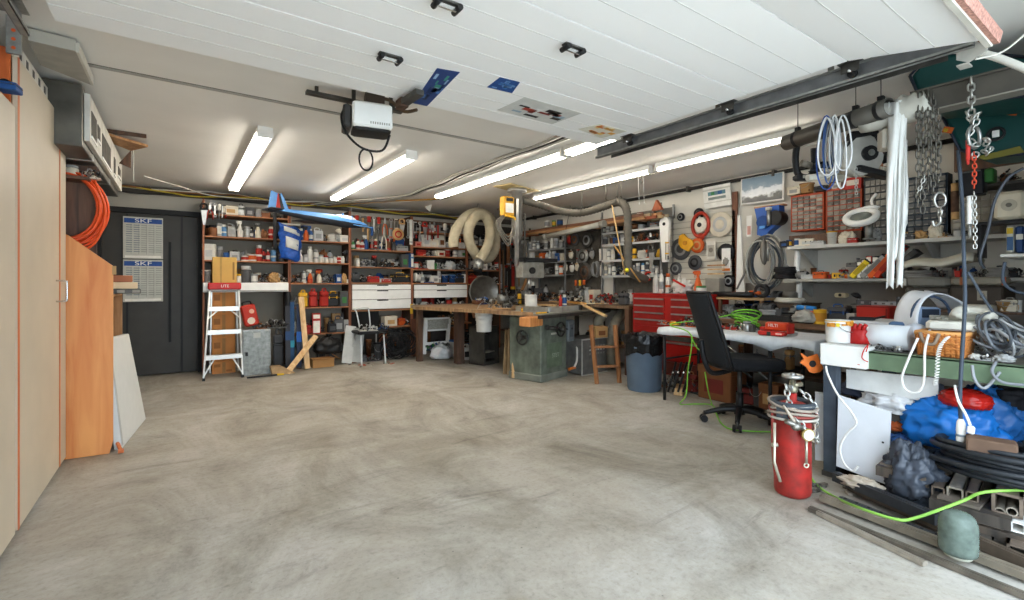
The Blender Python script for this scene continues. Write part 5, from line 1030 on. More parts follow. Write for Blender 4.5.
# circle label on the ivory box, small tools on far corner
hr('saw 497 7 22 rd ch', '', '', 1) if 0 else None
row('strip 503 4 30 ds gy,strip 508 4 24 br gy,clamp 512 5 26 rd ds,saw 518 6 22 dg ch,wrench 523 4 20 ye ch', 'hanging in the far corner', 'tools in the far corner', 'Y', 7.6, 1.98, hang=True)
row('strip 500 5 28 gy ds,clamp 506 5 34 rd gy,strip 513 3 36 rd ds,hammer 519 6 22 tn ds,clamp 526 6 20 ds ds', 'hanging lower in the far corner', 'tools in the far corner', 'Y', 7.5, 1.55, hang=True)
one('corner_board', 'dark board on the wall in the far corner', 'board', MB().bx(X(496, 7.83), 5.49, 7.8, 7.84, .9, 2.3, mat('#3a3631', .8, 0, .3)))
row('heap 505 14 12 ds ru,tin 513 5 12 ye bk,tin 519 6 12 gy ds,heap 526 12 12 dg gy', 'on the bench in far corner', 'goods in the far corner', 'Y', 7.5, BZ)
for k, (px0, py0, px1, py1, w_, c) in enumerate(((521, 293, 532, 265, .05, PLY), (497, 281, 512, 258, .03, DWOOD), (504, 298, 503, 250, .03, wood('#8a6a4a', '#5f4630', 4)))):
    a, b = at(px0, py0, X=5.0), at(px1, py1, X=5.3 if k < 2 else 5.02); a.z = max(a.z, BZ); one('wooden_batten', ['plywood batten leaning over the far bench below dust column', 'dark batten leaning by the round lid', 'upright brown batten in the far corner'][k], 'batten', beam(MB(), a, b, w_, .02, c))
# lumber rack: stock on brackets
t = thing('lumber_rack', 'steel wall brackets carrying lengths of moulding and pipe over the shelf racks', 'rack', (0, 0, 0))
zr = 2.04
for y in (4.4, 5.4, 6.4, 7.3): m = MB(); m.bx(5.0, 5.495, y-.015, y+.015, zr-.03, zr, DSTEEL); m.bx(5.47, 5.495, y-.015, y+.015, zr-.2, zr+.2, DSTEEL); part('bracket', m, t)
rnd = random.Random(9); cols = [('#b98a5c', '#8d6236'), ('#a85a34', '#7a3d22'), ('#c8ad84', '#a58a60'), ('#8a5a3c', '#5f3a24'), ('#b5653c', '#8a4628'), ('#d0bfa0', '#a89674')]
kinds = ['tan moulding', 'red brown moulding', 'pale batten', 'dark batten', 'orange brown slat', 'whitish trim']
for k in range(18):
    x = 5.03+.04*(k % 9); z = zr+.021+.042*(k//9); ya = 3.95+rnd.uniform(0, .5); yb_ = 7.0+rnd.uniform(-.8, .6)
    lab = f'{kinds[k % 6]} lying {"in the lower layer of" if k < 9 else "on top of"} the lumber rack above the shelf racks'
    one('wooden_length', lab, 'wood', MB().bx(x-.016, x+.016, ya, yb_, z-.02, z+.018, wood(*cols[k % 6], 4, axis='Y')), group=f'{kinds[k % 6]}s on the lumber rack')
p = at(663, 203, X=5.1); m = MB(); m.prism([(0, -.06, 0), (0, .1, 0), (0, .03, .14)], (.05, 0, 0), wood('#b5603a', '#8a4628')); one('wood_wedge', 'triangular red brown wood wedge at the near end of the lumber rack', 'wood', m, (5.08, YX(662, 5.1)+.05, zr+.105))
a, b = at(545, 237, X=4.9), at(602, 224, X=4.9); t = thing('grey_pipe', 'long pale grey tube with end caps slung beneath the lumber rack', 'pipe', tuple(a))
part('pipe', MB().cyl((0, 0, 0), b-a, .04, mat('#b3b0a6', .45, .1), 12), t)
for q in (Vector((0, 0, 0)), b-a): part('end_cap', MB().cyl(q-(b-a).normalized()*.03, q+(b-a).normalized()*.05, .05, mat('#99968c'), 12), t)
part('sling', MB().cyl((b-a)*.4+Vector((0, 0, .04)), (b-a)*.4+Vector((.1, 0, .42)), .004, BLACK, 5), t)
row('tin 547 5 7 wh gy,tin 554 4 6 gn ye,tin 560 6 6 ds bl', 'on top of the lumber rack boards', 'tins on the lumber rack', 'X', 5.2, zr+.115)
# white bandsaw arm like board with hole
t = thing('white_tool_guard', 'tall white rounded guard with a dark hole beside the slatted tool wall', 'guard', tuple(at(664, 262, X=5.15))); D = dep(t.location)/F
hh = 45*D; m = MB(); pts = []
for k in range(13): a_ = PI*k/12; pts.append((0, .075*math.cos(a_), hh-.08+.08*math.sin(a_)))
pts += [(0, -.05, 0), (0, .03, 0)]; m.prism(pts, (.04, 0, 0), WHITE, smooth=False); part('guard_body', m, t); part('hub', MB().cyl((-.006, 0, hh-.09), (.001, 0, hh-.09), .022, BLACK, 14), t)
# ================================================================ slatted tool wall
XW = 5.44
y_a, y_b = YX(735, XW), YX(668, XW); slat = mat('#c9c4b6', .7, 0, .08, 4)
t = thing('slat_wall_panel', 'cream slatted wall panel hung with grinding discs and sanding wheels', 'panel', (XW, 0, 0))
m = MB(); zz = .95
while zz < 2.05: m.bx(0, .02, y_a, y_b, zz, zz+.068, slat); zz += .075
m.bx(.02, .03, y_a, y_b, .95, 2.05, mat('#8a8578')); part('slats', m, t)
def hw(k, px, pytop, wpx, hpx, a_, b_, lab, name, cat, X_=5.40):
    p = at(px, pytop, X=X_); s = dep(p)/F; one(name, lab, cat, HANG[k](wpx*s, hpx*s, COLW.get(a_, a_), COLW.get(b_, b_)), tuple(p), -PI/2)
hw('disc', 681, 213, 8, 8, 'bk', 'gy', 'small black disc hung topmost left on the slatted wall', 'sanding_disc', 'disc')
hw('disc', 681, 238, 22, 24, 'dg', 'gy', 'large dark disc half hidden behind the yellow guard', 'grinding_disc', 'disc', 5.42)
hw('disc', 699, 208, 11, 11, 'bk', 'dg', 'black disc above the red ring on the slatted wall', 'grinding_disc', 'disc', 5.42)
hw('disc', 720.5, 212, 25, 30, 'iv', 'lg', 'big pale steel disc, largest on the slatted wall', 'saw_blade', 'disc')
hw('disc', 695, 255, 15, 16, 'dg', 'bk', 'charcoal disc below the orange disc', 'grinding_disc', 'disc')
hw('disc', 726, 243.5, 18, 22, 'bk', 'dg', 'black tyre like disc behind the white card', 'rubber_disc', 'disc', 5.42)
hw('disc', 729, 275, 12, 13, 'bk', 'lg', 'small black disc low beside the white strip', 'grinding_disc', 'disc', 5.42)
hw('disc', 676, 262, 13, 16, 'dg', 'gy', 'dark disc low left behind the white blue bag', 'grinding_disc', 'disc', 5.42)
m = MB(); m.torus((0, 0, 0), .115, .022, mat('#a83422', .4), 28, 8, rot(PI/2, 0, 0), sy=1.3); m.torus((0, .005, -.15), .03, .02, '#a83422', 12, 6, rot(PI/2, 0, 0)); m.blob((0, 0, 0), (.17, .05, .2), mat('#d8d2c4', .9, 0, .1, 40), flat=False, amp=.1); m.cyl((0, -.03, 0), (0, -.02, 0), .03, BLACK, 12); one('polishing_head', 'red ring frame with white bristle brush at its centre', 'brush', m, tuple(at(700.5, 225, X=5.38)), -PI/2)
m = MB(); P_ = [(-.09, 0, .1), (-.03, 0, .12), (.02, 0, .07), (.1, 0, .03), (.12, 0, -.03), (.04, 0, -.11), (-.06, 0, -.06), (-.1, 0, .0)]; m.prism(P_, (0, .04, 0), mat('#dba022', .45, 0, .2)); m.cyl((0, -.01, 0), (0, 0, 0), .03, '#b8791a', 12); one('yellow_guard', 'yellow metal tool guard hung over the large dark disc', 'guard', m, tuple(at(685, 243, X=5.34)), -PI/2)
hw('disc', 697.5, 238, 15, 15, 'or', 'tn', 'orange sanding disc right of the yellow guard', 'sanding_disc', 'disc', 5.38)
m = MB(); m.bx(-.06, .06, 0, .006, -.11, .11, DWHITE); m.bx(-.045, .045, -.002, 0, -.08, .06, '#a5a196'); m.cyl((0, -.004, 0), (0, 0, 0), .03, '#77736a', 12); one('printed_card', 'pale printed card hanging right of the orange disc', 'card', m, tuple(at(711, 250, X=5.38)), -PI/2)
m = MB(); m.bx(-.055, .055, 0, .006, -.14, .14, WHITE); m.blob((0, -.01, -.02), (.07, .03, .09), mat('#8f8b82'), flat=False); m.bx(-.05, .05, -.002, 0, -.13, -.1, '#d87a2a'); one('printed_card', 'white blister card with a grey part, in front of the black tyre like disc', 'card', m, tuple(at(726, 260, X=5.36)), -PI/2)
for k, z in enumerate((266, 270, 274.5)):
    p = at(716, z, X=5.3); m = MB(); m.bx(-.1, .1, -.02, .02, 0, .016, PINE if k else PLY); one('wood_stick', ['reddish stick on top of three stacked sticks by the slatted wall', 'pale middle stick of three by the slatted wall', 'lowest of three sticks by the slatted wall'][k], 'stick', m, tuple(p), -PI/2+.1)
m = MB(); m.bx(-.09, .09, -.06, .06, -.17, 0, mat('#8d897e')); m.bx(-.092, .092, -.062, .062, -.012, 0, '#a9a596'); one('grey_bin_box', 'grey parts box under the three stacked sticks', 'box', m, tuple(at(715, 278, X=5.28)), -PI/2)
p1, p2 = at(735, 192, X=5.46), at(735, 292, X=5.46); m = MB(); m.bx(-.02, .0, -.04, .03, p2.z, p1.z, wood('#7a4a30', '#54301e')); one('wood_upright', 'dark wooden upright at the near edge of the slatted wall', 'post', m, (5.46, p1.y, 0))
p1, p2 = at(740, 215, X=5.36), at(741, 292, X=5.36); m = MB(); m.prism([(0, -.05, p2.z), (0, .05, p2.z), (0, .03, p1.z), (0, -.0, p1.z)], (.02, 0, 0), WHITE); one('white_strip', 'tall white strip leaning between slatted wall and blue reel', 'strip', m, (5.36, p1.y, 0))
m = MB(); m.cyl((5.45, 1.2, 2.425), (5.45, 7.7, 2.425), .022, mat('#2b2926', .5, .2), 10)
for k in range(6): m.bx(5.42, 5.495, 1.6+k*1.1, 1.63+k*1.1, 2.39, 2.46, DSTEEL)
one('black_wall_pipe', 'black pipe running along the top of the right wall', 'pipe', m)
# notice + picture
def flat_sign(name, q, X_, lab, cat):
    P = [at(*c, X=X_) for c in q]; c = sum(P, Vector())/4
    return thing(name, lab, cat, tuple(c)), [p-c for p in P]
def bil(P, u, v): return (P[0]*(1-u)+P[1]*u)*(1-v)+(P[3]*(1-u)+P[2]*u)*v
def patch(m, P, u0, v0, u1, v1, off, c): m.prism([tuple(bil(P, u0, v0)+Vector((off, 0, 0))), tuple(bil(P, u1, v0)+Vector((off, 0, 0))), tuple(bil(P, u1, v1)+Vector((off, 0, 0))), tuple(bil(P, u0, v1)+Vector((off, 0, 0)))], (.0012, 0, 0), c)
t, P = flat_sign('wall_notice', [(702.5, 188), (730, 182.5), (731.5, 204.5), (704.5, 209)], 5.43, 'white notice sheet with two rows of small pictures above the slatted wall', 'notice')
m = MB(); m.prism([tuple(p) for p in P], (.01, 0, 0), mat('#e2e2dd')); part('sheet', m, t)
m = MB(); patch(m, P, .0, .02, 1, .1, -.002, '#f2f2ee'); patch(m, P, .18, .26, .82, .44, -.002, '#5b7f8a'); patch(m, P, .3, .28, .42, .42, -.003, '#3a7a4a'); patch(m, P, .55, .28, .7, .42, -.003, '#2f5a8a'); patch(m, P, .18, .52, .82, .64, -.002, '#7d8a86'); patch(m, P, .0, .14, 1, .2, -.002, '#c2c2bb'); patch(m, P, .0, .74, 1, .78, -.002, '#c2c2bb'); part('printing', m, t)
def photo_mat():
    m = bpy.data.materials.new('mountain_print'); m.use_nodes = True; nt = m.node_tree; N = nt.nodes; L = nt.links; b = N['Principled BSDF']; b.inputs['Roughness'].default_value = .3
    tc = N.new('ShaderNodeTexCoord'); sp = N.new('ShaderNodeSeparateXYZ'); L.new(tc.outputs['Generated'], sp.inputs[0]); nz = N.new('ShaderNodeTexNoise'); nz.inputs['Scale'].default_value = 5; nz.inputs['Detail'].default_value = 8; L.new(tc.outputs['Generated'], nz.inputs['Vector'])
    ad = N.new('ShaderNodeMath'); ad.operation = 'MULTIPLY_ADD'; L.new(nz.outputs['Fac'], ad.inputs[0]); ad.inputs[1].default_value = .55; L.new(sp.outputs['Z'], ad.inputs[2])
    r = N.new('ShaderNodeValToRGB'); e = r.color_ramp.elements
    while len(e) < 6: e.new(.5)
    for k, (p, c) in enumerate(((.3, '#2e3236'), (.48, '#4b4f4c'), (.6, '#e4e8ec'), (.78, '#d5dbe2'), (.84, '#8d9fae'), (1, '#7b93a6'))): e[k].position = p; e[k].color = (*hexc(c), 1)
    L.new(ad.outputs[0], r.inputs['Fac']); L.new(r.outputs['Color'], b.inputs['Base Color']); return m
t, P = flat_sign('mountain_picture', [(741, 178.5), (784, 170.5), (783.5, 200), (740.5, 205)], 5.43, 'framed photograph of snowy mountains on the right wall above the blue reel', 'picture')
m = MB(); m.prism([tuple(p) for p in P], (.012, 0, 0), WHITE); part('frame', m, t)
m = MB(); m.prism([tuple(bil(P, u, v)+Vector((-.003, 0, 0))) for u, v in ((.03, .05), (.97, .05), (.97, .95), (.03, .95))], (.002, 0, 0), photo_mat()); part('print', m, t)
# blue reel with looped hoses
p = at(767, 222, X=5.25); t = thing('blue_hose_reel', 'blue tool reel hanging on the wall under the mountain picture', 'reel', tuple(p), -PI/2); D = dep(p)/F
BL_ = mat('#1f56a8', .4, 0, .15)
m = MB(); w = 13*D; h = 15*D; m.prism([(-w, 0, h), (w*.9, 0, h*1.05), (w*.95, 0, -h*.1), (w*.2, 0, -h*.6), (-w*.2, 0, -h), (-w*.8, 0, -h*.8), (-w*.75, 0, 0)], (0, .12, 0), BL_); m.cyl((-w*.2, -.04, 0), (-w*.2, 0, 0), w*.5, mat('#17407e'), 18); m.cyl((w*.7, -.05, h*.2), (w*.7, .1, h*.2), w*.55, BLACK, 16); part('body', m, t, bevel=.004)
m = MB(); m.cyl((w*.35, -.06, -h*.3), (w*.35, -.06, h*.7), .02, STEEL, 8); m.cyl((w*.35, -.06, h*.7), (w*.35, -.06, h*.9), .032, '#c9c6ba', 10); m.box((-w*.2, -.045, -h*.35), (.06, .01, .03), '#5fa0e0'); part('fitting', m, t)
m = MB(); m.bx(-w*1.1, w*1.1, .02, .12, h*1.02, h*1.12, PLY); part('mount_board', m, t)
p = at(763, 262, X=5.25); rnd = random.Random(4); m = MB()
for k in range(9):
    c = ('#8a8a86', '#5b5a56', '#a5a49c', '#39424c')[k % 4]; m.torus((rnd.uniform(-.05, .05), -.03+.01*k, rnd.uniform(-.03, .03)), rnd.uniform(.13, .19), .011, c, 26, 6, rot(PI/2+rnd.uniform(-.1, .1), 0, rnd.uniform(-.2, .2)), sy=rnd.uniform(1.4, 1.9))
m.tube(curve([(-.1, 0, .2), (-.2, 0, -.1), (-.26, 0, -.22), (-.3, .0, -.3)], 5), .011, '#6b6a66', 6); one('cable_loops', 'long loops of grey cable hanging beneath the blue reel', 'cables', m, tuple(p), -PI/2)
m = MB(); m.blob((0, 0, 0), (.1, .07, .28), mat('#76716a', .4, .5), flat=False, amp=.06); m.cyl((0, -.04, -.1), (0, -.04, .1), .012, STEEL, 8); one('grey_spray_gun', 'grey metal canister hanging within the cable loops', 'tool', m, tuple(at(764, 252, X=5.12)))
m = MB(); m.bx(-.03, .03, 0, .01, -.12, .12, WHITE); m.bx(-.02, .02, -.002, 0, -.1, 0, '#b98a80'); one('wall_thermometer', 'narrow white gauge hanging left of the blue reel', 'gauge', m, tuple(at(749, 226, X=5.40)), -PI/2)
row('motor 752 16 14 bk bl,case 768 14 12 bl bk,motor 778 12 16 dg bk', 'on the counter below the cable loops', 'machines below the blue reel', 'X', 5.2, .95)
# ================================================================ red tool chest
XC = 4.70
ya, yb_ = YX(632, XC), YX(706, XC); zt_, zb_ = ZX(632, 294.5, XC), ZX(632, 332, XC); RD = mat('#9e1c17', .35, 0, .1, 8); RD2 = mat('#8a1a15', .4)
t = thing('red_tool_chest', 'red metal tool chest with steel drawer handles behind the office chair', 'tool chest', (XC, (ya+yb_)/2, 0)); h = (ya-yb_)/2
m = MB(); m.bx(.012, .45, -h, h, zb_, zt_, RD, ch=.008); part('chest_body', m, t)
def dr(y0, y1, z0, z1, hd=True):
    m = MB(); m.bx(0, .012, y0+.006, y1-.006, z0+.004, z1-.004, RD2); d = part('drawer', m, t)
    if hd: part('handle', MB().bx(-.016, 0, y0+.012, y1-.012, z1-.02, z1-.004, STEEL), d)
H = zt_-zb_; N_ = 5
for k in range(N_):
    z1 = zt_-.035-k*(H-.05)/N_; z0 = z1-(H-.05)/N_; dr(h*.05, h-.03, z0, z1, k < 4)
    if k < 4: dr(-h+.03, -h*.12, z0, z1)
m = MB(); m.bx(-.006, .45, -h-.004, h+.004, zt_, zt_+.02, RD); part('lid', m, t, bevel=.003)
m = MB(); m.bx(.02, .46, -h, h-.45, .12, zb_-.03, mat('#7c1f18', .4, 0, .15)); part('base_cabinet', m, t)
m = MB(); m.bx(.0, .02, -h+.05, h-.5, zb_-.28, zb_-.06, RD); d = part('base_drawer', m, t); part('handle', MB().bx(-.016, 0, -h+.06, h-.52, zb_-.085, zb_-.065, STEEL), d)
m = MB(); m.bx(.0, .02, -h+.05, h-.5, .14, zb_-.3, mat('#5b2a20', .5)); part('base_door', m, t)
m = MB(); m.bx(.0, .46, -h, h, zb_-.05, zb_, DSTEEL); [m.bx(x, x+.05, y, y+.05, 0, zb_-.05, DSTEEL) for x in (.02, .4) for y in (-h, h-.06)]; part('stand', m, t)
ct = zt_+.021
row('bottle 656 6 21 wh wh,bottle 661.5 5 23 wh gy,spray 668 5 20 wh or,cloth 682 17 16 wh bl,sprayer 698 9 24 or or,tin 701 10 8 gn wh,bottle 679.5 5 20 wh wh tall,heap 676 16 6 ds gy', 'on top of the red chest', 'goods on the red chest', 'X', 4.85, ct)
m = MB(); m.box((0, 0, 0), (.03, .16, .02), '#c02a1c', rot(.5, 0, .3)); one('red_marker', 'red stick lying across the white blue bag on the red chest', 'stick', m, tuple(at(679, 283, X=4.75)))
row('saw 651 10 30 ds ds,clamp 667 5 18 ye ds', 'hanging between white guard and shelf rack', 'tools by the white guard', 'X', 5.1, ZX(651, 243, 5.1), hang=True)
m = MB(); m.torus((0, 0, 0), .05, .014, mat('#b3301f'), 16, 6, rot(PI/2, 0, 0), PI*.3, PI*1.7); m.cyl((.02, 0, -.06), (.02, 0, .02), .008, STEEL, 6); one('red_clamp', 'small red C shaped clamp at the end of the black hose', 'clamp', m, tuple(at(648.5, 276, X=5.0)), -PI/2)
# ================================================================ RIGHT, NEAR: wall bench and shelves
CZ = .82
t = thing('wall_workbench', 'long brown topped workbench along the right wall behind the cloth covered table', 'workbench', (0, 0, 0))
part('bench_top', MB().bx(4.78, 5.49, .15, 3.05, CZ-.05, CZ, wood('#7d5a3c', '#553a26', 4, axis='Y')), t)
for x in (4.84, 5.4):
    for y in (.2, 1.6, 2.98): part('leg', MB().bx(x-.035, x+.035, y-.035, y+.035, 0, CZ-.05, DWOOD), t)
part('back_board', MB().bx(5.46, 5.49, .15, 3.05, CZ, 1.2, mat('#8e8880', .8, 0, .2, 3)), t)
part('lower_shelf', MB().bx(4.85, 5.45, .2, 2.9, .28, .31, DWOOD), t)
# shelves on wall
z1, z2 = 1.57, 1.24; SG = mat('#b9b9b3', .5, .2, .1)
t = thing('upper_wall_shelf', 'long grey metal shelf on right wall carrying the small parts drawers', 'shelf', (0, 0, 0)); yA = YX(788, 5.1)
part('shelf_board', MB().bx(5.08, 5.49, .15, yA, z1-.03, z1, SG), t)
for y in (.5, 1.3, yA-.12): m = MB(); m.prism([(5.12, y, z1-.03), (5.48, y, z1-.03), (5.48, y, z1-.24)], (0, .02, 0), SG); part('bracket', m, t)
t = thing('lower_wall_shelf', 'grey wall shelf full of tools, second below the small parts drawers', 'shelf', (0, 0, 0)); yB = YX(786, 5.1)
part('shelf_board', MB().bx(5.06, 5.49, .15, yB, z2-.025, z2, mat('#9b9a93', .5, .2, .15)), t)
for y in (.6, 1.4, yB-.1): m = MB(); m.prism([(5.12, y, z2-.025), (5.48, y, z2-.025), (5.48, y, z2-.2)], (0, .02, 0), SG); part('bracket', m, t)
m = MB(); m.tube(curve([tuple(at(798, 250, X=5.2)), tuple(at(797, 268, X=5.2)), tuple(at(799, 279, X=5.2)), tuple(at(799, 300, X=5.22))], 4), .028, WHITE, 10); one('white_pipe', 'white drain pipe running down between the wall shelves', 'pipe', m)
# small-parts drawer cabinets
def drawers(px0, px1, pyt, pyb, Xf, nc, nr, fc, dc, lab, z0=None):
    a, b = YX(px0, Xf), YX(px1, Xf); pm = (px0+px1)/2; zt = ZX(pm, pyt, Xf); zb = z0 if z0 is not None else ZX(pm, pyb, Xf); w = (a-b)/2; h = zt-zb
    t = thing('parts_drawer_cabinet', lab, 'drawer cabinet', (Xf, (a+b)/2, zb)); m = MB(); e = .012
    m.bx(.004, .13, -w, w, 0, h, fc); 
    for k in range(nr+1): z = e/2+k*(h-e)/nr; m.bx(-.003, .006, -w, w, z-e*.3, z+e*.3, fc)
    m.bx(-.003, .006, -w, -w+e, 0, h, fc); m.bx(-.003, .006, w-e, w, 0, h, fc); m.bx(-.003, .13, -w, w, h-.004, h+.006, fc)
    part('frame', m, t); rnd = random.Random(px0)
    for i in range(nc):
        for k in range(nr):
            y = w-e-(i+.5)*(2*w-2*e)/nc; z = e+(k+.5)*(h-2*e)/nr; dw = (2*w-2*e)/nc*.44; dh = (h-2*e)/nr*.40
            if i*nr+k >= 99: continue
            c = rnd.choice(dc); m = MB(); m.bx(-.008, .004, y-dw, y+dw, z-dh, z+dh, mat(c, .35)); m.bx(-.016, -.008, y-dw*.6, y+dw*.6, z-dh*.9, z-dh*.45, mat('#97938a', .5)); part('drawer', m, t)
    return t
OR_ = mat('#b4451f', .5); drawers(791, 824, 194.5, 230, 5.3, 5, 9, OR_, ['#6b665c', '#8c867a', '#57534b', '#a39c8e'], 'orange edged small parts cabinet, further of two, right of the mountain picture', z1+.17)
drawers(826, 862, 188, 228, 5.3, 5, 8, OR_, ['#5a554c', '#8a8376', '#46423b', '#6e685d'], 'orange edged small parts cabinet directly behind the magnifier lamp', z1+.13)
m = MB(); m.bx(5.28, 5.48, YX(862, 5.3), YX(790, 5.3), z1+.001, z1+.125, DWOOD); one('riser_board', 'dark riser block beneath the orange edged parts cabinets', 'block', m)
drawers(864, 888, 178, 236, 5.28, 4, 9, mat('#2e3236'), ['#77736b', '#5f5c56', '#8f8b80'], 'black framed parts cabinet half hidden by the white cloth strips', z1+.001)
drawers(906, 948, 176, 236, 5.2, 5, 10, mat('#23333f'), ['#55575a', '#43464a', '#6c6d6c', '#7e7d78'], 'dark blue framed parts cabinet behind the hanging chains', z1+.001)
drawers(951, 1003, 193, 238, 5.2, 5, 6, mat('#8f8a7d'), ['#b5b0a2', '#a39e90', '#8f8a7e'], 'pale parts cabinet at the right of the chains', z1+.001)
m = MB(); m.bx(-.07, .07, -.01, .05, 0, .11, mat('#9c2218')); m.box((0, -.011, .06), (.1, .002, .05), '#d8c9b8'); one('red_box', 'red flat box on top of the magnifier lamp cabinet', 'box', m, tuple(at(853, 189, X=5.28)), -PI/2)
Tz = ZX(807, 193, 5.35)
row('box 795 13 8 iv gy,tub 807 13 10 tn br,case 822 14 6 bk dg,box 838 10 6 wh gy,cloth 833 9 9 br tn,heap 803 14 6 gy br', 'on top of orange edged parts cabinets', 'goods on the parts cabinets', 'X', 5.36, ZX(825, 191, 5.36))
row('case 870 20 8 bk ye,heap 880 12 9 ds gy', 'on the black framed cabinet', 'goods on the parts cabinets', 'X', 5.34, ZX(876, 177, 5.34))
row('box 786 9 6 bk bl,tin 789 5 7 bl ye,tin 797 5 8 wh bl,box 807 14 7 iv lg,case 818 13 5 lg gy,tub 832 9 13 wh ye,cloth 847 17 13 iv gy,case 853 10 6 rd wh,cloth 876 11 14 gy iv,heap 812 14 6 ds tn', 'on the upper wall shelf', 'goods on the upper wall shelf', 'X', 5.17, z1+.001)
row('case 911 10 6 dg wh,cloth 920 14 9 tn gy,cloth 936 16 15 iv gy,tin 905 5 8 tn gy,jar 958 7 8 lg gy,heap 970 16 9 gy ds,tub 982 8 11 gy iv,heap 945 14 8 gy tn,box 899 8 9 gy bk', 'on the upper wall shelf behind chains', 'goods on the upper wall shelf', 'X', 5.14, z1+.001)
# magnifier lamp
p = at(861, 217, X=4.95); t = thing('magnifier_lamp', 'white ring magnifier lamp on an arm before the orange edged drawers', 'lamp', tuple(p), -PI/2+.25); s = dep(p)/F
q = rot(.75, -.12, 0); m = MB(); R = 12.5*s; m.torus((0, 0, 0), R, R*.26, WHITE, 30, 10, q, sy=.86); part('ring_shade', m, t, 'white oval ring'); m = MB(); m.lathe((0, 0, 0), [(.001, -.004), (R*.72, -.004), (R*.72, .004), (.001, .004)], mat('#8a9088', .1, 0, .05, trans=.3), 24, q, sy=.86); part('lens', m, t)
m = MB(); m.blob((R*.6, .06, R*.75), (R*1.2, R*.6, R*.4), WHITE, flat=False, amp=.02); part('hood', m, t); m = MB(); m.cyl((R*.45, .12, -R*1.7), (R*.45, .12, -R*.4), .03, GALV, 12); m.cyl((R*.45, .12, -R*1.75), (R*.45, .12, -R*1.65), .05, GALV, 12); m.tube(curve([(R*.45, .12, -R*.5), (R*.8, .14, R*.4), (R*.6, .1, R*1.3), (R*.9, .12, R*1.9)], 5), .012, WHITE, 8); part('arm', m, t)
# lower wall shelf
row('coil 785 22 15 bk gy,motor 803 14 8 gy bk,case 821 14 8 or bk,level 832 12 4 rd bk,case 808 12 5 lg gy,level 840 16 6 ye bk,case 852 12 5 or ye,saw 848 1 1 gy gy,heap 845 14 9 dg gy,book 862 7 17 dg bk,book 868 7 19 bk gy,book 874 6 22 rd bk,book 879 6 22 bk dg,tray 856 16 6 gy bk'.replace('saw 848 1 1 gy gy,', ''), 'on the lower wall shelf', 'tools on the lower wall shelf', 'X', 5.15, z2+.001)
row('case 860 26 5 gy bk flat,cloth 866 20 5 iv gy,tray 868 20 9 gy tn', 'stacked behind the slanted red book', 'tools on the lower wall shelf', 'X', 5.34, z2+.115)
for k, (px, c, c2, lab) in enumerate(((872, '#c0391e', '#8a2414', 'red slanted blade case leaning on the lower wall shelf'), (866, '#d8601f', '#b04414', 'orange red slanted blade case beside the red one'), (848, '#dcc028', '#a8901c', 'yellow slanted blade case leaning on the lower wall shelf'), (858, '#8f8f8b', '#6a6a66', 'grey slanted blade case between yellow and orange ones'), (880, '#2a2a2a', '#444', 'black slanted blade case right of the red one'))):
    p = at(px, 279, X=5.0); L = (.34, .34, .2, .26, .32)[k]; m = MB(); m.box((0, 0, L/2), (.05, .12, L), c, ch=.008); m.box((0, -.062, L*.5), (.03, .003, L*.6), c2); m.box((0, 0, L*.98), (.052, .122, .012), BLACK)
    one('blade_case', lab, 'case', m, (5.12, p.y-.0, z2+.012), r=(0, .62+.05*k, -PI/2))
# right part of lower shelf: dark boxes, rolled materials, cases
row('coil 918 30 9 gy ds,heap 905 18 12 bk ru,heap 937 16 10 bk rd,case 928 22 6 dg bk,heap 980 18 14 bk dg,coil 1000 22 12 gy bk,heap 1015 18 14 dg bk,heap 892 10 13 dg gy', 'on lower wall shelf behind cord', 'tools on the lower wall shelf', 'X', 5.2, z2+.001)
def pxbox(name, lab, cat, px0, px1, pyt, pyb, X_, dpt, c, extra=None, ch=.01, z0=None):
    a, b = YX(px0, X_), YX(px1, X_); pm = (px0+px1)/2; zt = ZX(pm, pyt, X_); zb = z0 if z0 is not None else ZX(pm, pyb, X_); w = abs(a-b)/2; h = max(.01, zt-zb)
    m = MB(); m.box((0, dpt/2, h/2), (2*w, dpt, h), c, ch=ch)
    if extra: extra(m, w, h)
    return one(name, lab, cat, m, (X_, (a+b)/2, zb), -PI/2)
# long pale roll and rounded cases on the bench / shelf below
p0, p1 = at(893, 278, X=4.6), at(968, 265, X=4.6)
gr = []
for j in range(7):
    rowp = []
    for i in range(13):
        u = i/12; v = j/6; p = at(908+u*72, 0+283, X=4.72); rowp.append((4.55+.34*v, p.y+.02*math.sin(v*3), 1.36+.015*math.sin(u*9)+.05*math.sin(v*3.1)-.04*(1-u)**2))
    gr.append(rowp)
m = MB(); m.sheet(gr, mat('#b5b09f', .7, 0, .12, 9), .022); one('padded_board', 'long padded beige sheet lying across the cases right of the cloth strips', 'sheet', m)
pxbox('grey_case', 'long dull grey case with rounded end beneath the padded beige sheet', 'case', 903, 950, 277, 287, 4.75, .3, mat('#77756d', .6, .1, .2), lambda m, w, h: (m.box((-w*.9, -.004, h*.5), (w*.12, .01, h*.7), '#a5a29a')), ch=.03)
pxbox('tan_tube_case', 'long tan tube box with orange ends under the padded beige sheet', 'case', 950, 1005, 277, 285, 4.72, .2, mat('#8d8676', .6, 0, .2), lambda m, w, h: (m.box((-w*.55, -.003, h*.5), (.02, .01, h), '#a2603a'), m.box((w*.97, -.003, h*.5), (.02, .01, h), '#b5562a')), ch=.02)
pxbox('brown_case', 'large dark brown hard case with a metal latch right of the face shield', 'case', 950, 1003, 286, 305, 4.70, .4, mat('#453c33', .6, 0, .2), lambda m, w, h: (m.box((w*.25, -.006, h*.5), (.05, .012, h*.5), '#9c9586'), m.box((w*.25, -.014, h*.5), (.018, .012, h*.25), '#5b564c'), m.box((0, -.002, h*.93), (w*2, .004, .01), '#2a241e')))
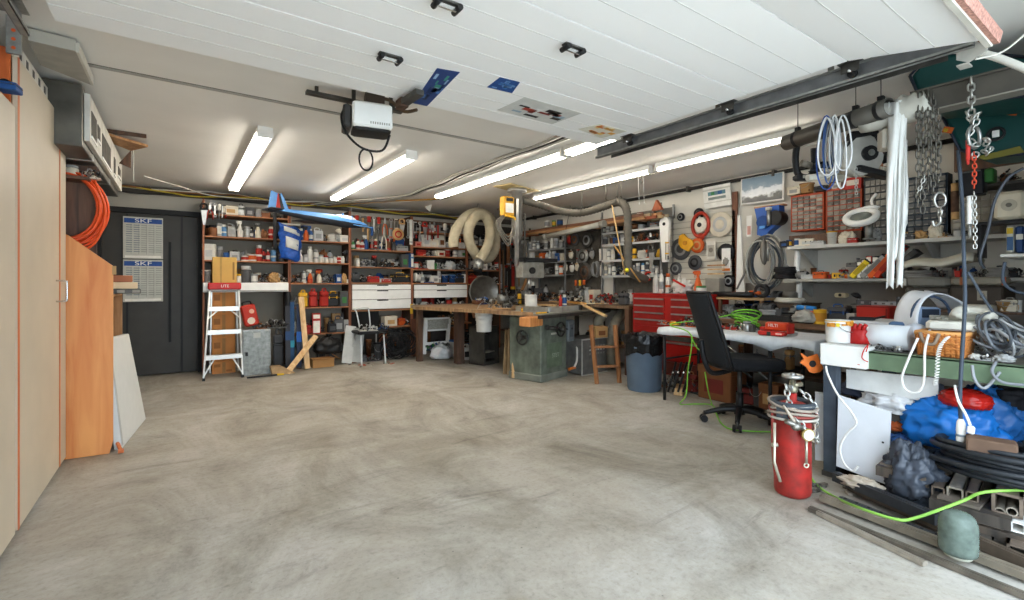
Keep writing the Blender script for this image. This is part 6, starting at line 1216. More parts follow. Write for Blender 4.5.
pxbox('grey_long_case', 'dark grey case behind the white face shield', 'case', 905, 949, 288, 312, 4.72, .3, mat('#4a4640', .6, 0, .2), lambda m, w, h: m.box((0, -.003, h*.8), (w*1.9, .006, .012), '#2f2c28'))
m = MB(); m.bx(4.62, 5.06, .12, 1.35, .985, 1.0, DWOOD); [m.bx(x, x+.03, y, y+.03, CZ, .985, DWOOD) for x in (4.79, 5.0) for y in (.2, 1.28)]; one('bench_riser', 'low brown riser shelf standing on the near end of the workbench', 'shelf', m)
pxbox('white_block', 'white oblong box at the right of the face shield', 'box', 962, 992, 305, 318, 4.55, .25, mat('#cbc8bc'), lambda m, w, h: m.box((0, -.002, h*.4), (w*.8, .003, .02), '#9c998e'))
row('case 1010 18 14 iv gy,tub 1006 14 11 tn gy,box 1016 12 12 lg tn', 'at the near end of the workbench', 'goods at the near bench end', 'X', 4.7, 1.001)
# dark cassette pile / monitor etc above right
pxbox('black_battery_charger', 'black plastic charger box hung left of the red section of chain', 'charger', 958, 984, 161, 195, 4.9, .12, mat('#23262c', .5), lambda m, w, h: (m.box((0, -.003, h*.75), (w*1.5, .006, h*.16), '#6a6d70'), m.box((-w*.4, -.004, h*.76), (w*.4, .008, h*.08), '#a85a30')))
pxbox('green_tag_box', 'small dark box with a green tag right of the black charger', 'box', 984, 994, 168, 182, 4.9, .1, mat('#2f6a34'))
row('tin 955 6 36 tn ru tall', 'hung behind the chain', 'tubes behind the chain', 'X', 5.0, 1.70)
p = at(1009, 205, X=4.6); t = thing('cream_timer_box', 'cream box with round dial on a dark stand at the right edge of photo', 'machine', tuple(p), -PI/2)
m = MB(); m.box((0, .06, 0), (.15, .12, .19), mat('#cfc6b0', .5), ch=.02); part('body', m, t); m = MB(); m.cyl((0, -.004, .0), (0, .0, .0), .04, '#b3ab98', 16); m.cyl((0, -.012, .0), (0, -.004, .0), .015, '#6b665c', 12); part('dial', m, t)
m = MB(); m.bx(-.18, .2, -.0, .2, -.12, -.10, BLACK); m.bx(-.16, -.14, .02, .18, -.35, -.12, BLACK); part('stand', m, t)
pxbox('blue_tin', 'tall tin with yellow and blue label under the cream dial box', 'tin', 1006, 1014, 226, 253, 4.55, .1, mat('#c9c7ba', .4, .3), lambda m, w, h: (m.box((0, -.002, h*.82), (w*1.6, .003, h*.22), '#c9a92a'), m.box((0, -.002, h*.35), (w*1.6, .003, h*.5), '#3a5a80')))
pxbox('blue_tin', 'dark blue tin at the right edge under the cream dial box', 'tin', 1015, 1024, 226, 253, 4.55, .1, mat('#27406a', .4, .3), lambda m, w, h: m.box((0, -.002, h*.6), (w*1.6, .003, h*.2), '#c9c7ba'))
pxbox('shelf_stub', 'small white shelf beneath the two tins at the right edge', 'shelf', 1000, 1030, 254, 257, 4.5, .6, WHITE, ch=.002)
row('heap 985 20 20 bk ds,heap 1008 20 18 dg br', 'in the dark gap above the pale cabinet', 'goods above the pale cabinet', 'X', 5.1, 1.95)
m = MB(); m.bx(5.0, 5.49, .15, YX(950, 5.0), 1.93, 1.95, DSTEEL); one('top_shelf_board', 'dark shelf board above the pale parts cabinet', 'shelf', m)
# clutter on counter
def onc(spec, where, v, z=CZ+.001, group='goods on the wall workbench'): row(spec, where, group, 'X', v, z)
onc('motor 692 20 15 iv ds,motor 712 22 13 ga iv,motor 729 16 13 gy ch,case 741 12 12 dg bk,heap 750 18 10 bk ds,motor 770 20 16 bk gy,heap 790 16 10 dg gy,coil 760 26 6 bk gy', 'on the workbench beneath the raised board', 5.0)
m = MB(); yq0, yq1 = min(YX(690, 4.86), YX(706, XC)-.02), YX(764, 4.86); m.bx(4.86, 5.45, yq1, yq0, 1.02, 1.045, wood('#9a7d55', '#6c5436', 4, axis='Y')); [m.bx(x, x+.03, y, y+.03, CZ, 1.02, DWOOD) for x in (4.87, 5.4) for y in (yq1+.02, yq0-.05)]; one('raised_board', 'brown raised board above the workbench left of the orange tool', 'shelf', m)
rz_ = 1.046
m = MB(); m.cyl((0, -.28, .03), (0, .16, .03), .028, BLACK, 12); m.cyl((0, .16, .03), (0, .22, .03), .02, DSTEEL, 10); one('black_tube', 'long black tube lying on the raised brown board', 'tube', m, (4.93, YX(728, 4.93), rz_))
row('grinder 753 16 9 or dg,roll 762 13 14 bk gy,tray 706 12 4 bk dg,heap 742 10 5 ds gy,heap 717 12 5 gy bk', 'on the raised brown board', 'goods on the raised board', 'X', 5.0, rz_)
onc('heap 700 24 8 ds gy,heap 722 22 7 dg gy', 'before motors under raised board', 4.86)
onc('roll 757 11 11 bk ds,motor 768 22 12 dg bk,tray 776 20 8 dg gy,coil 770 24 6 gy bk', 'at the middle of workbench', 4.88, CZ+.06)
m = MB(); m.lathe((0, 0, 0), [(.14, 0), (.15, .02), (.12, .05), (.1, .05)], mat('#b9b5a8'), 24); m.lathe((0, 0, .05), [(.07, 0), (.07, .05), (.04, .07)], mat('#5b5852'), 20); one('sander_disc', 'pale round sanding machine with a white disc behind the blue grinder', 'machine', m, (5.15, YX(790, 5.15), 1.0))
m = MB(); m.bx(-.2, .2, -.2, .2, 0, .17, mat('#5b4a3a', .8, 0, .3, 5)); m.bx(-.21, .21, -.21, .21, .165, .178, '#3d3026'); one('wooden_crate', 'dark wooden crate carrying the pale sanding machine', 'crate', m, (5.15, YX(790, 5.15), CZ+.001), ch if False else 0)
p = at(797, 303, X=4.75); s = dep(p)/F; m = k_grinder(25*s, 11*s, '#2f7fc8', GALV); one('blue_grinder', 'bright blue angle grinder on the workbench above the crumpled bag', 'grinder', m, (4.86, p.y, CZ+.09), -PI/2)
one('tool_stack', 'flat black tray of saw blades lying under the blue grinder', 'tray', k_tray(.42, .07, '#2a2a2a', '#6b6b69'), (4.93, YX(775, 4.93), CZ+.001), -PI/2)
one('tool_stack', 'dark tool case lying under the pale bag and grinder', 'case', k_case(.34, .085, '#2f2d2a', '#6f6a60', .22), (4.93, YX(803, 4.93), CZ+.001), -PI/2)
m = MB(); m.cyl((0, -.2, 0), (0, .16, 0), .016, BLACK, 8); m.cyl((0, -.36, 0), (0, -.2, 0), .018, '#c23a22', 8); one('red_handle_tool', 'black rod with red handle lying before the blue grinder', 'tool', m, (4.84, YX(783, 4.84), CZ+.1))
m = MB().blob((0, 0, .055), (.2, .24, .15), mat('#a6a49c', .35, 0, .25, 12), seed=8, amp=.16, sharp=True, nu=28, nv=16); one('plastic_bag', 'crumpled clear plastic bag left of the yellow tin', 'bag', m, (4.84, YX(807, 4.84), CZ+.002))
one('yellow_tin', 'yellow tin with brown label right of the crumpled plastic bag', 'tin', k_tin(.105, .135, '#d9a82a', '#b87f1e'), (4.84, YX(820, 4.84), CZ+.001))
onc('case 838 20 20 dg bl,heap 829 10 14 dg gy,box 852 9 12 lg gy,cup 833 7 8 dg gy', 'right of the yellow tin', 4.95)
onc('case 812 16 10 bk dg,cloth 822 22 12 iv gy,box 840 13 16 iv tn,motor 858 16 15 bk ds', 'at the back of the workbench', 5.3)
pxbox('socket_box', 'cream outlet box standing at the back of the workbench', 'box', 834, 846, 293, 305, 5.2, .08, mat('#c9b995'), lambda m, w, h: m.cyl((0, -.004, h*.55), (0, 0, h*.55), .014, BLACK, 10), z0=1.06)
pxbox('shelf_block', 'grey block under the cream outlet box', 'block', 832, 848, 305, 320, 5.2, .1, mat('#5a5750'), z0=CZ+.001)
pxbox('red_steel_box', 'plain red steel box on the workbench behind the white sheet', 'box', 856, 889, 306, 322, 4.6, .25, mat('#b3281c', .45, 0, .12, 4), lambda m, w, h: (m.box((0, -.002, h*.96), (w*1.96, .004, .01), '#7c1a12'), m.box((w*.85, -.002, h*.5), (.01, .004, h*.8), '#7c1a12')), z0=.86)
m = MB(); m.bx(4.55, 4.85, YX(895, 4.6), YX(850, 4.6), .845, .858, DWOOD); [m.bx(x, x+.03, y, y+.03, 0, .845, DWOOD) for x in (4.56,) for y in (YX(895, 4.6)+.02, YX(850, 4.6)-.05)]; one('tool_ledge', 'brown ledge board carrying the red steel box', 'shelf', m)
row('lamp 856 12 12 bk ds,level 872 30 5 dg gy,level 884 26 4 gy ds', 'lying on the red steel box', 'tools on the red steel box', 'X', 4.75, ZX(872, 306, 4.6)+.001)
row('heap 898 14 12 ds gy,heap 890 12 12 bk br,tray 905 16 8 gy bk', 'left of the face shield', 'goods by the face shield', 'X', 4.75, CZ+.03)
# ---------------------------------------------------------------- cloth covered table
TX0, TX1, TY0, TY1, TZ = 4.06, 4.70, 1.72, 3.17, .735
t = thing('cloth_covered_table', 'steel legged folding table behind the office chair', 'table', (0, 0, 0)); LG = mat('#2b2c2e', .4, .5)
part('table_top', MB().bx(TX0, TX1, TY0, TY1, TZ-.03, TZ, mat('#8f8d86')), t)
for (x, y) in ((TX0+.03, TY0+.35), (TX1-.03, TY0+.35), (TX0+.03, TY1-.03), (TX1-.03, TY1-.03)): part('leg', MB().cyl((x, y, 0), (x, y, TZ-.03), .016, LG, 10), t)
part('cross_bar', MB().cyl((TX0+.03, TY1-.03, .42), (TX1-.03, TY1-.03, .42), .01, LG, 8), t); part('cross_bar', MB().cyl((TX0+.03, TY0+.35, .42), (TX1-.03, TY0+.35, .42), .01, LG, 8), t)
part('brace', MB().cyl((TX0+.05, TY0+.38, .38), (TX0+.05, TY0+.85, TZ-.03), .009, mat('#b5b5b2', .3, .8), 8), t)
g = []; nu, nv = 40, 22
def cl(u, v):
    x = TX0-.065+(TX1-TX0+.09)*v; y = TY0-.12+(TY1-TY0+.14)*u; z = TZ+.006
    if x < TX0-.005: z -= (TX0-.005-x)*1.0+.02*math.sin(u*22)*1.0*(TX0-x)*6; x = TX0-.012-.012*abs(math.sin(u*17))
    if y < TY0: z -= (TY0-y)*1.1; y = TY0-.012-.03*(TY0-y)
    return x, y, z
for j in range(nv+1):
    r_ = []
    for i in range(nu+1):
        u, v = i/nu, j/nv; x, y, z = cl(u, v)
        if j == 0 and 8 <= i <= 14: z -= .05*(1-abs(i-11)/3.5)
        r_.append((x, y, z))
    g.append(r_)
m = MB(); m.sheet(g, mat('#cfd4d8', .8, 0, .12, 14), .004); one('white_tablecloth', 'white cloth draped over the table behind the office chair', 'tablecloth', m)
tz = TZ+.012
row('heap 664 10 5 or gy,case 676 9 4 ye or,heap 682 12 6 dg ds,heap 692 10 6 dg or,jar 747 8 10 ch gy,cup 752 8 7 ds gy,heap 737 14 5 rd gy,heap 728 12 6 br wh,tray 733 12 4 rd gy,tin 793 8 4 wh gy,level 790 12 3 wh gy,heap 741 12 7 gy iv,heap 720 12 6 ds rd', 'on the white tablecloth', 'tools on the white tablecloth', 'X', 4.36, tz)
row('motor 700 12 12 ds iv,heap 712 14 9 gy ds,coil 742 20 4 gn gn,motor 751 12 10 ga ds,heap 765 20 7 bk gy,heap 690 14 10 gy ds', 'at the far side of the white tablecloth', 'tools on the white tablecloth', 'X', 4.58, tz)
# red drill case
p = at(770, 337, X=4.14); s = dep(p)/F
t = thing('red_drill_kit', 'orange red tool case with white maker name standing on the tablecloth', 'case', (4.2, p.y, tz), -PI/2)
m = MB(); w = 13*s; m.box((w*.1, .06, 9*s), (2*w*.85, .1, 8.5*s), mat('#cc4420', .4), ch=.012); m.box((w*1.0, .06, 7.5*s), (w*.16, .11, 10*s), mat('#b3281c'), ch=.004); part('case_body', m, t)
lettering('HILTI', .036, WHITE, t, (-w*.1, .009, 10*s), (PI/2, 0, 0))
m = MB(); m.box((-w*.1, 0, 2.2*s), (2*w*.95, .10, 4.2*s), mat('#c22a20'), ch=.01); m.box((-w*.15, -.051, 2.2*s), (w*.3, .003, 4*s), '#2d3a33'); m.box((w*.6, -.051, 2.6*s), (w*.45, .003, 1.6*s), '#e0a8a0'); part('lower_tray', m, t)
m = MB(); m.cyl((-w*1.25, .05, 6*s), (-w*.6, .05, 6*s), 1.8*s, mat('#c0281c'), 12); part('red_chuck', m, t)
# green extension cord: coil above table, drop by chair, run on floor
LIME = mat('#7cc23c', .5); m = MB(); c = at(746, 311, X=4.5)
for k in range(6): m.torus(Vector((4.5, c.y, TZ+.07+.018*k)), .1+.016*(k % 3), .0065, LIME, 24, 6, rot(.25*math.sin(k), .35, 0))
P = [(4.45, c.y+.1, TZ+.16), (4.3, c.y+.3, TZ+.1), (4.02, 3.02, TZ+.05), tuple(at(691, 335, X=4.0)), tuple(at(688, 370, X=3.99)), tuple(at(686, 395, X=3.97)), tuple(at(680, 404, Z=.01)), tuple(at(695, 404, Z=.01)), tuple(at(712, 405, Z=.01)), tuple(at(716, 413, Z=.01)), tuple(at(722, 424, Z=.01)), tuple(at(735, 430, Z=.01)), tuple(at(772, 432, Z=.01))]
m.tube(curve(P, 6), .006, LIME, 6); m.tube(curve([tuple(at(691, 335, X=4.0)), tuple(at(697, 348, X=3.99)), tuple(at(706, 352, X=4.0))], 5), .006, LIME, 6); m.tube(curve([tuple(at(705, 372, X=4.02)), tuple(at(708, 390, X=4.0)), tuple(at(712, 405, Z=.012))], 5), .006, LIME, 6)
one('green_extension_cord', 'lime green cord looping over the tablecloth and down behind the office chair', 'cord', m)
m = MB(); m.tube(curve([tuple(at(806, 470, Z=.012)), tuple(at(818, 486, Z=.012)), tuple(at(835, 497, Z=.03)), tuple(at(860, 508, Z=.10)), tuple(at(895, 519, Z=.12)), tuple(at(915, 518, Z=.13)), tuple(at(960, 502, Z=.17)), tuple(at(985, 492, Z=.24)), tuple(at(1035, 490, Z=.26))], 6), .007, mat('#8fc457', .5), 7); one('green_extension_cord', 'lime green cord running over the scrap pile beside the red cylinder', 'cord', m)
# under the table: items
row('case 690 14 20 ma br,heap 668 12 16 dg br,bottle 676 5 18 bk dg,heap 680 18 12 bk gy,box 722 34 34 br ma,heap 700 14 16 bk dg,case 745 20 18 ma bk,tub 760 14 22 dg bk,box 772 20 26 br tn', 'under the cloth covered table', 'things under the cloth covered table', 'X', 4.62, .001)
for k in range(4):
    a = at(668+k*5, 392, X=4.3); b = at(676+k*5.5, 362, X=4.45); a.z = max(a.z, .01); one('black_rod', f'black rod leaning beneath the table beside the trash bin, {["closest to bin", "second from bin", "third from bin", "farthest from bin"][k]}', 'rod', MB().cyl(a, b, .012, BLACK, 8).cyl(a.lerp(b, .6), a.lerp(b, .68), .016, CHROME, 8))
m = MB(); m.box((0, 0, .04), (.28, .09, .07), PINE, rot(0, 0, .5)); one('wood_offcut', 'pale wood offcut on the floor between bin and table leg', 'offcut', m, tuple(at(676, 398, Z=0)+Vector((.2, .1, .005))))
# ---------------------------------------------------------------- office chair
cc = at(738, 425, Z=0)+Vector((.03, .03, 0)); t = thing('office_chair', 'black mesh back swivel chair in front of the cloth covered table', 'chair', tuple(cc+Vector((.03, -.01, 0))), -.52); O = cc; FB = mat('#17181b', .85, 0, .2, 60); PB = mat('#141416', .4, 0, .1)
m = MB()
for k in range(5):
    a = 2*PI*k/5+.35; d = Vector((math.cos(a), math.sin(a), 0)); part('base_leg', MB().tube(curve([(0, 0, .12), tuple(d*.14+Vector((0, 0, .115))), tuple(d*.29+Vector((0, 0, .075)))], 4), lambda u: .03-.012*u, PB, 8), t)
    c = d*.29; n = Vector((-d.y, d.x, 0)); w_ = MB(); w_.cyl(c+n*.012+Vector((0, 0, .031)), c+n*.034+Vector((0, 0, .031)), .03, PB, 14); w_.cyl(c-n*.034+Vector((0, 0, .031)), c-n*.012+Vector((0, 0, .031)), .03, PB, 14); w_.cyl(c+Vector((0, 0, .03)), c+Vector((0, 0, .08)), .011, DSTEEL, 8); part('caster', w_, t)
m = MB(); m.cyl((0, 0, .1), (0, 0, .26), .03, PB, 14); m.cyl((0, 0, .26), (0, 0, .47), .018, DSTEEL, 12); m.cyl((0, 0, .08), (0, 0, .13), .045, PB, 14); part('gas_lift', m, t)
sdir = 0.0  # the seat faces the table (+X)
sc_ = Vector((.03, -.02, .53)); m = MB(); m.box(sc_, (.52, .48, .10), FB, rot(0, .04, 0), ch=.07); part('seat', m, t, bevel=.018)
m = MB(); m.box(sc_+Vector((-.02, 0, -.055)), (.26, .2, .03), PB, ch=.02); m.cyl(sc_+Vector((-.05, -.02, -.06)), sc_+Vector((-.12, -.30, -.07)), .008, PB, 8); part('mechanism', m, t)
# backrest: curved mesh panel, reclined
def bk(u, v):  # u across (y), v up
    y = (u-.5)*.40*(1-.10*abs(v-.4)); x = -.225-.20*v+.045*(abs(u-.5)*2)**2*.8; z = .50+.62*v
    return (x, y-.03, z)
g = [[bk(i/12, j/16) for i in range(13)] for j in range(17)]
m = MB(); m.sheet(g, mat('#202327', .9, 0, .3, 120), .012); part('backrest', m, t, 'black mesh backrest')
m = MB(); ring = [bk(i/10, 0) for i in range(11)]+[bk(1, j/10) for j in range(1, 11)]+[bk(1-i/10, 1) for i in range(1, 11)]+[bk(0, 1-j/10) for j in range(1, 10)]
m.tube(ring, .016, PB, 8, closed=True); part('back_frame', m, t)
m = MB(); m.tube(curve([(-.1, -.03, .46), (-.26, -.03, .44), (-.33, -.03, .55), (-.36, -.03, .72)], 5), .022, PB, 8); part('back_support', m, t)
# ---------------------------------------------------------------- gas cylinder with regulator
cp = at(802.5, 501, Z=0)+Vector((SY, CY, 0))*.094; D = dep(cp); R = .094; H = .575; RC = mat('#a82c27', .45, .1, .3, 14, .05, dirt='#7a2c26')
t = thing('red_gas_cylinder', 'scuffed red gas cylinder with hose and chain standing beside the steel bench', 'gas cylinder', tuple(cp))
hs = H*.93; m = MB(); prof = [(R*.82, 0), (R*.96, .012), (R, .03)]+[(R, hs*.9)]+[(R*math.cos(a)*.82+R*.18, hs*.9+math.sin(a)*R*.5) for a in [PI/2*k/6 for k in range(1, 6)]]+[(R*.24, hs*.9+R*.55), (R*.22, H)]; m.lathe((0, 0, 0), prof, RC, 32); part('cylinder_body', m, t)
m = MB(); m.lathe((0, 0, H), [(.022, 0), (.028, .01), (.028, .035), (.016, .04), (.016, .085)], mat('#8d8873', .4, .8, .3), 14); m.cyl((.0, 0, H+.04), (.06, -.02, H+.045), .013, mat('#9a927a', .35, .8), 10); m.cyl((-.03, 0, H+.03), (.0, 0, H+.03), .016, STEEL, 8); part('valve', m, t)
m = MB(); m.torus((0, 0, H+.095), .045, .011, mat('#b9b8b2', .35, .8), 20, 8); [m.cyl((0, 0, H+.095), (.043*math.cos(a), .043*math.sin(a), H+.095), .007, STEEL, 6) for a in (0, PI/2, PI, 1.5*PI)]; m.lathe((0, 0, H+.08), [(.014, 0), (.014, .03), (.005, .034)], STEEL, 10); part('valve_wheel', m, t)
fv = Vector((-SY, -CY, 0)); rv = Vector((CY, -SY, 0))
g0 = fv*(R+.035); m = MB(); zz = H*.66
m.cyl(g0+Vector((0, 0, zz)), g0+fv*.02+Vector((0, 0, zz)), .034, mat('#a9925a', .3, .8), 18); m.cyl(g0+fv*.02+Vector((0, 0, zz)), g0+fv*.024+Vector((0, 0, zz)), .028, '#d8d4c4', 18); m.blob(g0*.93+rv*-.05+Vector((0, 0, zz+.04)), (.06, .05, .05), mat('#8d8a82', .35, .8), flat=False, amp=.05); m.cyl(g0*.98+rv*-.02+Vector((0, 0, zz+.03)), g0*.98+rv*-.11+Vector((0, 0, zz+.07)), .014, mat('#8d8a82', .35, .8), 8); m.cyl(g0+Vector((0, 0, zz-.03)), g0+Vector((0, 0, zz-.16)), .007, mat('#c9c4b0', .4, .6), 6); m.torus(g0+Vector((0, 0, zz-.17)), .012, .004, '#c9c4b0', 12, 6, rot(PI/2, 0, -YAW)); part('regulator', m, t)
m = MB(); rnd = random.Random(6)
for k in range(5):
    m.torus((0, 0, hs*(.92)+.02-k*.018), R*1.13+rnd.uniform(0, .02), .008, ('#9a8d80', '#b3aca0', '#8a4038')[k % 3], 30, 6, rot(rnd.uniform(-.2, .2), rnd.uniform(-.28, .28), 0))
for k in range(3): m.tube(curve([tuple(rv*(-.1)+fv*R*.9+Vector((0, 0, hs*.98))), tuple(fv*(R+.03)+rv*(-.04+.03*k)+Vector((0, 0, hs*.78-.03*k))), tuple(rv*(R*1.0)+fv*.05+Vector((0, 0, hs*.70-.02*k))), tuple(rv*(R*1.1)+Vector((0, 0, hs*.9)))], 6), .006, '#a89c8c', 6)
m.tube(curve([tuple(rv*(-R-.02)+Vector((0, 0, hs*.9))), tuple(rv*(-R-.04)+fv*.04+Vector((0, 0, hs*.5))), tuple(rv*(-R-.03)+fv*.05+Vector((0, 0, hs*.2)))], 6), .008, '#9b4038', 6); part('gas_hose', m, t)
m = MB(); m.torus((0, 0, hs*.9+.035), R*1.06, .018, mat('#41474d', .7), 30, 8, sy=1); m.bx(-R*1.3, -R*1.05, -.03, .03, hs*.84, hs*.98, mat('#41474d', .7)); part('strap', m, t)
m = MB(); m.tube([tuple(rv*(-R-.035)+fv*.05+Vector((0, 0, hs*.78))), tuple(rv*(-R-.04)+fv*.055+Vector((0, 0, .2))), tuple(rv*(-R-.02)+fv*.08+Vector((0, 0, .1)))], .008, mat('#c7c2ae', .4, .6), 8); m.cyl(rv*(-R-.05)+fv*.05+Vector((0, 0, hs*.55)), rv*(-R-.02)+fv*.05+Vector((0, 0, hs*.55)), .012, mat('#c7c2ae', .4, .6), 8); part('torch_lance', m, t)
def chain(pts, L, w, mt, name=None, lab=None, cat='chain', parent=None, rad=None):
    """links laid along a path; every link a stadium ring, each turned a quarter"""
    C_ = curve(pts, 24); m = MB(); d = 0; last = Vector(C_[0]); k = 0; rad = rad or w*.2
    acc = 0; prev = Vector(C_[0])
    for p in C_[1:]:
        p = Vector(p); seg = (p-prev).length
        while acc+seg >= L:
            f = (L-acc)/seg; q = prev.lerp(p, f); tdir = (q-last); tdir.normalize(); mid = (q+last)/2
            x = Vector((1, .3, 0)) if abs(tdir.z) > .5 else Vector((0, 0, 1)); x = (x-tdir*x.dot(tdir)).normalized(); y = tdir.cross(x)
            if k % 2: x = y
            hl = L*.62; ring = []
            for i in range(12):
                a = 2*PI*i/12; ca, sa = math.cos(a), math.sin(a); ring.append(mid+x*(w/2)*sa+tdir*(hl-w/2)*(1 if ca > 0 else -1)*(1 if abs(ca) > .01 else 0)+tdir*(w/2)*ca)
            m.tube(ring, rad, mt, 5, closed=True); k += 1; last = q; prev = q; seg = (p-prev).length; acc = 0
        acc += seg; prev = p
    if parent: return part(name or 'chain', m, parent)
    return one(name or 'steel_chain', lab, cat, m)
CHN = mat('#b9b8b2', .3, .85, .15); DCH = mat('#65625b', .45, .75, .3)
def cq(r_, f_, z_): return tuple(rv*r_+fv*f_+Vector((0, 0, z_)))
chain([cq(-.05, .02, H+.05), cq(-.05, R*.8, H*.86), cq(-.02, R*1.35, H*.74), cq(.05, R*1.4, H*.62), cq(R*1.0, R*.7, H*.56), cq(R*1.2, .02, H*.66)], .03, .026, CHN, parent=t)
chain([cq(.03, .02, H+.02), cq(.08, R*.6, H*.93), cq(R*1.0, R*.6, H*.82), cq(R*1.25, R*.3, H*.66)], .03, .026, CHN, parent=t)
a = at(808, 491, Z=.012); m = None; chain([tuple(a), tuple(a+Vector((.06, -.03, 0))), tuple(a+Vector((.12, -.0, 0))), tuple(a+Vector((.08, .05, .01))), tuple(a+Vector((.16, -.05, 0)))], .026, .02, DCH, 'steel_chain', 'small heap of chain on the floor at the foot of the red cylinder')
# ---------------------------------------------------------------- green steel bench at right
GB = mat('#667a60', .6, .1, .25, 8, .05); BX0, BX1, BY0, BY1, BZ_ = 3.30, 4.35, -.02, 1.36, .80
t = thing('steel_bench', 'green edged steel bench piled with work things at the right foreground', 'workbench', (0, 0, 0))
part('bench_top', MB().bx(BX0+.03, BX1, BY0, BY1, BZ_-.03, BZ_, mat('#6f6a60', .6, .2, .25)), t)
m = MB(); m.bx(BX0, BX0+.03, BY0, BY1, BZ_-.10, BZ_, GB); m.bx(BX0, BX0+.05, BY0, BY1, BZ_-.008, BZ_+.002, GB); part('front_channel', m, t, 'worn green steel channel')
PS = mat('#55606e', .45, .5, .3, 9)
pp = at(831, 476, Z=0); 
for (x, y) in ((BX0+.04, pp.y), (BX1-.05, pp.y), (BX1-.05, .1)): m = MB(); m.bx(x-.035, x+.035, y-.035, y+.035, 0, BZ_-.03, PS); m.bx(x-.042, x+.042, y-.042, y+.042, 0, .03, DSTEEL); part('leg', m, t)
m = MB(); m.bx(BX0+.02, BX0+.06, BY0, pp.y, .20, .245, mat('#4b453d', .7, .3)); m.bx(BX0+.02, BX1, BY0, pp.y-.04, .15, .2, mat('#3d3832', .8, .2)); part('lower_rail', m, t)
# white boards
def quadthing(name, q, X_, th, c, lab, cat, zs=None):
    P = [at(*k, X=X_) for k in q]; m = MB(); m.prism([tuple(p) for p in P], (th, 0, 0), c); return one(name, lab, cat, m, bevel=.003)
quadthing('white_panel_board', [(846, 369), (938, 378), (938, 404), (846, 388)], 3.42, .015, mat('#dcdcd8'), 'long white board under the green bench edge', 'board')
m = MB(); q = [at(838, 395, X=3.28), at(891, 412, X=3.28), at(887, 485, X=3.22), at(836, 466, X=3.22)]; m.prism([tuple(p) for p in q], (.014, 0, 0), mat('#d3d6da', .4, 0, .04)); m.cyl(q[0].lerp(q[1], .8).lerp(q[2], .45)-Vector((.003, 0, 0)), q[0].lerp(q[1], .8).lerp(q[2], .45), .006, BLACK, 8); one('white_shelf_panel', 'pale square panel leaning against the bench post', 'board', m, bevel=.003)
q = [at(815, 392, X=3.40), at(831, 394, X=3.40), at(831, 462, X=3.40), at(815, 460, X=3.40)]; m = MB(); m.prism([tuple(p) for p in q], (.02, 0, 0), mat('#c2c6cb')); one('white_shelf_panel', 'narrow pale panel between the red cylinder and the bench post', 'board', m)
pxbox('white_carton', 'white box hanging over the bench corner with a paint bucket on it', 'box', 820, 866, 346, 367, 3.26, .34, WHITE, lambda m, w, h: (m.bx(-w, w, .005, .335, h, h+.003, '#d0d0cc'), m.box((w*.7, -.001, h*.2), (w*.1, .002, .004), '#c25a4a')), ch=.004)
zc = ZX(843, 346, 3.26)+.004
t = thing('paint_bucket', 'white paint bucket with yellow drips on the white box', 'bucket', (3.40, YX(838, 3.40), zc)); s = dep(t.location)/F
m = MB(); R = 11*s; h = 22.5*s; m.lathe((0, 0, 0), [(R*.92, 0), (R*.95, .01), (R*.97, h*.85), (R*1.03, h*.86), (R*1.03, h*.9), (R*.99, h*.91), (R*1.0, h)], mat('#e6e6e2', .4, 0, .03), 24); part('bucket_body', m, t); m = MB(); rnd = random.Random(1)
for k in range(12):
    a = -PI/2-YAW+rnd.uniform(-1.3, 1.3); m.box((R*1.01*math.cos(a), R*1.01*math.sin(a), h*.92-rnd.uniform(0, .02)), (.02, .02, rnd.uniform(.01, .03)), mat(rnd.choice(['#d9c02c', '#c9852a', '#d8a12a'])), rot(0, 0, a))
m.lathe((0, 0, h*.93), [(R*1.015, 0), (R*1.015, h*.05)], '#cfa860', 24, cap=False); part('paint_drips', m, t, 'yellow and orange paint drips'); part('bail_handle', MB().tube(curve([tuple(Vector((-R, -R*.3, h*.8))), (-R*.7, -R*.9, h*.55), (R*.5, -R*1.0, h*.5), tuple(Vector((R, -R*.2, h*.8)))], 5), .003, STEEL, 5), t)
# sheets and objects on bench
bz = BZ_+.003
pxbox('white_folder', 'white sheet covered stack behind the paint bucket', 'folder', 848, 912, 322, 340, 3.85, .40, mat('#dcdfe1', .5, 0, .05), lambda m, w, h: [m.box((0, -.002, h*k/5), (w*2, .004, .003), '#9aa0a5') for k in range(1, 5)], ch=.01, z0=bz)
ftop = ZX(880, 322, 3.85)
one('black_pen_tool', 'small black tool lying on the white sheet', 'tool', MB().box((0, 0, .012), (.15, .04, .022), BLACK, ch=.008).cyl((.06, 0, .012), (.13, .02, .03), .008, BLACK, 6), (3.92, YX(862, 3.92), ftop+.001), -PI/2+.4)
pxbox('blue_block', 'blue grey folded plastic on the white sheet beside the helmet', 'folder', 888, 905, 322, 332, 3.62, .15, mat('#4f6a8c', .5), ch=.01)
m = MB(); m.blob((0, 0, .065), (.12, .09, .14), mat('#a81a18', .45, 0, .15), seed=5, amp=.18, sharp=False); 
for k in range(4): m.tube(curve([(-.03+.02*k, 0, .09), (-.035+.024*k, -.02, .12), (-.035+.028*k, -.015, .145)], 3), .011, mat('#a81a18'), 7)
m.tube(curve([(-.05, 0, .08), (-.1, -.02, .1), (-.12, -.02, .09)], 3), .014, '#c22a22', 7); one('red_glove', 'red rubber glove standing between paint bucket and white roll', 'glove', m, (3.44, YX(858, 3.44), bz), -PI/2)
one('red_glove', 'red rubber glove lying beside the paint bucket', 'glove', MB().blob((0, 0, .03), (.11, .16, .07), mat('#a81e1a', .45), seed=2, amp=.14), (3.50, YX(852, 3.5), bz), 0)
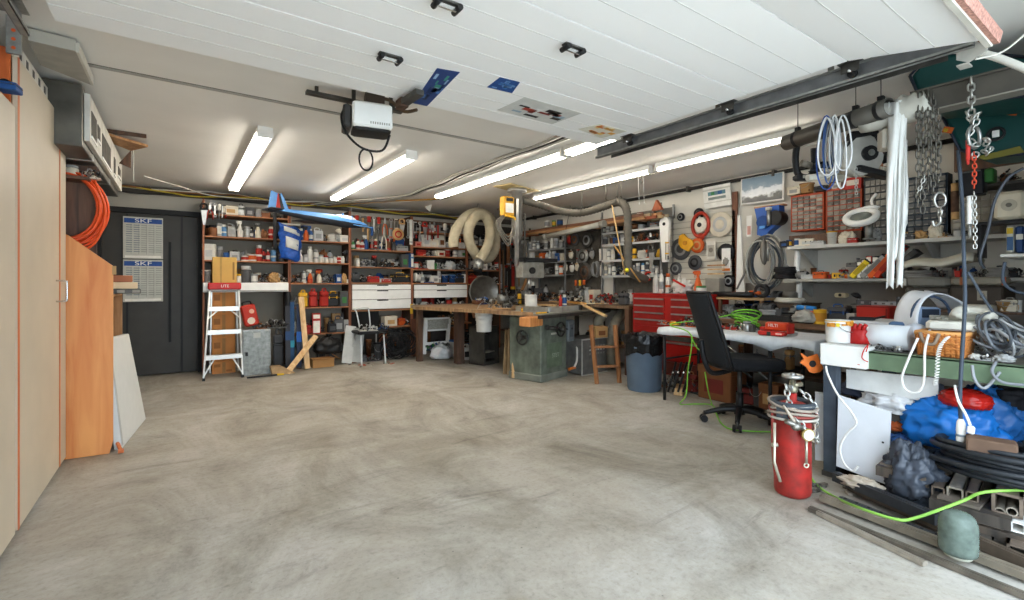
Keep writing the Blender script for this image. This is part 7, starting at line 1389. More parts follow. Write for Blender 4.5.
t = thing('white_roll', 'white paper roll lying behind the green bench edge', 'roll', (3.48, YX(885, 3.48), bz+.075), 0); m = MB(); m.cyl((0, -.13, 0), (.02, .14, 0), .072, mat('#d5d8da', .6, 0, .05), 20); part('roll', m, t); m = MB(); m.cyl((.02, .14, 0), (.021, .146, 0), .03, '#8f877a', 12); part('core', m, t)
row('heap 878 16 6 ds gy,heap 895 14 5 ch dg,jar 899 5 6 ch wh,heap 866 10 5 rd gy', 'along the green bench edge', 'oddments on the steel bench edge', 'X', 3.40, bz)
# welding helmet / face shield
p = at(922, 322, X=3.72); t = thing('face_shield', 'white hood face shield with a dark window lying on the bench', 'face shield', (3.72, p.y, bz+.02), 0); s = dep(p)/F
W_ = mat('#dfe2e6', .4, 0, .04); g = []; nu, nv = 20, 10; Rr = 0
RV = Vector((CY, -SY, 0)); FV = Vector((-SY, -CY, 0)); c0 = at(925, 325, X=3.72)-Vector(t.location)
for j in range(9):
    r_ = []
    for i in range(25):
        a = PI*(1.06-.90*i/24); v = j/8; rx = (.125+.02*v)*(1+.35*max(0, (i-14)/10)); q_v = c0+RV*(math.cos(a)*rx+.02)+FV*(-.10+.2*v-.03*math.sin(a)*v)+Vector((0, 0, math.sin(a)*(.205-.015*v))); q_v.z = max(q_v.z, .0); r_.append(tuple(q_v))
    g.append(r_)
m = MB(); m.sheet(g, W_, .005); part('hood', m, t, 'white curved hood')
m = MB(); m.box(c0+RV*-.02+Vector((0, 0, .05)), (.14, .12, .12), mat('#7f93ad', .4), rot(0, 0, -YAW), ch=.01); m.box(c0+RV*-.02+FV*.062+Vector((0, 0, .075)), (.10, .006, .05), mat('#2b333e', .1), rot(0, 0, -YAW)); m.blob(c0+RV*-.0+FV*.07+Vector((0, 0, .01)), (.10, .08, .09), mat('#8a9ab0'), flat=False, amp=.05); part('visor_window', m, t, 'grey blue inner window')
m = MB(); m.torus(c0+Vector((0, 0, .06))+FV*.04, .115, .008, mat('#3a4a60'), 22, 6, rot(PI/2, 0, -YAW)); part('headband', m, t)
m = MB(); m.blob(c0+RV*-.14+FV*.1+Vector((0, 0, -.03)), (.13, .12, .10), mat('#cfd4dc', .5), seed=3, amp=.15, sharp=True); part('cloth_flap', m, t)
gs = []
for j in range(9):
    rr_ = []
    for i in range(9):
        u, v = i/8, j/8; q_v = at(930, 300, X=3.86)+RV*(-.02+.20*u)+FV*(-.02+.14*v)+Vector((0, 0, .055-.11*u*u-.035*v)); rr_.append(tuple(q_v))
    gs.append(rr_)
m = MB(); m.sheet(gs, W_, .006); one('white_plastic_sheet', 'white sheet flaring out at the right of the face shield', 'sheet', m)
# phone
p = at(950, 335, X=3.52); t = thing('desk_phone', 'old white telephone sitting on the wicker basket', 'telephone', (3.56, p.y, bz+.135), -PI/2+.15); m = MB(); m.box((0, 0, .025), (.21, .2, .05), mat('#d8d5c8', .4), ch=.02); m.prism([(-.10, .1, .045), (.10, .1, .045), (.10, .06, .075), (-.10, .06, .075)], (0, -.04, 0), mat('#d8d5c8', .4)); part('phone_body', m, t)
m = MB(); m.tube(curve([(.02, -.03, .075), (.03, 0, .105), (.06, .03, .11), (.13, .02, .10), (.15, -.02, .075)], 5), lambda u: .022+.012*abs(u-.5)*2, mat('#cfccbf', .4), 10); part('handset', m, t); m = MB()
for i in range(3):
    for j in range(4): m.bx(-.09+i*.028, -.072+i*.028, -.07+j*.026, -.054+j*.026, .06, .066, '#8f8c80')
part('keypad', m, t)
def coilcord(pts, n, R_, rad, c, name, lab):
    C_ = curve(pts, 30); L = len(C_); out = []
    for i in range(n*10):
        f = i/(n*10-1)*(L-1); k = int(f); q = C_[k].lerp(C_[min(k+1, L-1)], f-k); a = 2*PI*i/10; out.append(q+Vector((math.cos(a)*SY, math.cos(a)*0+0, 0))*0+Vector((CY*math.cos(a), -SY*math.cos(a), 0))*R_+Vector((0, 0, math.sin(a)*R_*.4))+Vector((-SY, -CY, 0))*math.sin(a)*R_)
    return one(name, lab, 'cord', MB().tube(out, rad, c, 5))
coilcord([tuple(at(948, 337, X=3.24)), tuple(at(941, 345, X=3.22)), tuple(at(938, 356, X=3.22)), tuple(at(937, 373, X=3.22)), tuple(at(935, 385, X=3.22))], 22, .008, .0028, WHITE, 'phone_cord', 'white curly phone cord hanging over the green bench edge')
# basket
p = at(943, 350, X=3.42); t = thing('wicker_basket', 'orange brown wicker basket under the old white telephone', 'basket', (3.46, p.y, bz), -PI/2); m = MB(); wk = mat('#c27c3e', .7, 0, .35, 40, .4); bw, bd, bh = .10, .10, .125
for k in range(9):
    z = .008+k*.0135; f = .9+.1*k/8; m.tube([(-bw*f, -bd*f, z), (-bw*.5*f, -bd*f-.004*(k % 2), z), (0, -bd*f+.003*(k % 2), z), (bw*.5*f, -bd*f-.004*(k % 2), z), (bw*f, -bd*f, z), (bw*f, bd*f, z), (-bw*f, bd*f, z)], .0085, wk, 6, closed=True)
for k in range(9): x = -bw*.9+k*bw*.225; m.cyl((x, -bd*.93, 0), (x, -bd*1.03, bh), .006, mat('#a8622c'), 6)
m.bx(-bw*.85, bw*.85, -bd*.85, bd*.85, 0, .01, wk); part('weave', m, t); m = MB(); m.tube([(-bw, -bd, bh), (bw, -bd, bh), (bw, bd, bh), (-bw, bd, bh)], .012, mat('#d89a58', .6), 8, closed=True); part('rim', m, t); m = MB(); m.tube(curve([(-bw*.8, -bd*1.08, bh), (-bw*.6, -bd*1.2, bh*.6), (-bw*.2, -bd*1.2, bh*.55), (0, -bd*1.08, bh)], 5), .009, '#8d7a68', 6); part('handle', m, t)
# grey cable tangles on bench right
rnd = random.Random(12); m = MB(); c0 = Vector((3.55, YX(990, 3.55), bz+.1))
for k in range(14):
    R_ = rnd.uniform(.06, .13); m.torus(c0+Vector((rnd.uniform(-.08, .1), rnd.uniform(-.08, .06), rnd.uniform(-.03, .1))), R_, .007, ('#8f9296', '#6f747a', '#aeb0b0', '#55595e')[k % 4], 22, 6, rot(rnd.uniform(.5, 1.4), rnd.uniform(-.4, .4), rnd.uniform(-.7, .7)), sy=.8)
m.v = [Vector((v.x, v.y, max(v.z, bz+.002))) for v in m.v]; m.tube(curve([tuple(at(1000, 372, X=3.3)), tuple(at(985, 388, X=3.25)), tuple(at(975, 380, X=3.25)), tuple(at(972, 365, X=3.26))], 6), .007, '#8f9296', 6); m.tube(curve([tuple(at(1024, 385, X=3.27)), tuple(at(1002, 382, X=3.25)), tuple(at(992, 372, X=3.26)), tuple(at(996, 362, X=3.3))], 6), .007, '#7f8388', 6); one('grey_cable_bundle', 'loops of grey cable heaped right of the wicker basket', 'cables', m, kind='stuff')
row('cloth 1000 26 10 wh lg,heap 1012 20 12 gy wh,cloth 1018 16 20 wh iv,tin 1005 8 16 ye ch,heap 985 20 12 wh gy', 'on the steel bench by grey cable loops', 'oddments on the steel bench right end', 'X', 3.75, bz)
row('cloth 975 14 6 wh wh,cloth 1004 22 8 lg wh,heap 985 18 7 wh lg', 'over the green bench edge at right', 'oddments on the steel bench right end', 'X', 3.40, bz)
row('heap 915 20 8 ds gy,heap 972 20 14 dg gy,heap 1000 20 16 dg br,cloth 955 20 10 lg wh', 'behind the telephone and cables', 'oddments on the steel bench right end', 'X', 4.1, bz)
# hanging cord with white connector
def cordline(name, lab, pts, rad, c, n=6): return one(name, lab, 'cord', MB().tube(curve([tuple(at(a, b, X=x)) for a, b, x in pts], n), rad, c, 7))
cordline('hanging_power_cord', 'thick blue grey cord hanging vertically from above the bench to the floor clutter', [(958, 150, 3.33), (962, 200, 3.3), (964, 260, 3.27), (965, 300, 3.2), (963, 340, 3.16), (961, 372, 3.14), (960, 400, 3.14), (961, 425, 3.14)], .0085, mat('#3c4550', .5))
t = thing('cord_connector', 'white inline plug connector at the lower end of the hanging cord', 'connector', tuple(at(961, 435, X=3.14))); m = MB(); m.lathe((0, 0, 0), [(.008, -.07), (.016, -.06), (.02, -.02), (.017, 0), (.02, .02), (.017, .06), (.009, .08)], WHITE, 12); part('housing', m, t); part('collar', MB().lathe((0, 0, -.005), [(.021, 0), (.021, .01)], '#7f8a94', 12), t)
cordline('plug_lead', 'thin white cord with a plug beside the hanging connector', [(955, 385, 3.15), (958, 400, 3.13), (966, 415, 3.12), (970, 425, 3.12)], .006, WHITE); one('white_plug', 'small white plug hanging right of the inline connector', 'plug', MB().box((0, 0, 0), (.03, .025, .04), WHITE, rot(0, .4, 0), ch=.006).cyl((.01, 0, -.02), (.018, 0, -.04), .003, CHROME, 6), tuple(at(971, 430, X=3.12)))
cordline('grey_diagonal_cord', 'grey cord slanting from the hanging cord down to the cable loops', [(968, 272, 3.5), (985, 300, 3.55), (1002, 325, 3.6), (1014, 342, 3.6)], .007, mat('#4c545e', .5))
cordline('black_diagonal_cord', 'dark cord drooping in front of the pale parts cabinet', [(1024, 168, 3.4), (1008, 178, 3.4), (995, 200, 3.38), (988, 230, 3.36), (980, 258, 3.34), (984, 268, 3.4)], .007, mat('#34383e', .4))
cordline('curved_grey_cord', 'grey cord curving across the lower shelf at the right edge', [(1005, 262, 3.9), (1003, 280, 3.9), (1012, 290, 3.9), (1030, 295, 3.9)], .008, mat('#4a5563', .5))
cordline('white_power_cord', 'white cord snaking down the leaning square panel', [(826, 366, 3.22), (828, 375, 3.2), (838, 395, 3.17), (852, 413, 3.15), (856, 424, 3.15), (846, 435, 3.15), (840, 448, 3.15), (844, 463, 3.15), (853, 471, 3.14), (858, 466, 3.14)], .006, WHITE)
cordline('white_power_cord', 'white cord looping below the green bench edge left of basket', [(918, 338, 3.27), (908, 360, 3.25), (902, 378, 3.25), (906, 390, 3.25), (918, 392, 3.25), (924, 380, 3.25), (925, 350, 3.25), (930, 330, 3.4)], .006, WHITE)
cordline('red_wire', 'thin red wire curled on the white box corner', [(866, 352, 3.25), (868, 345, 3.25), (864, 350, 3.24), (862, 358, 3.24), (868, 362, 3.24)], .003, mat('#c22a22'))
m = MB(); a = PI*.03; pts = [(x_*.0062, 0, z_*.0062) for x_, z_ in ((-10.7, 10.7), (-3.5, 6), (6.7, 9.3), (13, -6), (9, -9.5), (2.7, -10.7), (-1.3, -9.3), (-4.5, -4), (-10.7, 0), (-7.2, 4))]
m.prism(pts, (0, .012, 0), mat('#d8702c', .5)); m.cyl((.01, -.002, -.005), (.01, .0, -.005), .022, BLACK, 14); one('orange_magnet_square', 'orange metal welding square with a dark hole left of the white box', 'tool', m, tuple(at(811, 363, X=3.32)), -YAW)
# ================================================================ OVERHEAD, right
zb = 2.2
t = thing('steel_beam', 'grey steel beam hung below the ceiling carrying the chains', 'beam', (3.36, 0, zb))
yb0, yb1 = .05, at(913, 104, X=3.36).y; SB = mat('#55514a', .5, .3, .25, 6)
m = MB(); m.bx(-.05, .05, yb0, yb1, .045, .055, SB); m.bx(-.05, .05, yb0, yb1, -.075, -.067, mat('#8f8b82', .45, .4, .15)); m.bx(-.03, .03, yb0, yb1, -.067, .045, SB); part('i_section', m, t)
for y in (.15,): part('hanger', MB().bx(-.03, -.02, y, y+.03, .055, ZC-zb-.001, SB), t)
a, b = at(786, 143, Z=2.18), at(890, 107, Z=2.18); dd = (b-a).normalized()
t = thing('hanging_pipe', 'dark grey pipe with straps below the ceiling, hung with coils and tools', 'pipe', tuple(a)); m = MB(); R = .052; PG = mat('#57534c', .5, .3, .25, 7)
q = (b-a).to_track_quat('Z', 'Y').to_matrix(); m.lathe((0, 0, 0), [(R*.85, .01), (R, 0), (R, (b-a).length), (R*.85, (b-a).length)], PG, 20, q, cap=False); m.lathe((0, 0, 0), [(.001, .012), (R*.9, .012)], BLACK, 20, q, cap=False); part('pipe', m, t)
for f in (.14, .72, .93):
    c = (b-a)*f; m = MB(); m.lathe(c-dd*.012, [(R*1.06, 0), (R*1.06, .024)], BLACK, 20, q, cap=False); m.box((c.x, c.y, c.z+R+.01), (.03, .03, .03), BLACK); m.cyl((c.x, c.y, c.z+R), (c.x, c.y, ZC-2.18-.001), .003, DSTEEL, 5); part('strap', m, t)
# crumpled white cloth sleeve and strips by the beam end
p = at(892, 92, X=3.38); t = thing('white_sleeve', 'crumpled white sleeve around the gap between pipe and steel beam', 'sleeve', tuple(at(897, 112, X=3.36)))
m = MB(); pts = [(0, .15-.03*k, .005*(-1)**k) for k in range(11)]; m.tube(pts, .085, mat('#bab8ae', .8), 16, rib=.88); part('sleeve', m, t)
t = thing('white_cloth_strips', 'torn white cloth strips hanging from pipe end in front of parts cabinets', 'cloth', tuple(at(893, 105, X=3.30))); O = t.location
for k, (x0, x1, y0, y1, xa, xb) in enumerate(((888, 899, 102, 285, 886, 893), (895, 902, 100, 262, 893, 897), (899, 907, 108, 284, 897, 903), (901, 907.5, 140, 230, 902, 908))):
    g = []; X_ = 3.28+.012*k
    for j in range(22):
        v = j/21; py = y0+(y1-y0)*v; r_ = []
        for i in range(5):
            u = i/4; px = (x0+(xa-x0)*v)*(1-u)+(x1+(xb-x1)*v)*u+.5*math.sin(v*9+k); 
            if v > .93: py2 = py-(abs(u-.5)*14*(v-.93)/.07)*(1 if k % 2 else -.6)
            else: py2 = py
            pp_ = at(px, py2, X=X_+.012*math.sin(u*6+v*7+k)); r_.append(tuple(pp_-O))
        g.append(r_)
    part('strip', MB().sheet(g, mat('#d3d3ce', .85, 0, .04), .003), t)
m = MB(); m.box((0, 0, 0), (.10, .06, .12), mat('#c3bdaf', .6), rot(0, 0, .6), ch=.01); m.box((-.035, -.035, -.02), (.05, .02, .05), '#3f7fc0', rot(0, 0, .6)); m.cyl((0, 0, .05), (0, 0, .12), .012, DSTEEL, 8); one('cord_reel_box', 'beige plug box with a small blue screen at the pipe end', 'plug box', m, tuple(at(886, 140, X=3.36)))
# hanging coils of white/grey cable
t = thing('hanging_cable_coils', 'long loops of white and blue cable hung over the dark pipe', 'cables', tuple(at(840, 118, X=3.46))); rnd = random.Random(21); O = Vector(t.location)
for k in range(11):
    cxp = 832+rnd.uniform(-9, 14); W = rnd.uniform(4, 11); H0_ = 117+rnd.uniform(-2, 2); H1 = rnd.uniform(160, 192); pts = []
    for i in range(24):
        a = 2*PI*i/24; pts.append(at(cxp+W*math.sin(a)*(1-.3*math.cos(a)), (H0_+H1)/2-(H1-H0_)/2*math.cos(a), X=3.22+.008*(k % 5))-O)
    part('loop', MB().tube(pts, .0045, ('#d5d6d6', '#b5b7b8', '#e2e2e0', '#8f9498', '#3f5f96')[k % 5] if k != 7 else '#2a4f96', 6, closed=True), t)
cordline('white_tie_wire', 'white wire stretched along the lower side of the dark pipe', [(803, 147, 3.5), (830, 140, 3.44)], .004, WHITE)
chain([tuple(at(856, 165, X=3.38)), tuple(at(856, 180, X=3.38)), tuple(at(856.5, 196, X=3.38))], .018, .012, CHN, 'small_chain', 'short bright chain under the white cable loops')
# machines hung under the pipe
p = at(866, 152, X=3.5); t = thing('circular_saw', 'grey and white circular saw hanging under the dark pipe', 'saw', tuple(p), -YAW); m = MB(); m.cyl((-.03, -.02, -.02), (-.03, .06, -.02), .125, mat('#c2bfb6', .4, .4, .15), 26); m.cyl((-.0, -.045, -.015), (-.0, -.02, -.015), .045, BLACK, 18); m.cyl((-.0, -.05, -.015), (.0, -.045, -.015), .02, GALV, 12); part('blade_guard', m, t)
m = MB(); m.prism([(-.14, -.03, .02), (-.1, -.03, .12), (.05, -.03, .13), (.16, -.03, -.04), (.12, -.03, -.07), (.03, -.03, .1), (-.08, -.03, .08)], (0, .05, 0), BLACK); m.box((.03, -.01, -.13), (.22, .08, .035), BLACK, rot(0, .25, 0), ch=.01); m.box((-.13, .04, -.03), (.05, .05, .06), mat('#203a62')); part('handle', m, t)
p = at(804, 160, X=3.58); t = thing('black_saw_frame', 'black U shaped power tool handle hanging at the far end of dark pipe', 'tool', tuple(p), -YAW); m = MB(); m.tube(curve([(-.05, 0, .10), (-.06, 0, .0), (-.04, 0, -.10), (.03, 0, -.12), (.07, 0, -.06), (.07, 0, .08)], 6), .022, BLACK, 10); m.box((.0, 0, -.125), (.13, .07, .04), '#2a2a2c', ch=.01); m.box((0, -.038, -.125), (.06, .002, .02), '#b9b6aa'); m.bx(-.065, -.035, -.01, .01, .08, .17, BLACK); part('handle', m, t); part('grip', MB().cyl((-.02, 0, -.02), (.05, 0, -.04), .022, mat('#8f877a'), 10), t)
p = at(826, 165, X=3.62); one('blue_drill', 'blue power tool hidden behind the white cable loops', 'drill', k_grinder(.2, .09, '#1f3558', '#2a2c30'), tuple(p-Vector((0, 0, .05))), -YAW)
m = MB(); m.cyl((-.14, 0, 0), (.13, 0, .04), .022, mat('#d8d5ca'), 10); m.box((.05, 0, .0), (.1, .05, .05), '#b9b5a8', ch=.01); one('white_tool_bar', 'white tubular tool under the white cable loops', 'tool', m, tuple(at(828, 178, X=3.6)), -YAW)
m = MB()
for k in range(12): m.bx(-.11+k*.02, -.102+k*.02, -.01, .01, -.03, .035, '#cfc8b4')
m.bx(-.115, .13, .01, .02, -.03, .035, '#a89f8a'); one('pale_ribbed_strip', 'pale ribbed heater strip below the circular saw', 'strip', m, tuple(at(872, 172, X=3.62)), -YAW+.1)
m = MB(); m.bx(-.13, .13, 0, .2, -.005, .012, SHELFW); m.bx(-.13, .13, .19, .2, .012, .1, SHELFW); one('brown_bracket_shelf', 'brown wooden bracket shelf below the circular saw', 'shelf', m, tuple(at(886, 168, X=3.75)), -YAW)
# chains on beam
for k, (px, y0, y1, L, w, lab) in enumerate(((918, 92, 205, .036, .024, 'long dark chain leftmost of the bundle hanging from steel beam'), (922.5, 93, 214, .036, .024, 'long dark chain second in the bundle hanging from steel beam'), (928, 90, 196, .036, .024, 'long dark chain third in the bundle hanging from steel beam'), (933, 92, 194, .036, .024, 'long dark chain fourth in the bundle hanging from steel beam'), (938, 108, 188, .036, .024, 'shorter dark chain, last in the bundle hanging from steel beam'))):
    chain([tuple(at(px, y0, X=3.30)), tuple(at(px+.5, (y0+y1)/2, X=3.29+.004*k)), tuple(at(px, y1, X=3.30))], L, w*.85, DCH, 'hanging_chain', lab)
m = MB(); p = at(940, 200, X=3.29); m.torus(p, .03, .006, CHN, 20, 7, rot(PI/2, 0, -YAW), sy=1.3); m.torus(p+Vector((0, 0, -.065)), .018, .006, CHN, 16, 6, rot(PI/2, 0, .6), sy=1.2); m.tube(curve([tuple(p+Vector((0, 0, -.085))), tuple(p+Vector((0, 0, -.12))), tuple(p+RV*-.03+Vector((0, 0, -.135))), tuple(p+RV*-.04+Vector((0, 0, -.11)))], 5), .007, CHN, 7); one('chain_hook', 'bright shackle and hook at the foot of the chain bundle', 'hook', m)
chain([tuple(at(925, 175, X=3.28)), tuple(at(920, 188, X=3.28)), tuple(at(915, 197, X=3.28))], .02, .014, CHN, 'small_chain', 'small bright chain dangling across the chain bundle')
chain([tuple(at(971, 78, X=3.30)), tuple(at(971.5, 100, X=3.28)), tuple(at(971, 128, X=3.26))], .034, .026, CHN, 'hoist_chain', 'bright hoist chain from the beam, above the ring and red links')
chain([tuple(at(966, 112, X=3.25)), tuple(at(972, 120, X=3.25)), tuple(at(978, 112, X=3.25)), tuple(at(975, 126, X=3.25)), tuple(at(968, 136, X=3.25)), tuple(at(975, 145, X=3.25))], .026, .022, CHN, 'knotted_chain', 'knotted bright chain around the steel ring')
m = MB(); p = at(974, 137, X=3.27); m.torus(p, .055, .008, STEEL, 26, 8, rot(PI/2, 0, -YAW+.4)); one('steel_ring', 'large steel ring hooked in the hoist chain', 'ring', m)
m = MB(); rnd = random.Random(5); p = at(980, 148, X=3.25)
for k in range(9): m.torus(p+Vector((rnd.uniform(-.03, .03), rnd.uniform(-.03, .03), rnd.uniform(-.05, .04))), .014, .0045, CHN, 12, 5, rot(rnd.random()*3, rnd.random()*3, 0))
one('shackle_cluster', 'cluster of bright shackles beside the knotted chain', 'shackles', m, kind='stuff')
m = MB(); p = at(968, 150, X=3.24); m.cyl(p+Vector((0, 0, .05)), p+Vector((0, 0, -.05)), .009, mat('#b8322a'), 8); m.torus(p+Vector((0, 0, -.06)), .011, .004, '#b8322a', 12, 6, rot(PI/2, 0, 0)); one('red_strap_handle', 'red handle hanging beside the shackles', 'handle', m)
chain([tuple(at(974, 152, X=3.24)), tuple(at(974.5, 170, X=3.24)), tuple(at(974, 190, X=3.24))], .02, .015, mat('#c2452a', .4, .3), 'red_chain', 'orange red chain section below the shackles')
chain([tuple(at(974, 192, X=3.24)), tuple(at(975, 225, X=3.24)), tuple(at(975, 252, X=3.24))], .02, .014, CHN, 'fine_chain', 'fine bright chain below the orange red section')
m = MB(); p = at(970, 212, X=3.25); m.cyl(p+Vector((0, 0, .08)), p+Vector((0, 0, -.06)), .012, WHITE, 10); m.cyl(p+Vector((0, 0, -.06)), p+Vector((.0, 0, -.13)), .008, GALV, 8); one('white_cord_grip', 'white sleeve on the grey cord beside the fine chain', 'sleeve', m)
# teal tubs
def tub(name, lab, pts_top, X_, dpt, c1, c2):
    P = [at(a_, b_, X=X_) for a_, b_ in pts_top]; m = MB(); m.prism([tuple(p_) for p_ in P], (dpt, 0, 0), c1); t = thing(name, lab, 'tub', (0, 0, 0)); part('shell', m, t, bevel=.02)
    c = sum(P, Vector())/len(P); m = MB(); n_ = len(P)
    for i in range(n_):
        a_, b_ = P[i], P[(i+1) % n_]; m.cyl(a_+Vector((-.004, 0, 0)), b_+Vector((-.004, 0, 0)), .008, c2, 8)
    part('rim', m, t); return t
TL_ = mat('#123f3c', .45, 0, .15, 3); TD = mat('#1a2230', .5)
P0 = [(911, 76), (922, 62), (950, 53), (985, 54), (1030, 58), (1030, 82), (990, 88), (925, 98), (918, 92)]
tub('teal_tub', 'dark teal plastic tub stored above the steel beam', [(910, 76), (925, 60), (950, 53), (1000, 55), (1060, 60), (1060, 92), (990, 100), (924, 106)], 3.46, .4, TL_, TD)
tub('teal_tub', 'second dark teal tub hanging lower behind the steel beam', [(940, 112), (985, 95), (1060, 88), (1060, 150), (985, 158), (960, 150)], 3.95, .3, TL_, TD)
m = MB(); q4 = [at(975, 157, X=3.93), at(1020, 146, X=3.93), at(1024, 152, X=3.93), at(985, 160, X=3.93)]; m.prism([tuple(p_) for p_ in q4], (.01, 0, 0), mat('#6b6526')); one('olive_label', 'olive label strip at the lower edge of the second teal tub', 'label', m)
m = MB(); m.torus((0, 0, 0), .035, .008, BLACK, 18, 6, rot(0, PI/2, 0)); m.box((-.006, .0, 0), (.004, .03, .04), '#d8d8d4'); one('loop_handle_ring', 'black loop handle with white tag on the second teal tub', 'handle', m, tuple(at(996, 134, X=3.92)))
for px, py, lab in ((948, 130, 'small orange yellow sticker at the left of second teal tub'), (1012, 112, 'small orange yellow sticker at the right of second teal tub')):
    p = at(px, py, X=3.93); m = MB(); m.box((0, 0, 0), (.006, .05, .035), mat('#b9561f'), rot(.4, 0, 0)); m.box((-.004, .01, .0), (.003, .02, .02), mat('#b8a02c'), rot(.4, 0, 0)); one('sticker_tag', lab, 'sticker', m, tuple(p))
one('brown_shelf_side', 'brown wooden board behind the tubs at the top right edge', 'board', MB().bx(4.3, 4.34, .3, .95, 1.95, 2.42, DWOOD))
# ================================================================ scrap pile below the steel bench
def cl_(name, px, py, X_, w, d, h, c, seed, lab, cat='bag', z=None, amp=.16, sharp=True, rz=0, kind=None, freq=2.4):
    p = at(px, py, X=X_); 
    if z is not None: p.z = z
    m = MB(); m.blob((0, 0, h*.3), (w, d, h), c, seed=seed, amp=amp, freq=freq, sharp=sharp, nu=36, nv=22); return one(name, lab, cat, m, tuple(p), rz, kind=kind)
BAG = mat('#1f73c4', .35, 0, .3, 6, .2)
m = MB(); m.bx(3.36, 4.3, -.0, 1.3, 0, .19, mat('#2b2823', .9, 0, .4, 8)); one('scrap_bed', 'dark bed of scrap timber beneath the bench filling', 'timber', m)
cl_('blue_bag', 948, 452, 3.46, .26, .44, .36, BAG, 2, 'big crumpled bright blue plastic bag under the green bench', z=.30, amp=.13)
cl_('blue_bag', 982, 446, 3.60, .26, .34, .40, mat('#2a66a8', .4, 0, .3, 6, .2), 6, 'duller blue plastic bag behind the bright blue one', z=.32, amp=.13)
cl_('red_bag', 966, 408, 3.42, .17, .22, .12, mat('#b0221a', .25, 0, .3, 12, .2), 4, 'shiny red plastic bag on top of the blue bags', z=.545, amp=.07)
cl_('white_rag', 898, 418, 3.50, .24, .34, .17, mat('#dcdcdc', .7), 3, 'crumpled white rag above the leaning square panel', 'rag', z=.44)
cl_('grey_cloth', 925, 400, 3.60, .18, .2, .22, mat('#6b7180', .7), 7, 'grey crumpled cloth behind the red bag', 'cloth', z=.46)
cl_('navy_cloth', 868, 400, 3.60, .2, .3, .14, mat('#343b4d', .8), 5, 'dark navy cloth above the leaning square panel', 'cloth', z=.47)
cl_('red_black_cloth', 893, 398, 3.64, .2, .22, .12, mat('#a8281e', .7, dirt='#2a1a18'), 9, 'red and black cloth behind the white rag', 'cloth', z=.53)
cl_('tan_cushion', 934, 420, 3.50, .12, .24, .08, mat('#a8794e', .7), 8, 'tan flattened cushion left of the blue bag', 'cushion', z=.50, amp=.08)
cl_('grey_cushion', 905, 440, 3.52, .2, .3, .3, mat('#56514c', .8), 12, 'dark grey cushion between square panel and blue bag', 'cushion', z=.30, amp=.08)
cl_('green_cloth', 908, 425, 3.6, .15, .2, .1, mat('#2a4a3a', .8), 13, 'dark green cloth beneath the white rag', 'cloth', z=.41)
cl_('orange_rag', 897, 443, 3.44, .08, .12, .07, mat('#b8582a', .7), 14, 'small orange rag beside the square panel', 'rag', z=.34)
cl_('blue_scrap', 903, 462, 3.42, .12, .18, .1, mat('#2a4f86', .5), 15, 'dark blue plastic scrap below the orange rag', 'scrap', z=.25)
cl_('grey_plastic_bag', 912, 488, 3.16, .19, .26, .36, mat('#454b55', .25, 0, .35, 10, .3), 11, 'crumpled dark grey plastic bag in front of the pile', z=.06, amp=.18)
p = at(991, 476, X=3.12); one('wood_block', 'brown square block lying on the black hose coil', 'block', MB().box((0, 0, .035), (.10, .17, .07), mat('#6b5444', .8, 0, .3, 9), ch=.006).box((0, -.086, .035), (.07, .003, .05), '#3f3128'), (p.x, p.y, .40), .2)
cl_('navy_cloth', 1010, 415, 3.7, .3, .3, .2, mat('#1c1c20', .8), 16, 'black cloth at the right of the blue bags', 'cloth', z=.5)
m = MB(); c0 = at(1000, 468, X=3.26); c0.z = .27
for k in range(7): m.torus(c0+Vector((.02, -.02*(k % 2), .022*k)), .20+.018*(k % 3), .014, mat('#25282c', .45), 34, 8, rot(.06*math.sin(k*2), .1, 0), sy=1.15)
one('black_hose_coil', 'coil of thick black hose lying on the pipes right of grey bag', 'hose', m)
# pipes: square tubes and rounds, ends facing the camera side
def sqtube(px, py, w, L, lab, c=RUST, rnd_=False, X_=3.12):
    p = at(px, py, X=X_); m = MB(); th = w*.12
    if rnd_:
        q_ = rot(0, PI/2, 0); m.lathe((0, 0, 0), [(w/2, 0), (w/2, L)], c, 14, q_, cap=False); m.lathe((0, 0, 0), [(w/2*.75, 0), (w/2*.75, L)], BLACK, 14, q_, cap=False); m.lathe((0, 0, 0), [(w/2, 0), (w/2*.75, 0)], c, 14, q_, cap=False)
    else:
        m.bx(0, L, -w/2, w/2, w/2-th, w/2, c); m.bx(0, L, -w/2, w/2, -w/2, -w/2+th, c); m.bx(0, L, -w/2, -w/2+th, -w/2, w/2, c); m.bx(0, L, w/2-th, w/2, -w/2, w/2, c)
    one('steel_tube', lab, 'tube', m, tuple(p), .12)
PT = mat('#7d6f62', .6, .4, .35, 12); PL_ = mat('#a39a8c', .5, .4, .3, 14)
for k, (px, py, w, c, rd, lab) in enumerate(((938, 492, .05, PT, 0, 'rusty square tube end just right of the grey bag'), (955, 494, .06, PL_, 0, 'pale square tube end beneath the black hose coil'), (972, 497, .045, PT, 0, 'small rusty square tube beside the pale one'), (1007, 505, .10, PT, 0, 'large square tube holding two round pipes'), (1000, 512, .04, PL_, 1, 'left round pipe inside the large square tube'), (1012, 512, .04, PL_, 1, 'right round pipe inside the large square tube'), (1018, 528, .045, WHITE, 0, 'small white square tube end at the right edge'), (998, 528, .04, PL_, 1, 'pale round pipe end under the large square tube'), (1020, 556, .08, PT, 0, 'rusty square tube low at the right edge'), (1016, 578, .07, PT, 0, 'lowest rusty square tube at the right edge'), (985, 545, .05, mat('#4a4540', .7, .3), 0, 'dark square tube right of the green jar'), (1002, 556, .045, mat('#3f3b38', .7, .3), 0, 'dark tube beside the rusty one'))):
    sqtube(px, py, w, .5+.03*k, lab, c, rd, 3.04+.03*(py < 515)-.1*(py > 540))
row('heap 925 16 10 ru gy', 'between grey bag and tubes', 'scrap under the bench front', 'X', 3.2, .2)
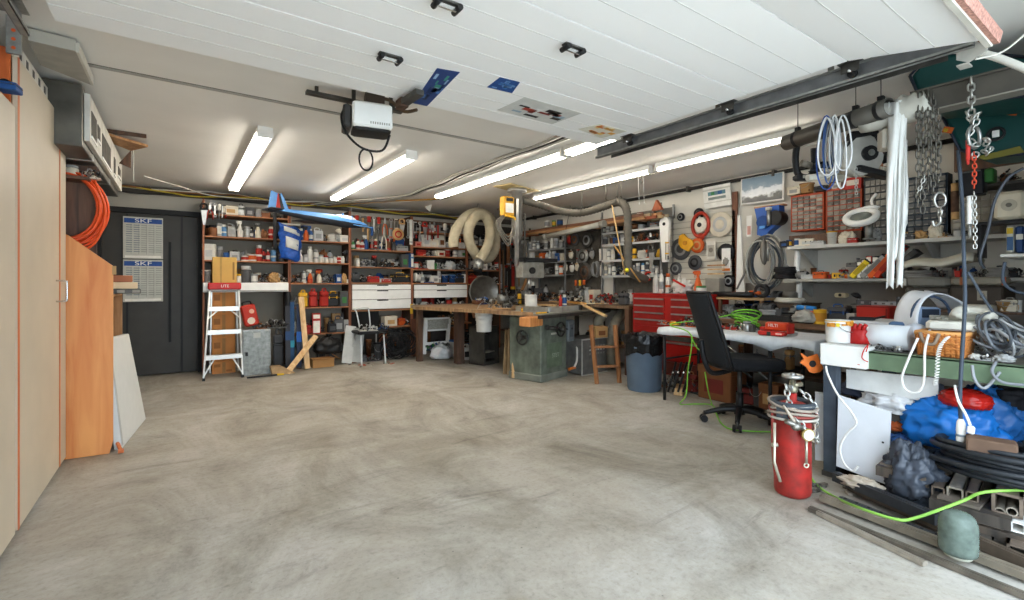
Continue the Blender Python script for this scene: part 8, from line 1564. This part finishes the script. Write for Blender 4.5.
for k, (px, py, w, h_, z, c, lab) in enumerate(((965, 520, .5, .05, .10, '#4b443c', 'dark timber lying beneath the tube ends'), (990, 560, .45, .06, .03, '#55493d', 'brown timber baulk near the floor right of the jar'), (1000, 585, .4, .05, .0, '#3b362f', 'lowest dark timber at the right corner'), (900, 470, .4, .05, .16, '#5d5145', 'weathered plank end under the square panel'))):
    p = at(px, py, X=3.05+.1*(k == 3)); m = MB(); m.box((.2, 0, h_/2), (.5, w*.55, h_), wood(c, '#2f2a25', 5), rot(0, 0, .08)); m.box((.2, .02, h_+.008), (.46, w*.3, .012), '#6b6258'); one('timber_baulk', lab, 'timber', m, (p.x, p.y, z+.002))
# green glass jar on the strips
t = thing('green_glass_jar', 'upturned pale green glass jar standing on the steel strips', 'jar', (at(958, 552, Z=.05).x, at(958, 552, Z=.05).y, .045)); s = dep(t.location)/F; m = MB(); R = 15.5*s; h = 42*s
m.lathe((0, 0, 0), [(R*.8, 0), (R*.97, .008), (R, .02), (R, h*.62), (R*.96, h*.76), (R*.85, h*.88), (R*.62, h*.96), (R*.3, h*.995), (.001, h)], mat('#75837a', .2, 0, .35, 26, 0, trans=.3), 24); part('glass', m, t); part('cap', MB().lathe((0, 0, -.012), [(R*.7, 0), (R*.7, .02)], mat('#b9b9a8', .5), 20), t)
# long steel strips and angle irons along the floor
SM = mat('#6f675c', .6, .35, .4, 12); SM2 = mat('#8d8373', .6, .3, .35, 10)
for k, (p0, p1, w, h_, c, lab) in enumerate((((810, 507), (1035, 598), .035, .02, SM, 'outermost long flat steel strip on the floor below the bench'), ((818, 511), (925, 562), .03, .018, PL_, 'shorter pale steel strip lying against the outermost one'), ((822, 499), (1040, 583), .05, .03, SM2, 'wide weathered strip second from the open floor'), ((840, 500), (960, 548), .04, .035, mat('#5b5d60', .45, .7, .2), 'dark grey angle iron with holes between the weathered strips'), ((835, 486), (938, 532), .045, .05, mat('#4a4c50', .45, .6, .2), 'thick dark grey channel beneath the square panel'), ((850, 489), (1035, 572), .04, .05, mat('#5d5145', .7, .2, .3), 'brown timber batten along the foot of the pile'))):
    a, b = at(*p0, Z=.02), at(*p1, Z=.02); a.z = b.z = h_/2+.003+.012*(k % 3 == 2)+(.05 if k == 4 else 0); m = MB(); d = b-a
    beam(m, a, b, w, h_, c, Vector((0, 0, 1)).cross(d)); beam(m, a+Vector((0, 0, h_*.5)), b+Vector((0, 0, h_*.5)), w*.3, .006, c, Vector((0, 0, 1)).cross(d))
    if k == 3:
        for i in range(9): q_ = a.lerp(b, (i+.5)/9)+Vector((0, 0, h_*.5+.003)); m.cyl(q_, q_+Vector((0, 0, .002)), .007, BLACK, 8)
    one('steel_strip', lab, 'strip', m)
cl_('pale_scrap', 862, 492, 3.1, .10, .22, .08, mat('#b3a796', .7), 18, 'pale crumpled scrap at the foot of the square panel', 'scrap', z=.06)
m = MB(); [m.box((rnd.uniform(-.15, .15), rnd.uniform(-.3, .3), .01), (.05, .02, .012), ('#6b6258', '#9a9184', '#4b443c')[k % 3], rot(0, 0, k)) for k in range(20)]; one('floor_debris', 'crumbs of rust and debris scattered along the steel strips', 'debris', m, tuple(at(880, 505, Z=0)+Vector((.15, 0, 0))), kind='stuff')
# paper bits, floor marks
m = MB(); [m.box((rnd.uniform(-.3, .3), rnd.uniform(-.15, .15), .006), (.04, .015, .008), ('#b5502a', '#4b443c', '#c9c2b0')[k % 3], rot(0, 0, k)) for k in range(16)]; one('floor_debris', 'small bits of litter on the floor under the little black chair', 'debris', m, (X(370, 7.0), 6.95, .001), kind='stuff')
# ================================================================ ceiling opener
p = at(371, 119, X=1.02); t = thing('garage_door_opener', 'white door opener motor box with dark base hung from ceiling rail', 'opener', tuple(p), -.2); s = dep(p)/F
m = MB(); w = 19*s; h = 12*s; m.box((0, 0, 0), (2*w, .2, 2*h), mat('#ecece8', .35, 0, .02), ch=.012, taper=.98); part('white_cover', m, t, 'white front cover')
m = MB(); m.box((0, .02, -h-.006), (2*w*.96, .18, .025), mat('#1f1e1d', .5), ch=.02); m.box((-w-.025, .04, -.01), (.05, .19, 2*h*.95), mat('#3a3836', .5), ch=.02); part('base', m, t)
m = MB(); [m.box((-w*.1+k*.014, -.102, -h*.7), (.007, .004, .014), '#9a978e') for k in range(9)]; part('vents', m, t)
m = MB(); zc2 = ZC-p.z; m.tube(curve([(.0, .05, h), (.03, .03, h+.06), (.12, .02, h+.07), (.22, .05, h+.02), (.32, .1, h+.06)], 4), .012, mat('#5b4a38', .5, .4), 6); m.box((.02, .0, h+.04), (.12, .1, .07), mat('#4b4038', .5, .3)); [m.box((x, .08, (zc2+h)/2), (.025, .006, zc2-h-.002), DSTEEL) for x in (-.1, .14)]; part('bracket', m, t)
m = MB(); m.tube(curve([(-w-.03, .0, h*.8), (-w-.06, -.02, -.02), (-w-.03, -.05, -h-.05), (-.06, -.08, -h-.14), (.06, -.08, -h-.14), (.11, -.06, -h-.03)], 6), .008, BLACK, 6); m.torus((-.04, -.08, -h-.21), .045, .006, BLACK, 18, 6, rot(PI/2, 0, .3), sy=1.5); part('power_cord', m, t)
a, b = at(306, 92, Z=2.42), at(402, 112, Z=2.42); m = MB(); beam(m, a, b, .05, .02, DSTEEL, Vector((0, 0, 1)).cross(b-a)); [m.bx(q_.x-.01, q_.x+.01, q_.y-.01, q_.y+.01, 2.43, ZC-.001, DSTEEL) for q_ in (a.lerp(b, .1), a.lerp(b, .9))]; one('opener_rail', 'dark steel mounting rail on the ceiling above the white opener', 'rail', m)
a, b = at(402, 104, Z=2.26), at(420, 92, Z=2.26); m = MB(); beam(m, a, b, .05, .03, DSTEEL, Vector((0, 0, 1)).cross(b-a)); m.cyl(a, (a.x, a.y, 2.41), .012, DSTEEL, 8); m.box(a, (.05, .08, .05), RUST); one('lifting_arm', 'short dark lifting arm joining the opener to the blue strip on the door', 'arm', m)
# ceiling hook, little hooks on cables
m = MB(); p = at(641, 165, X=4.17); m.tube(curve([(p.x, p.y, ZC-.001), (p.x, p.y, ZC-.1), (p.x+.01, p.y-.02, ZC-.14), (p.x, p.y, ZC-.18)], 5), .005, DSTEEL, 6); one('ceiling_hook', 'S shaped wire hook at the joint of the rightmost lights', 'hook', m)
for px, lab in ((638, 'white pull string hanging from the rightmost light joint'), (643, 'second white pull string hanging close beside the first')):
    p = at(px, 180, X=4.12); m = MB(); m.cyl((p.x, p.y, 2.37), (p.x+.02, p.y, 2.08), .003, WHITE, 5); m.lathe((p.x+.02, p.y, 2.06), [(.003, 0), (.009, .005), (.004, .025)], WHITE, 8); one('pull_string', lab, 'string', m)
# flash of white paper under cables
m = MB(); p = at(425, 207, Y=7.0); m.prism([tuple(p), tuple(at(432, 204, Y=7.0)), tuple(at(430, 212, Y=7.0))], (0, .005, 0), DWHITE); m.cyl(at(430, 204.5, Y=7.002), (at(430, 204, Y=7.0).x, 7.002, 2.46), .003, DWHITE, 5); one('paper_pennant', 'small white paper triangle hanging left of the coiled grey hose', 'pennant', m)
# ================================================================ model plane
p0 = at(268, 209, Y=6.6); p1 = at(368, 226, Y=6.9); t = thing('model_plane', 'blue and white model aircraft hanging along the top shelf', 'model plane', tuple(p0)); d = p1-p0; L = d.length; ang = math.atan2(d.y, d.x); t.rotation_euler = (0, math.asin(-d.z/L), ang)
BLU2 = mat('#5488c0', .4, 0, .12); m = MB(); q = rot(0, PI/2, 0)
sec = [(0, .012, .02), (.1, .028, .035), (.3, .045, .055), (.55, .055, .075), (.75, .055, .08), (.88, .04, .055), (.96, .02, .03), (1, .004, .006)]
vs = []; n = 14
for f, ry, rz_s in sec:
    for i in range(n): a = 2*PI*i/n; vs.append((f*L, ry*math.cos(a), rz_s*math.sin(a)+.0))
top = []; bot = []
for j in range(len(sec)-1):
    for i in range(n):
        f = (j*n+i, j*n+(i+1) % n, (j+1)*n+(i+1) % n, (j+1)*n+i); (bot if (i % n) >= n//2 else top).append(f)
m.add(vs, top, BLU2, True); m.add(vs, bot, mat('#22242a'), True); part('fuselage', m, t)
m = MB(); m.blob((L*.74, 0, .05), (.34, .09, .10), mat('#dfe4e8', .25), flat=False, amp=0); m.box((L*.7, 0, .06), (.008, .096, .1), '#4a86c8'); m.box((L*.8, 0, .05), (.008, .09, .09), '#4a86c8'); part('canopy', m, t, 'white canopy')
m = MB(); fz = 2.38-p0.z
m.prism([(.0, -.004, .02), (.09, -.004, .02), (.10, -.004, .22), (.02, -.004, .24)], (0, .008, 0), BLU2); m.prism([(.09, -.004, .02), (.15, -.004, .02), (.11, -.004, .22), (.10, -.004, .22)], (0, .008, 0), '#9c2a20'); m.prism([(.15, -.004, .02), (.20, -.004, .02), (.13, -.004, .22), (.11, -.004, .22)], (0, .008, 0), '#1d1f26'); m.prism([(.20, -.004, .02), (.26, -.004, .02), (.15, -.004, .23), (.13, -.004, .22)], (0, .008, 0), BLU2); part('tail_fin', m, t, 'blue tail fin with red and black stripes')
m = MB(); m.prism([(-.02, -.16, .0), (.12, -.2, .0), (.16, 0, .01), (.12, .2, .0), (-.02, .16, .0)], (0, 0, .008), mat('#2b3038')); part('tailplane', m, t)
m = MB(); m.prism([(.35*L, 0, -.06), (.62*L, 0, -.07), (.5*L, .5, -.03), (.36*L, .5, -.03)], (0, 0, .012), mat('#2b3038')); m.prism([(.80*L, -.0, -.02), (.93*L, -.02, -.02), (1.02*L, -.12, -.04), (.86*L, -.16, -.05)], (0, 0, .01), BLU2); part('wing', m, t)
m = MB(); z_ = ZC-.002
for f in (.3, .8): m.cyl((f*L, 0, .05), (f*L, 0, .05+.16), .002, '#8a8a88', 5)
part('hanging_wire', m, t)
# blue banner / bag
pts = [at(280, 223, Y=7.2), at(300, 231, Y=7.2), at(297, 262, Y=7.2), at(281, 258, Y=7.2)]; t = thing('blue_paint_bag', 'blue plastic bag with white label hanging in front of the shelf post', 'bag', (0, 0, 0))
g = [[tuple(bil(pts, i/8, j/10)+Vector((0, -.05*math.sin(PI*i/8)-.015*math.sin(j*1.7+i), 0))) for i in range(9)] for j in range(11)]
m = MB(); m.sheet(g, mat('#1f4fa0', .35, 0, .35, 30), .05); part('bag_body', m, t)
g = [[tuple(bil(pts, .14+.8*i/6, .06+.14*j/2)+Vector((0, -.058-.05*math.sin(PI*(.14+.8*i/6)), 0))) for i in range(7)] for j in range(3)]; m = MB(); m.sheet(g, mat('#d3d3cb'), .004)
g = [[tuple(bil(pts, .22+.72*i/6, .34+.32*j/3)+Vector((0, -.062-.05*math.sin(PI*(.22+.72*i/6)), 0))) for i in range(7)] for j in range(4)]; m.sheet(g, mat('#c9cac4'), .004); part('label', m, t, 'white printed label')
m = MB(); m.cyl(at(288, 223, Y=7.2), at(288, 216, Y=7.2), .004, '#b8622a', 5); m.bx(pts[0].x, pts[1].x, 7.17, 7.25, pts[0].z-.02, pts[0].z, DWHITE); part('hanger', m, t)
m = MB(); a, b = at(275, 213, Y=7.3), at(275.5, 250, Y=7.3); m.bx(a.x-.02, a.x+.02, 7.3, 7.33, b.z, a.z, BLACK); m.bx(a.x-.1, a.x, 7.3, 7.33, b.z+.0, b.z+.03, BLACK); one('black_bracket', 'black L shaped bracket standing left of the blue bag', 'bracket', m)
# ================================================================ second row of goods at the back of the shelves
def fill(seed, px0, px1, hmax, where, group, plane, v, z, step=7.5, kinds='box heap tin jar case heap cloth tub bottle'.split(), cols='dg gy bk br dg gy iv bk lg tn ds wh bl rd'.split()):
    r_ = random.Random(seed); px = px0+r_.uniform(2, 5); out = []
    while px < px1-2:
        k = r_.choice(kinds); w = {'heap': 11, 'cloth': 10, 'case': 9, 'box': 8}.get(k, 5.5)*r_.uniform(.8, 1.15); out.append(f'{k} {px:.1f} {w:.1f} {hmax*r_.uniform(.55, 1):.1f} {r_.choice(cols)} {r_.choice(cols)}'); px += step*r_.uniform(.8, 1.35)
    row(','.join(out), where, group, plane, v, z+.001)
sd = 30
for k, names in (('A', ['top', 'second', 'third', 'fourth']), ('B', ['top', 'second', 'third', 'fourth', 'fifth']), ('C', ['top', 'middle', 'lowest']), ('D', ['top', 'second', 'third', 'fourth', 'fifth', 'sixth']), ('E', ['top', 'middle', 'lowest'])):
    a, b = bays[k]; S_ = shelves[k]
    for i, z in enumerate(S_):
        sd += 1; gap = ((S_[i-1]-z) if i else 2.3-z)-.05; hm = min(18, gap/(6.9/F)*.8)
        fill(sd, a+2.5, b-3, hm, f'behind on {names[i]} shelf, {bn[k]} bay', f'goods at the back of the {bn[k]} bay', 'Y', YF+.30, z)
for i, z in enumerate(R1[:4]): fill(70+i, 603, 659, 11, f'behind on white rack, {["lowest", "second", "third", "top"][i]} shelf', 'back row on the white rack', 'X', XS+.2, z, 6.5)
for i, z in enumerate(R2): fill(80+i, 529, 564, 8, f'behind on narrow rack, {["lowest", "middle", "top"][i]} shelf', 'back row on the narrow rack', 'X', XS+.2, z, 6)
fill(90, 895, 1022, 13, 'far back on lower wall shelf', 'back row on the lower wall shelf', 'X', 5.36, z2, 10)
fill(91, 800, 850, 12, 'far back on lower wall shelf', 'back row on the lower wall shelf', 'X', 5.38, z2, 9)
fill(92, 895, 1020, 10, 'mid depth on lower wall shelf', 'middle row on the lower wall shelf', 'X', 5.2, z2, 13, kinds=['heap', 'coil', 'case', 'tray', 'grinder'], cols='bk dg gy ds bk rd ru'.split())
fill(93, 955, 1022, 11, 'on board above pale cabinet', 'goods above the pale cabinet', 'X', 5.15, 1.951, 10, cols='bk dg ds br gy'.split())
fill(94, 690, 800, 14, 'by the wall on workbench', 'back row on the workbench', 'X', 5.32, CZ, 11, kinds=['heap', 'motor', 'case', 'box', 'coil'], cols='bk dg gy ds br iv'.split())
fill(95, 895, 1020, 12, 'on bench riser behind telephone', 'goods on the bench riser', 'X', 4.85, 1.001, 12, kinds=['heap', 'case', 'tray', 'box', 'motor'], cols='bk dg ds gy br ru'.split())
fill(96, 700, 800, 24, 'under the wall workbench', 'goods under the wall workbench', 'X', 5.1, .311, 15, kinds=['box', 'case', 'tub', 'heap', 'bag'], cols='br dg bk ma tn gy'.split())
fill(97, 700, 815, 22, 'on floor under wall workbench', 'goods on the floor under the wall workbench', 'X', 4.95, 0, 15, kinds=['box', 'case', 'tub', 'bag'], cols='br dg bk ma bk gy'.split())
fill(98, 520, 640, 14, 'on lower shelf of side bench', 'goods under the side bench', 'X', 5.2, .33, 12, cols='br dg bk gy ds tn'.split())
fill(99, 203, 236, 14, 'on the floor beneath the long white drawer', 'goods beneath the white drawer', 'Y', YF+.3, 0, 12, cols='bk dg br'.split()) if 0 else None
fill(100, 276, 288, 60, 'in gap beside galvanised cabinet', 'goods beside the galvanised cabinet', 'Y', YF+.1, 0, 8, kinds=['box', 'case'], cols=['bk', 'dg'])
fill(101, 291, 346, 22, 'on floor under banner bay', 'goods on the floor under the banner bay', 'Y', YF+.25, 0, 13, kinds=['box', 'bag', 'case'], cols='bk dg br'.split())
fill(102, 353, 410, 30, 'on the floor under three drawers', 'goods on the floor under the drawers', 'Y', YF+.2, .02, 13, kinds=['box', 'bag', 'case', 'tub'], cols='bk dg br'.split())
fill(103, 414, 466, 26, 'on the floor under two drawers', 'goods on the floor under the drawers', 'Y', YF+.25, .02, 11, kinds=['box', 'bag', 'case', 'tub'], cols='bk dg br tn'.split())
fill(104, 468, 498, 26, 'on the floor in the corner bay', 'goods on the floor of the corner bay', 'Y', YF+.1, .02, 10, kinds=['box', 'bag', 'case', 'tub'], cols='bk dg br gy'.split())
bad = [l for l, v in LABELS.items() if len(v) > 1 and any(g is None for _, g in v)]
print('DUPLICATE LABELS', len(bad), bad[:12]); print('LONG', [l for l in LABELS if len(l.split()) > 16][:30]); print('OBJECTS', len(bpy.data.objects))
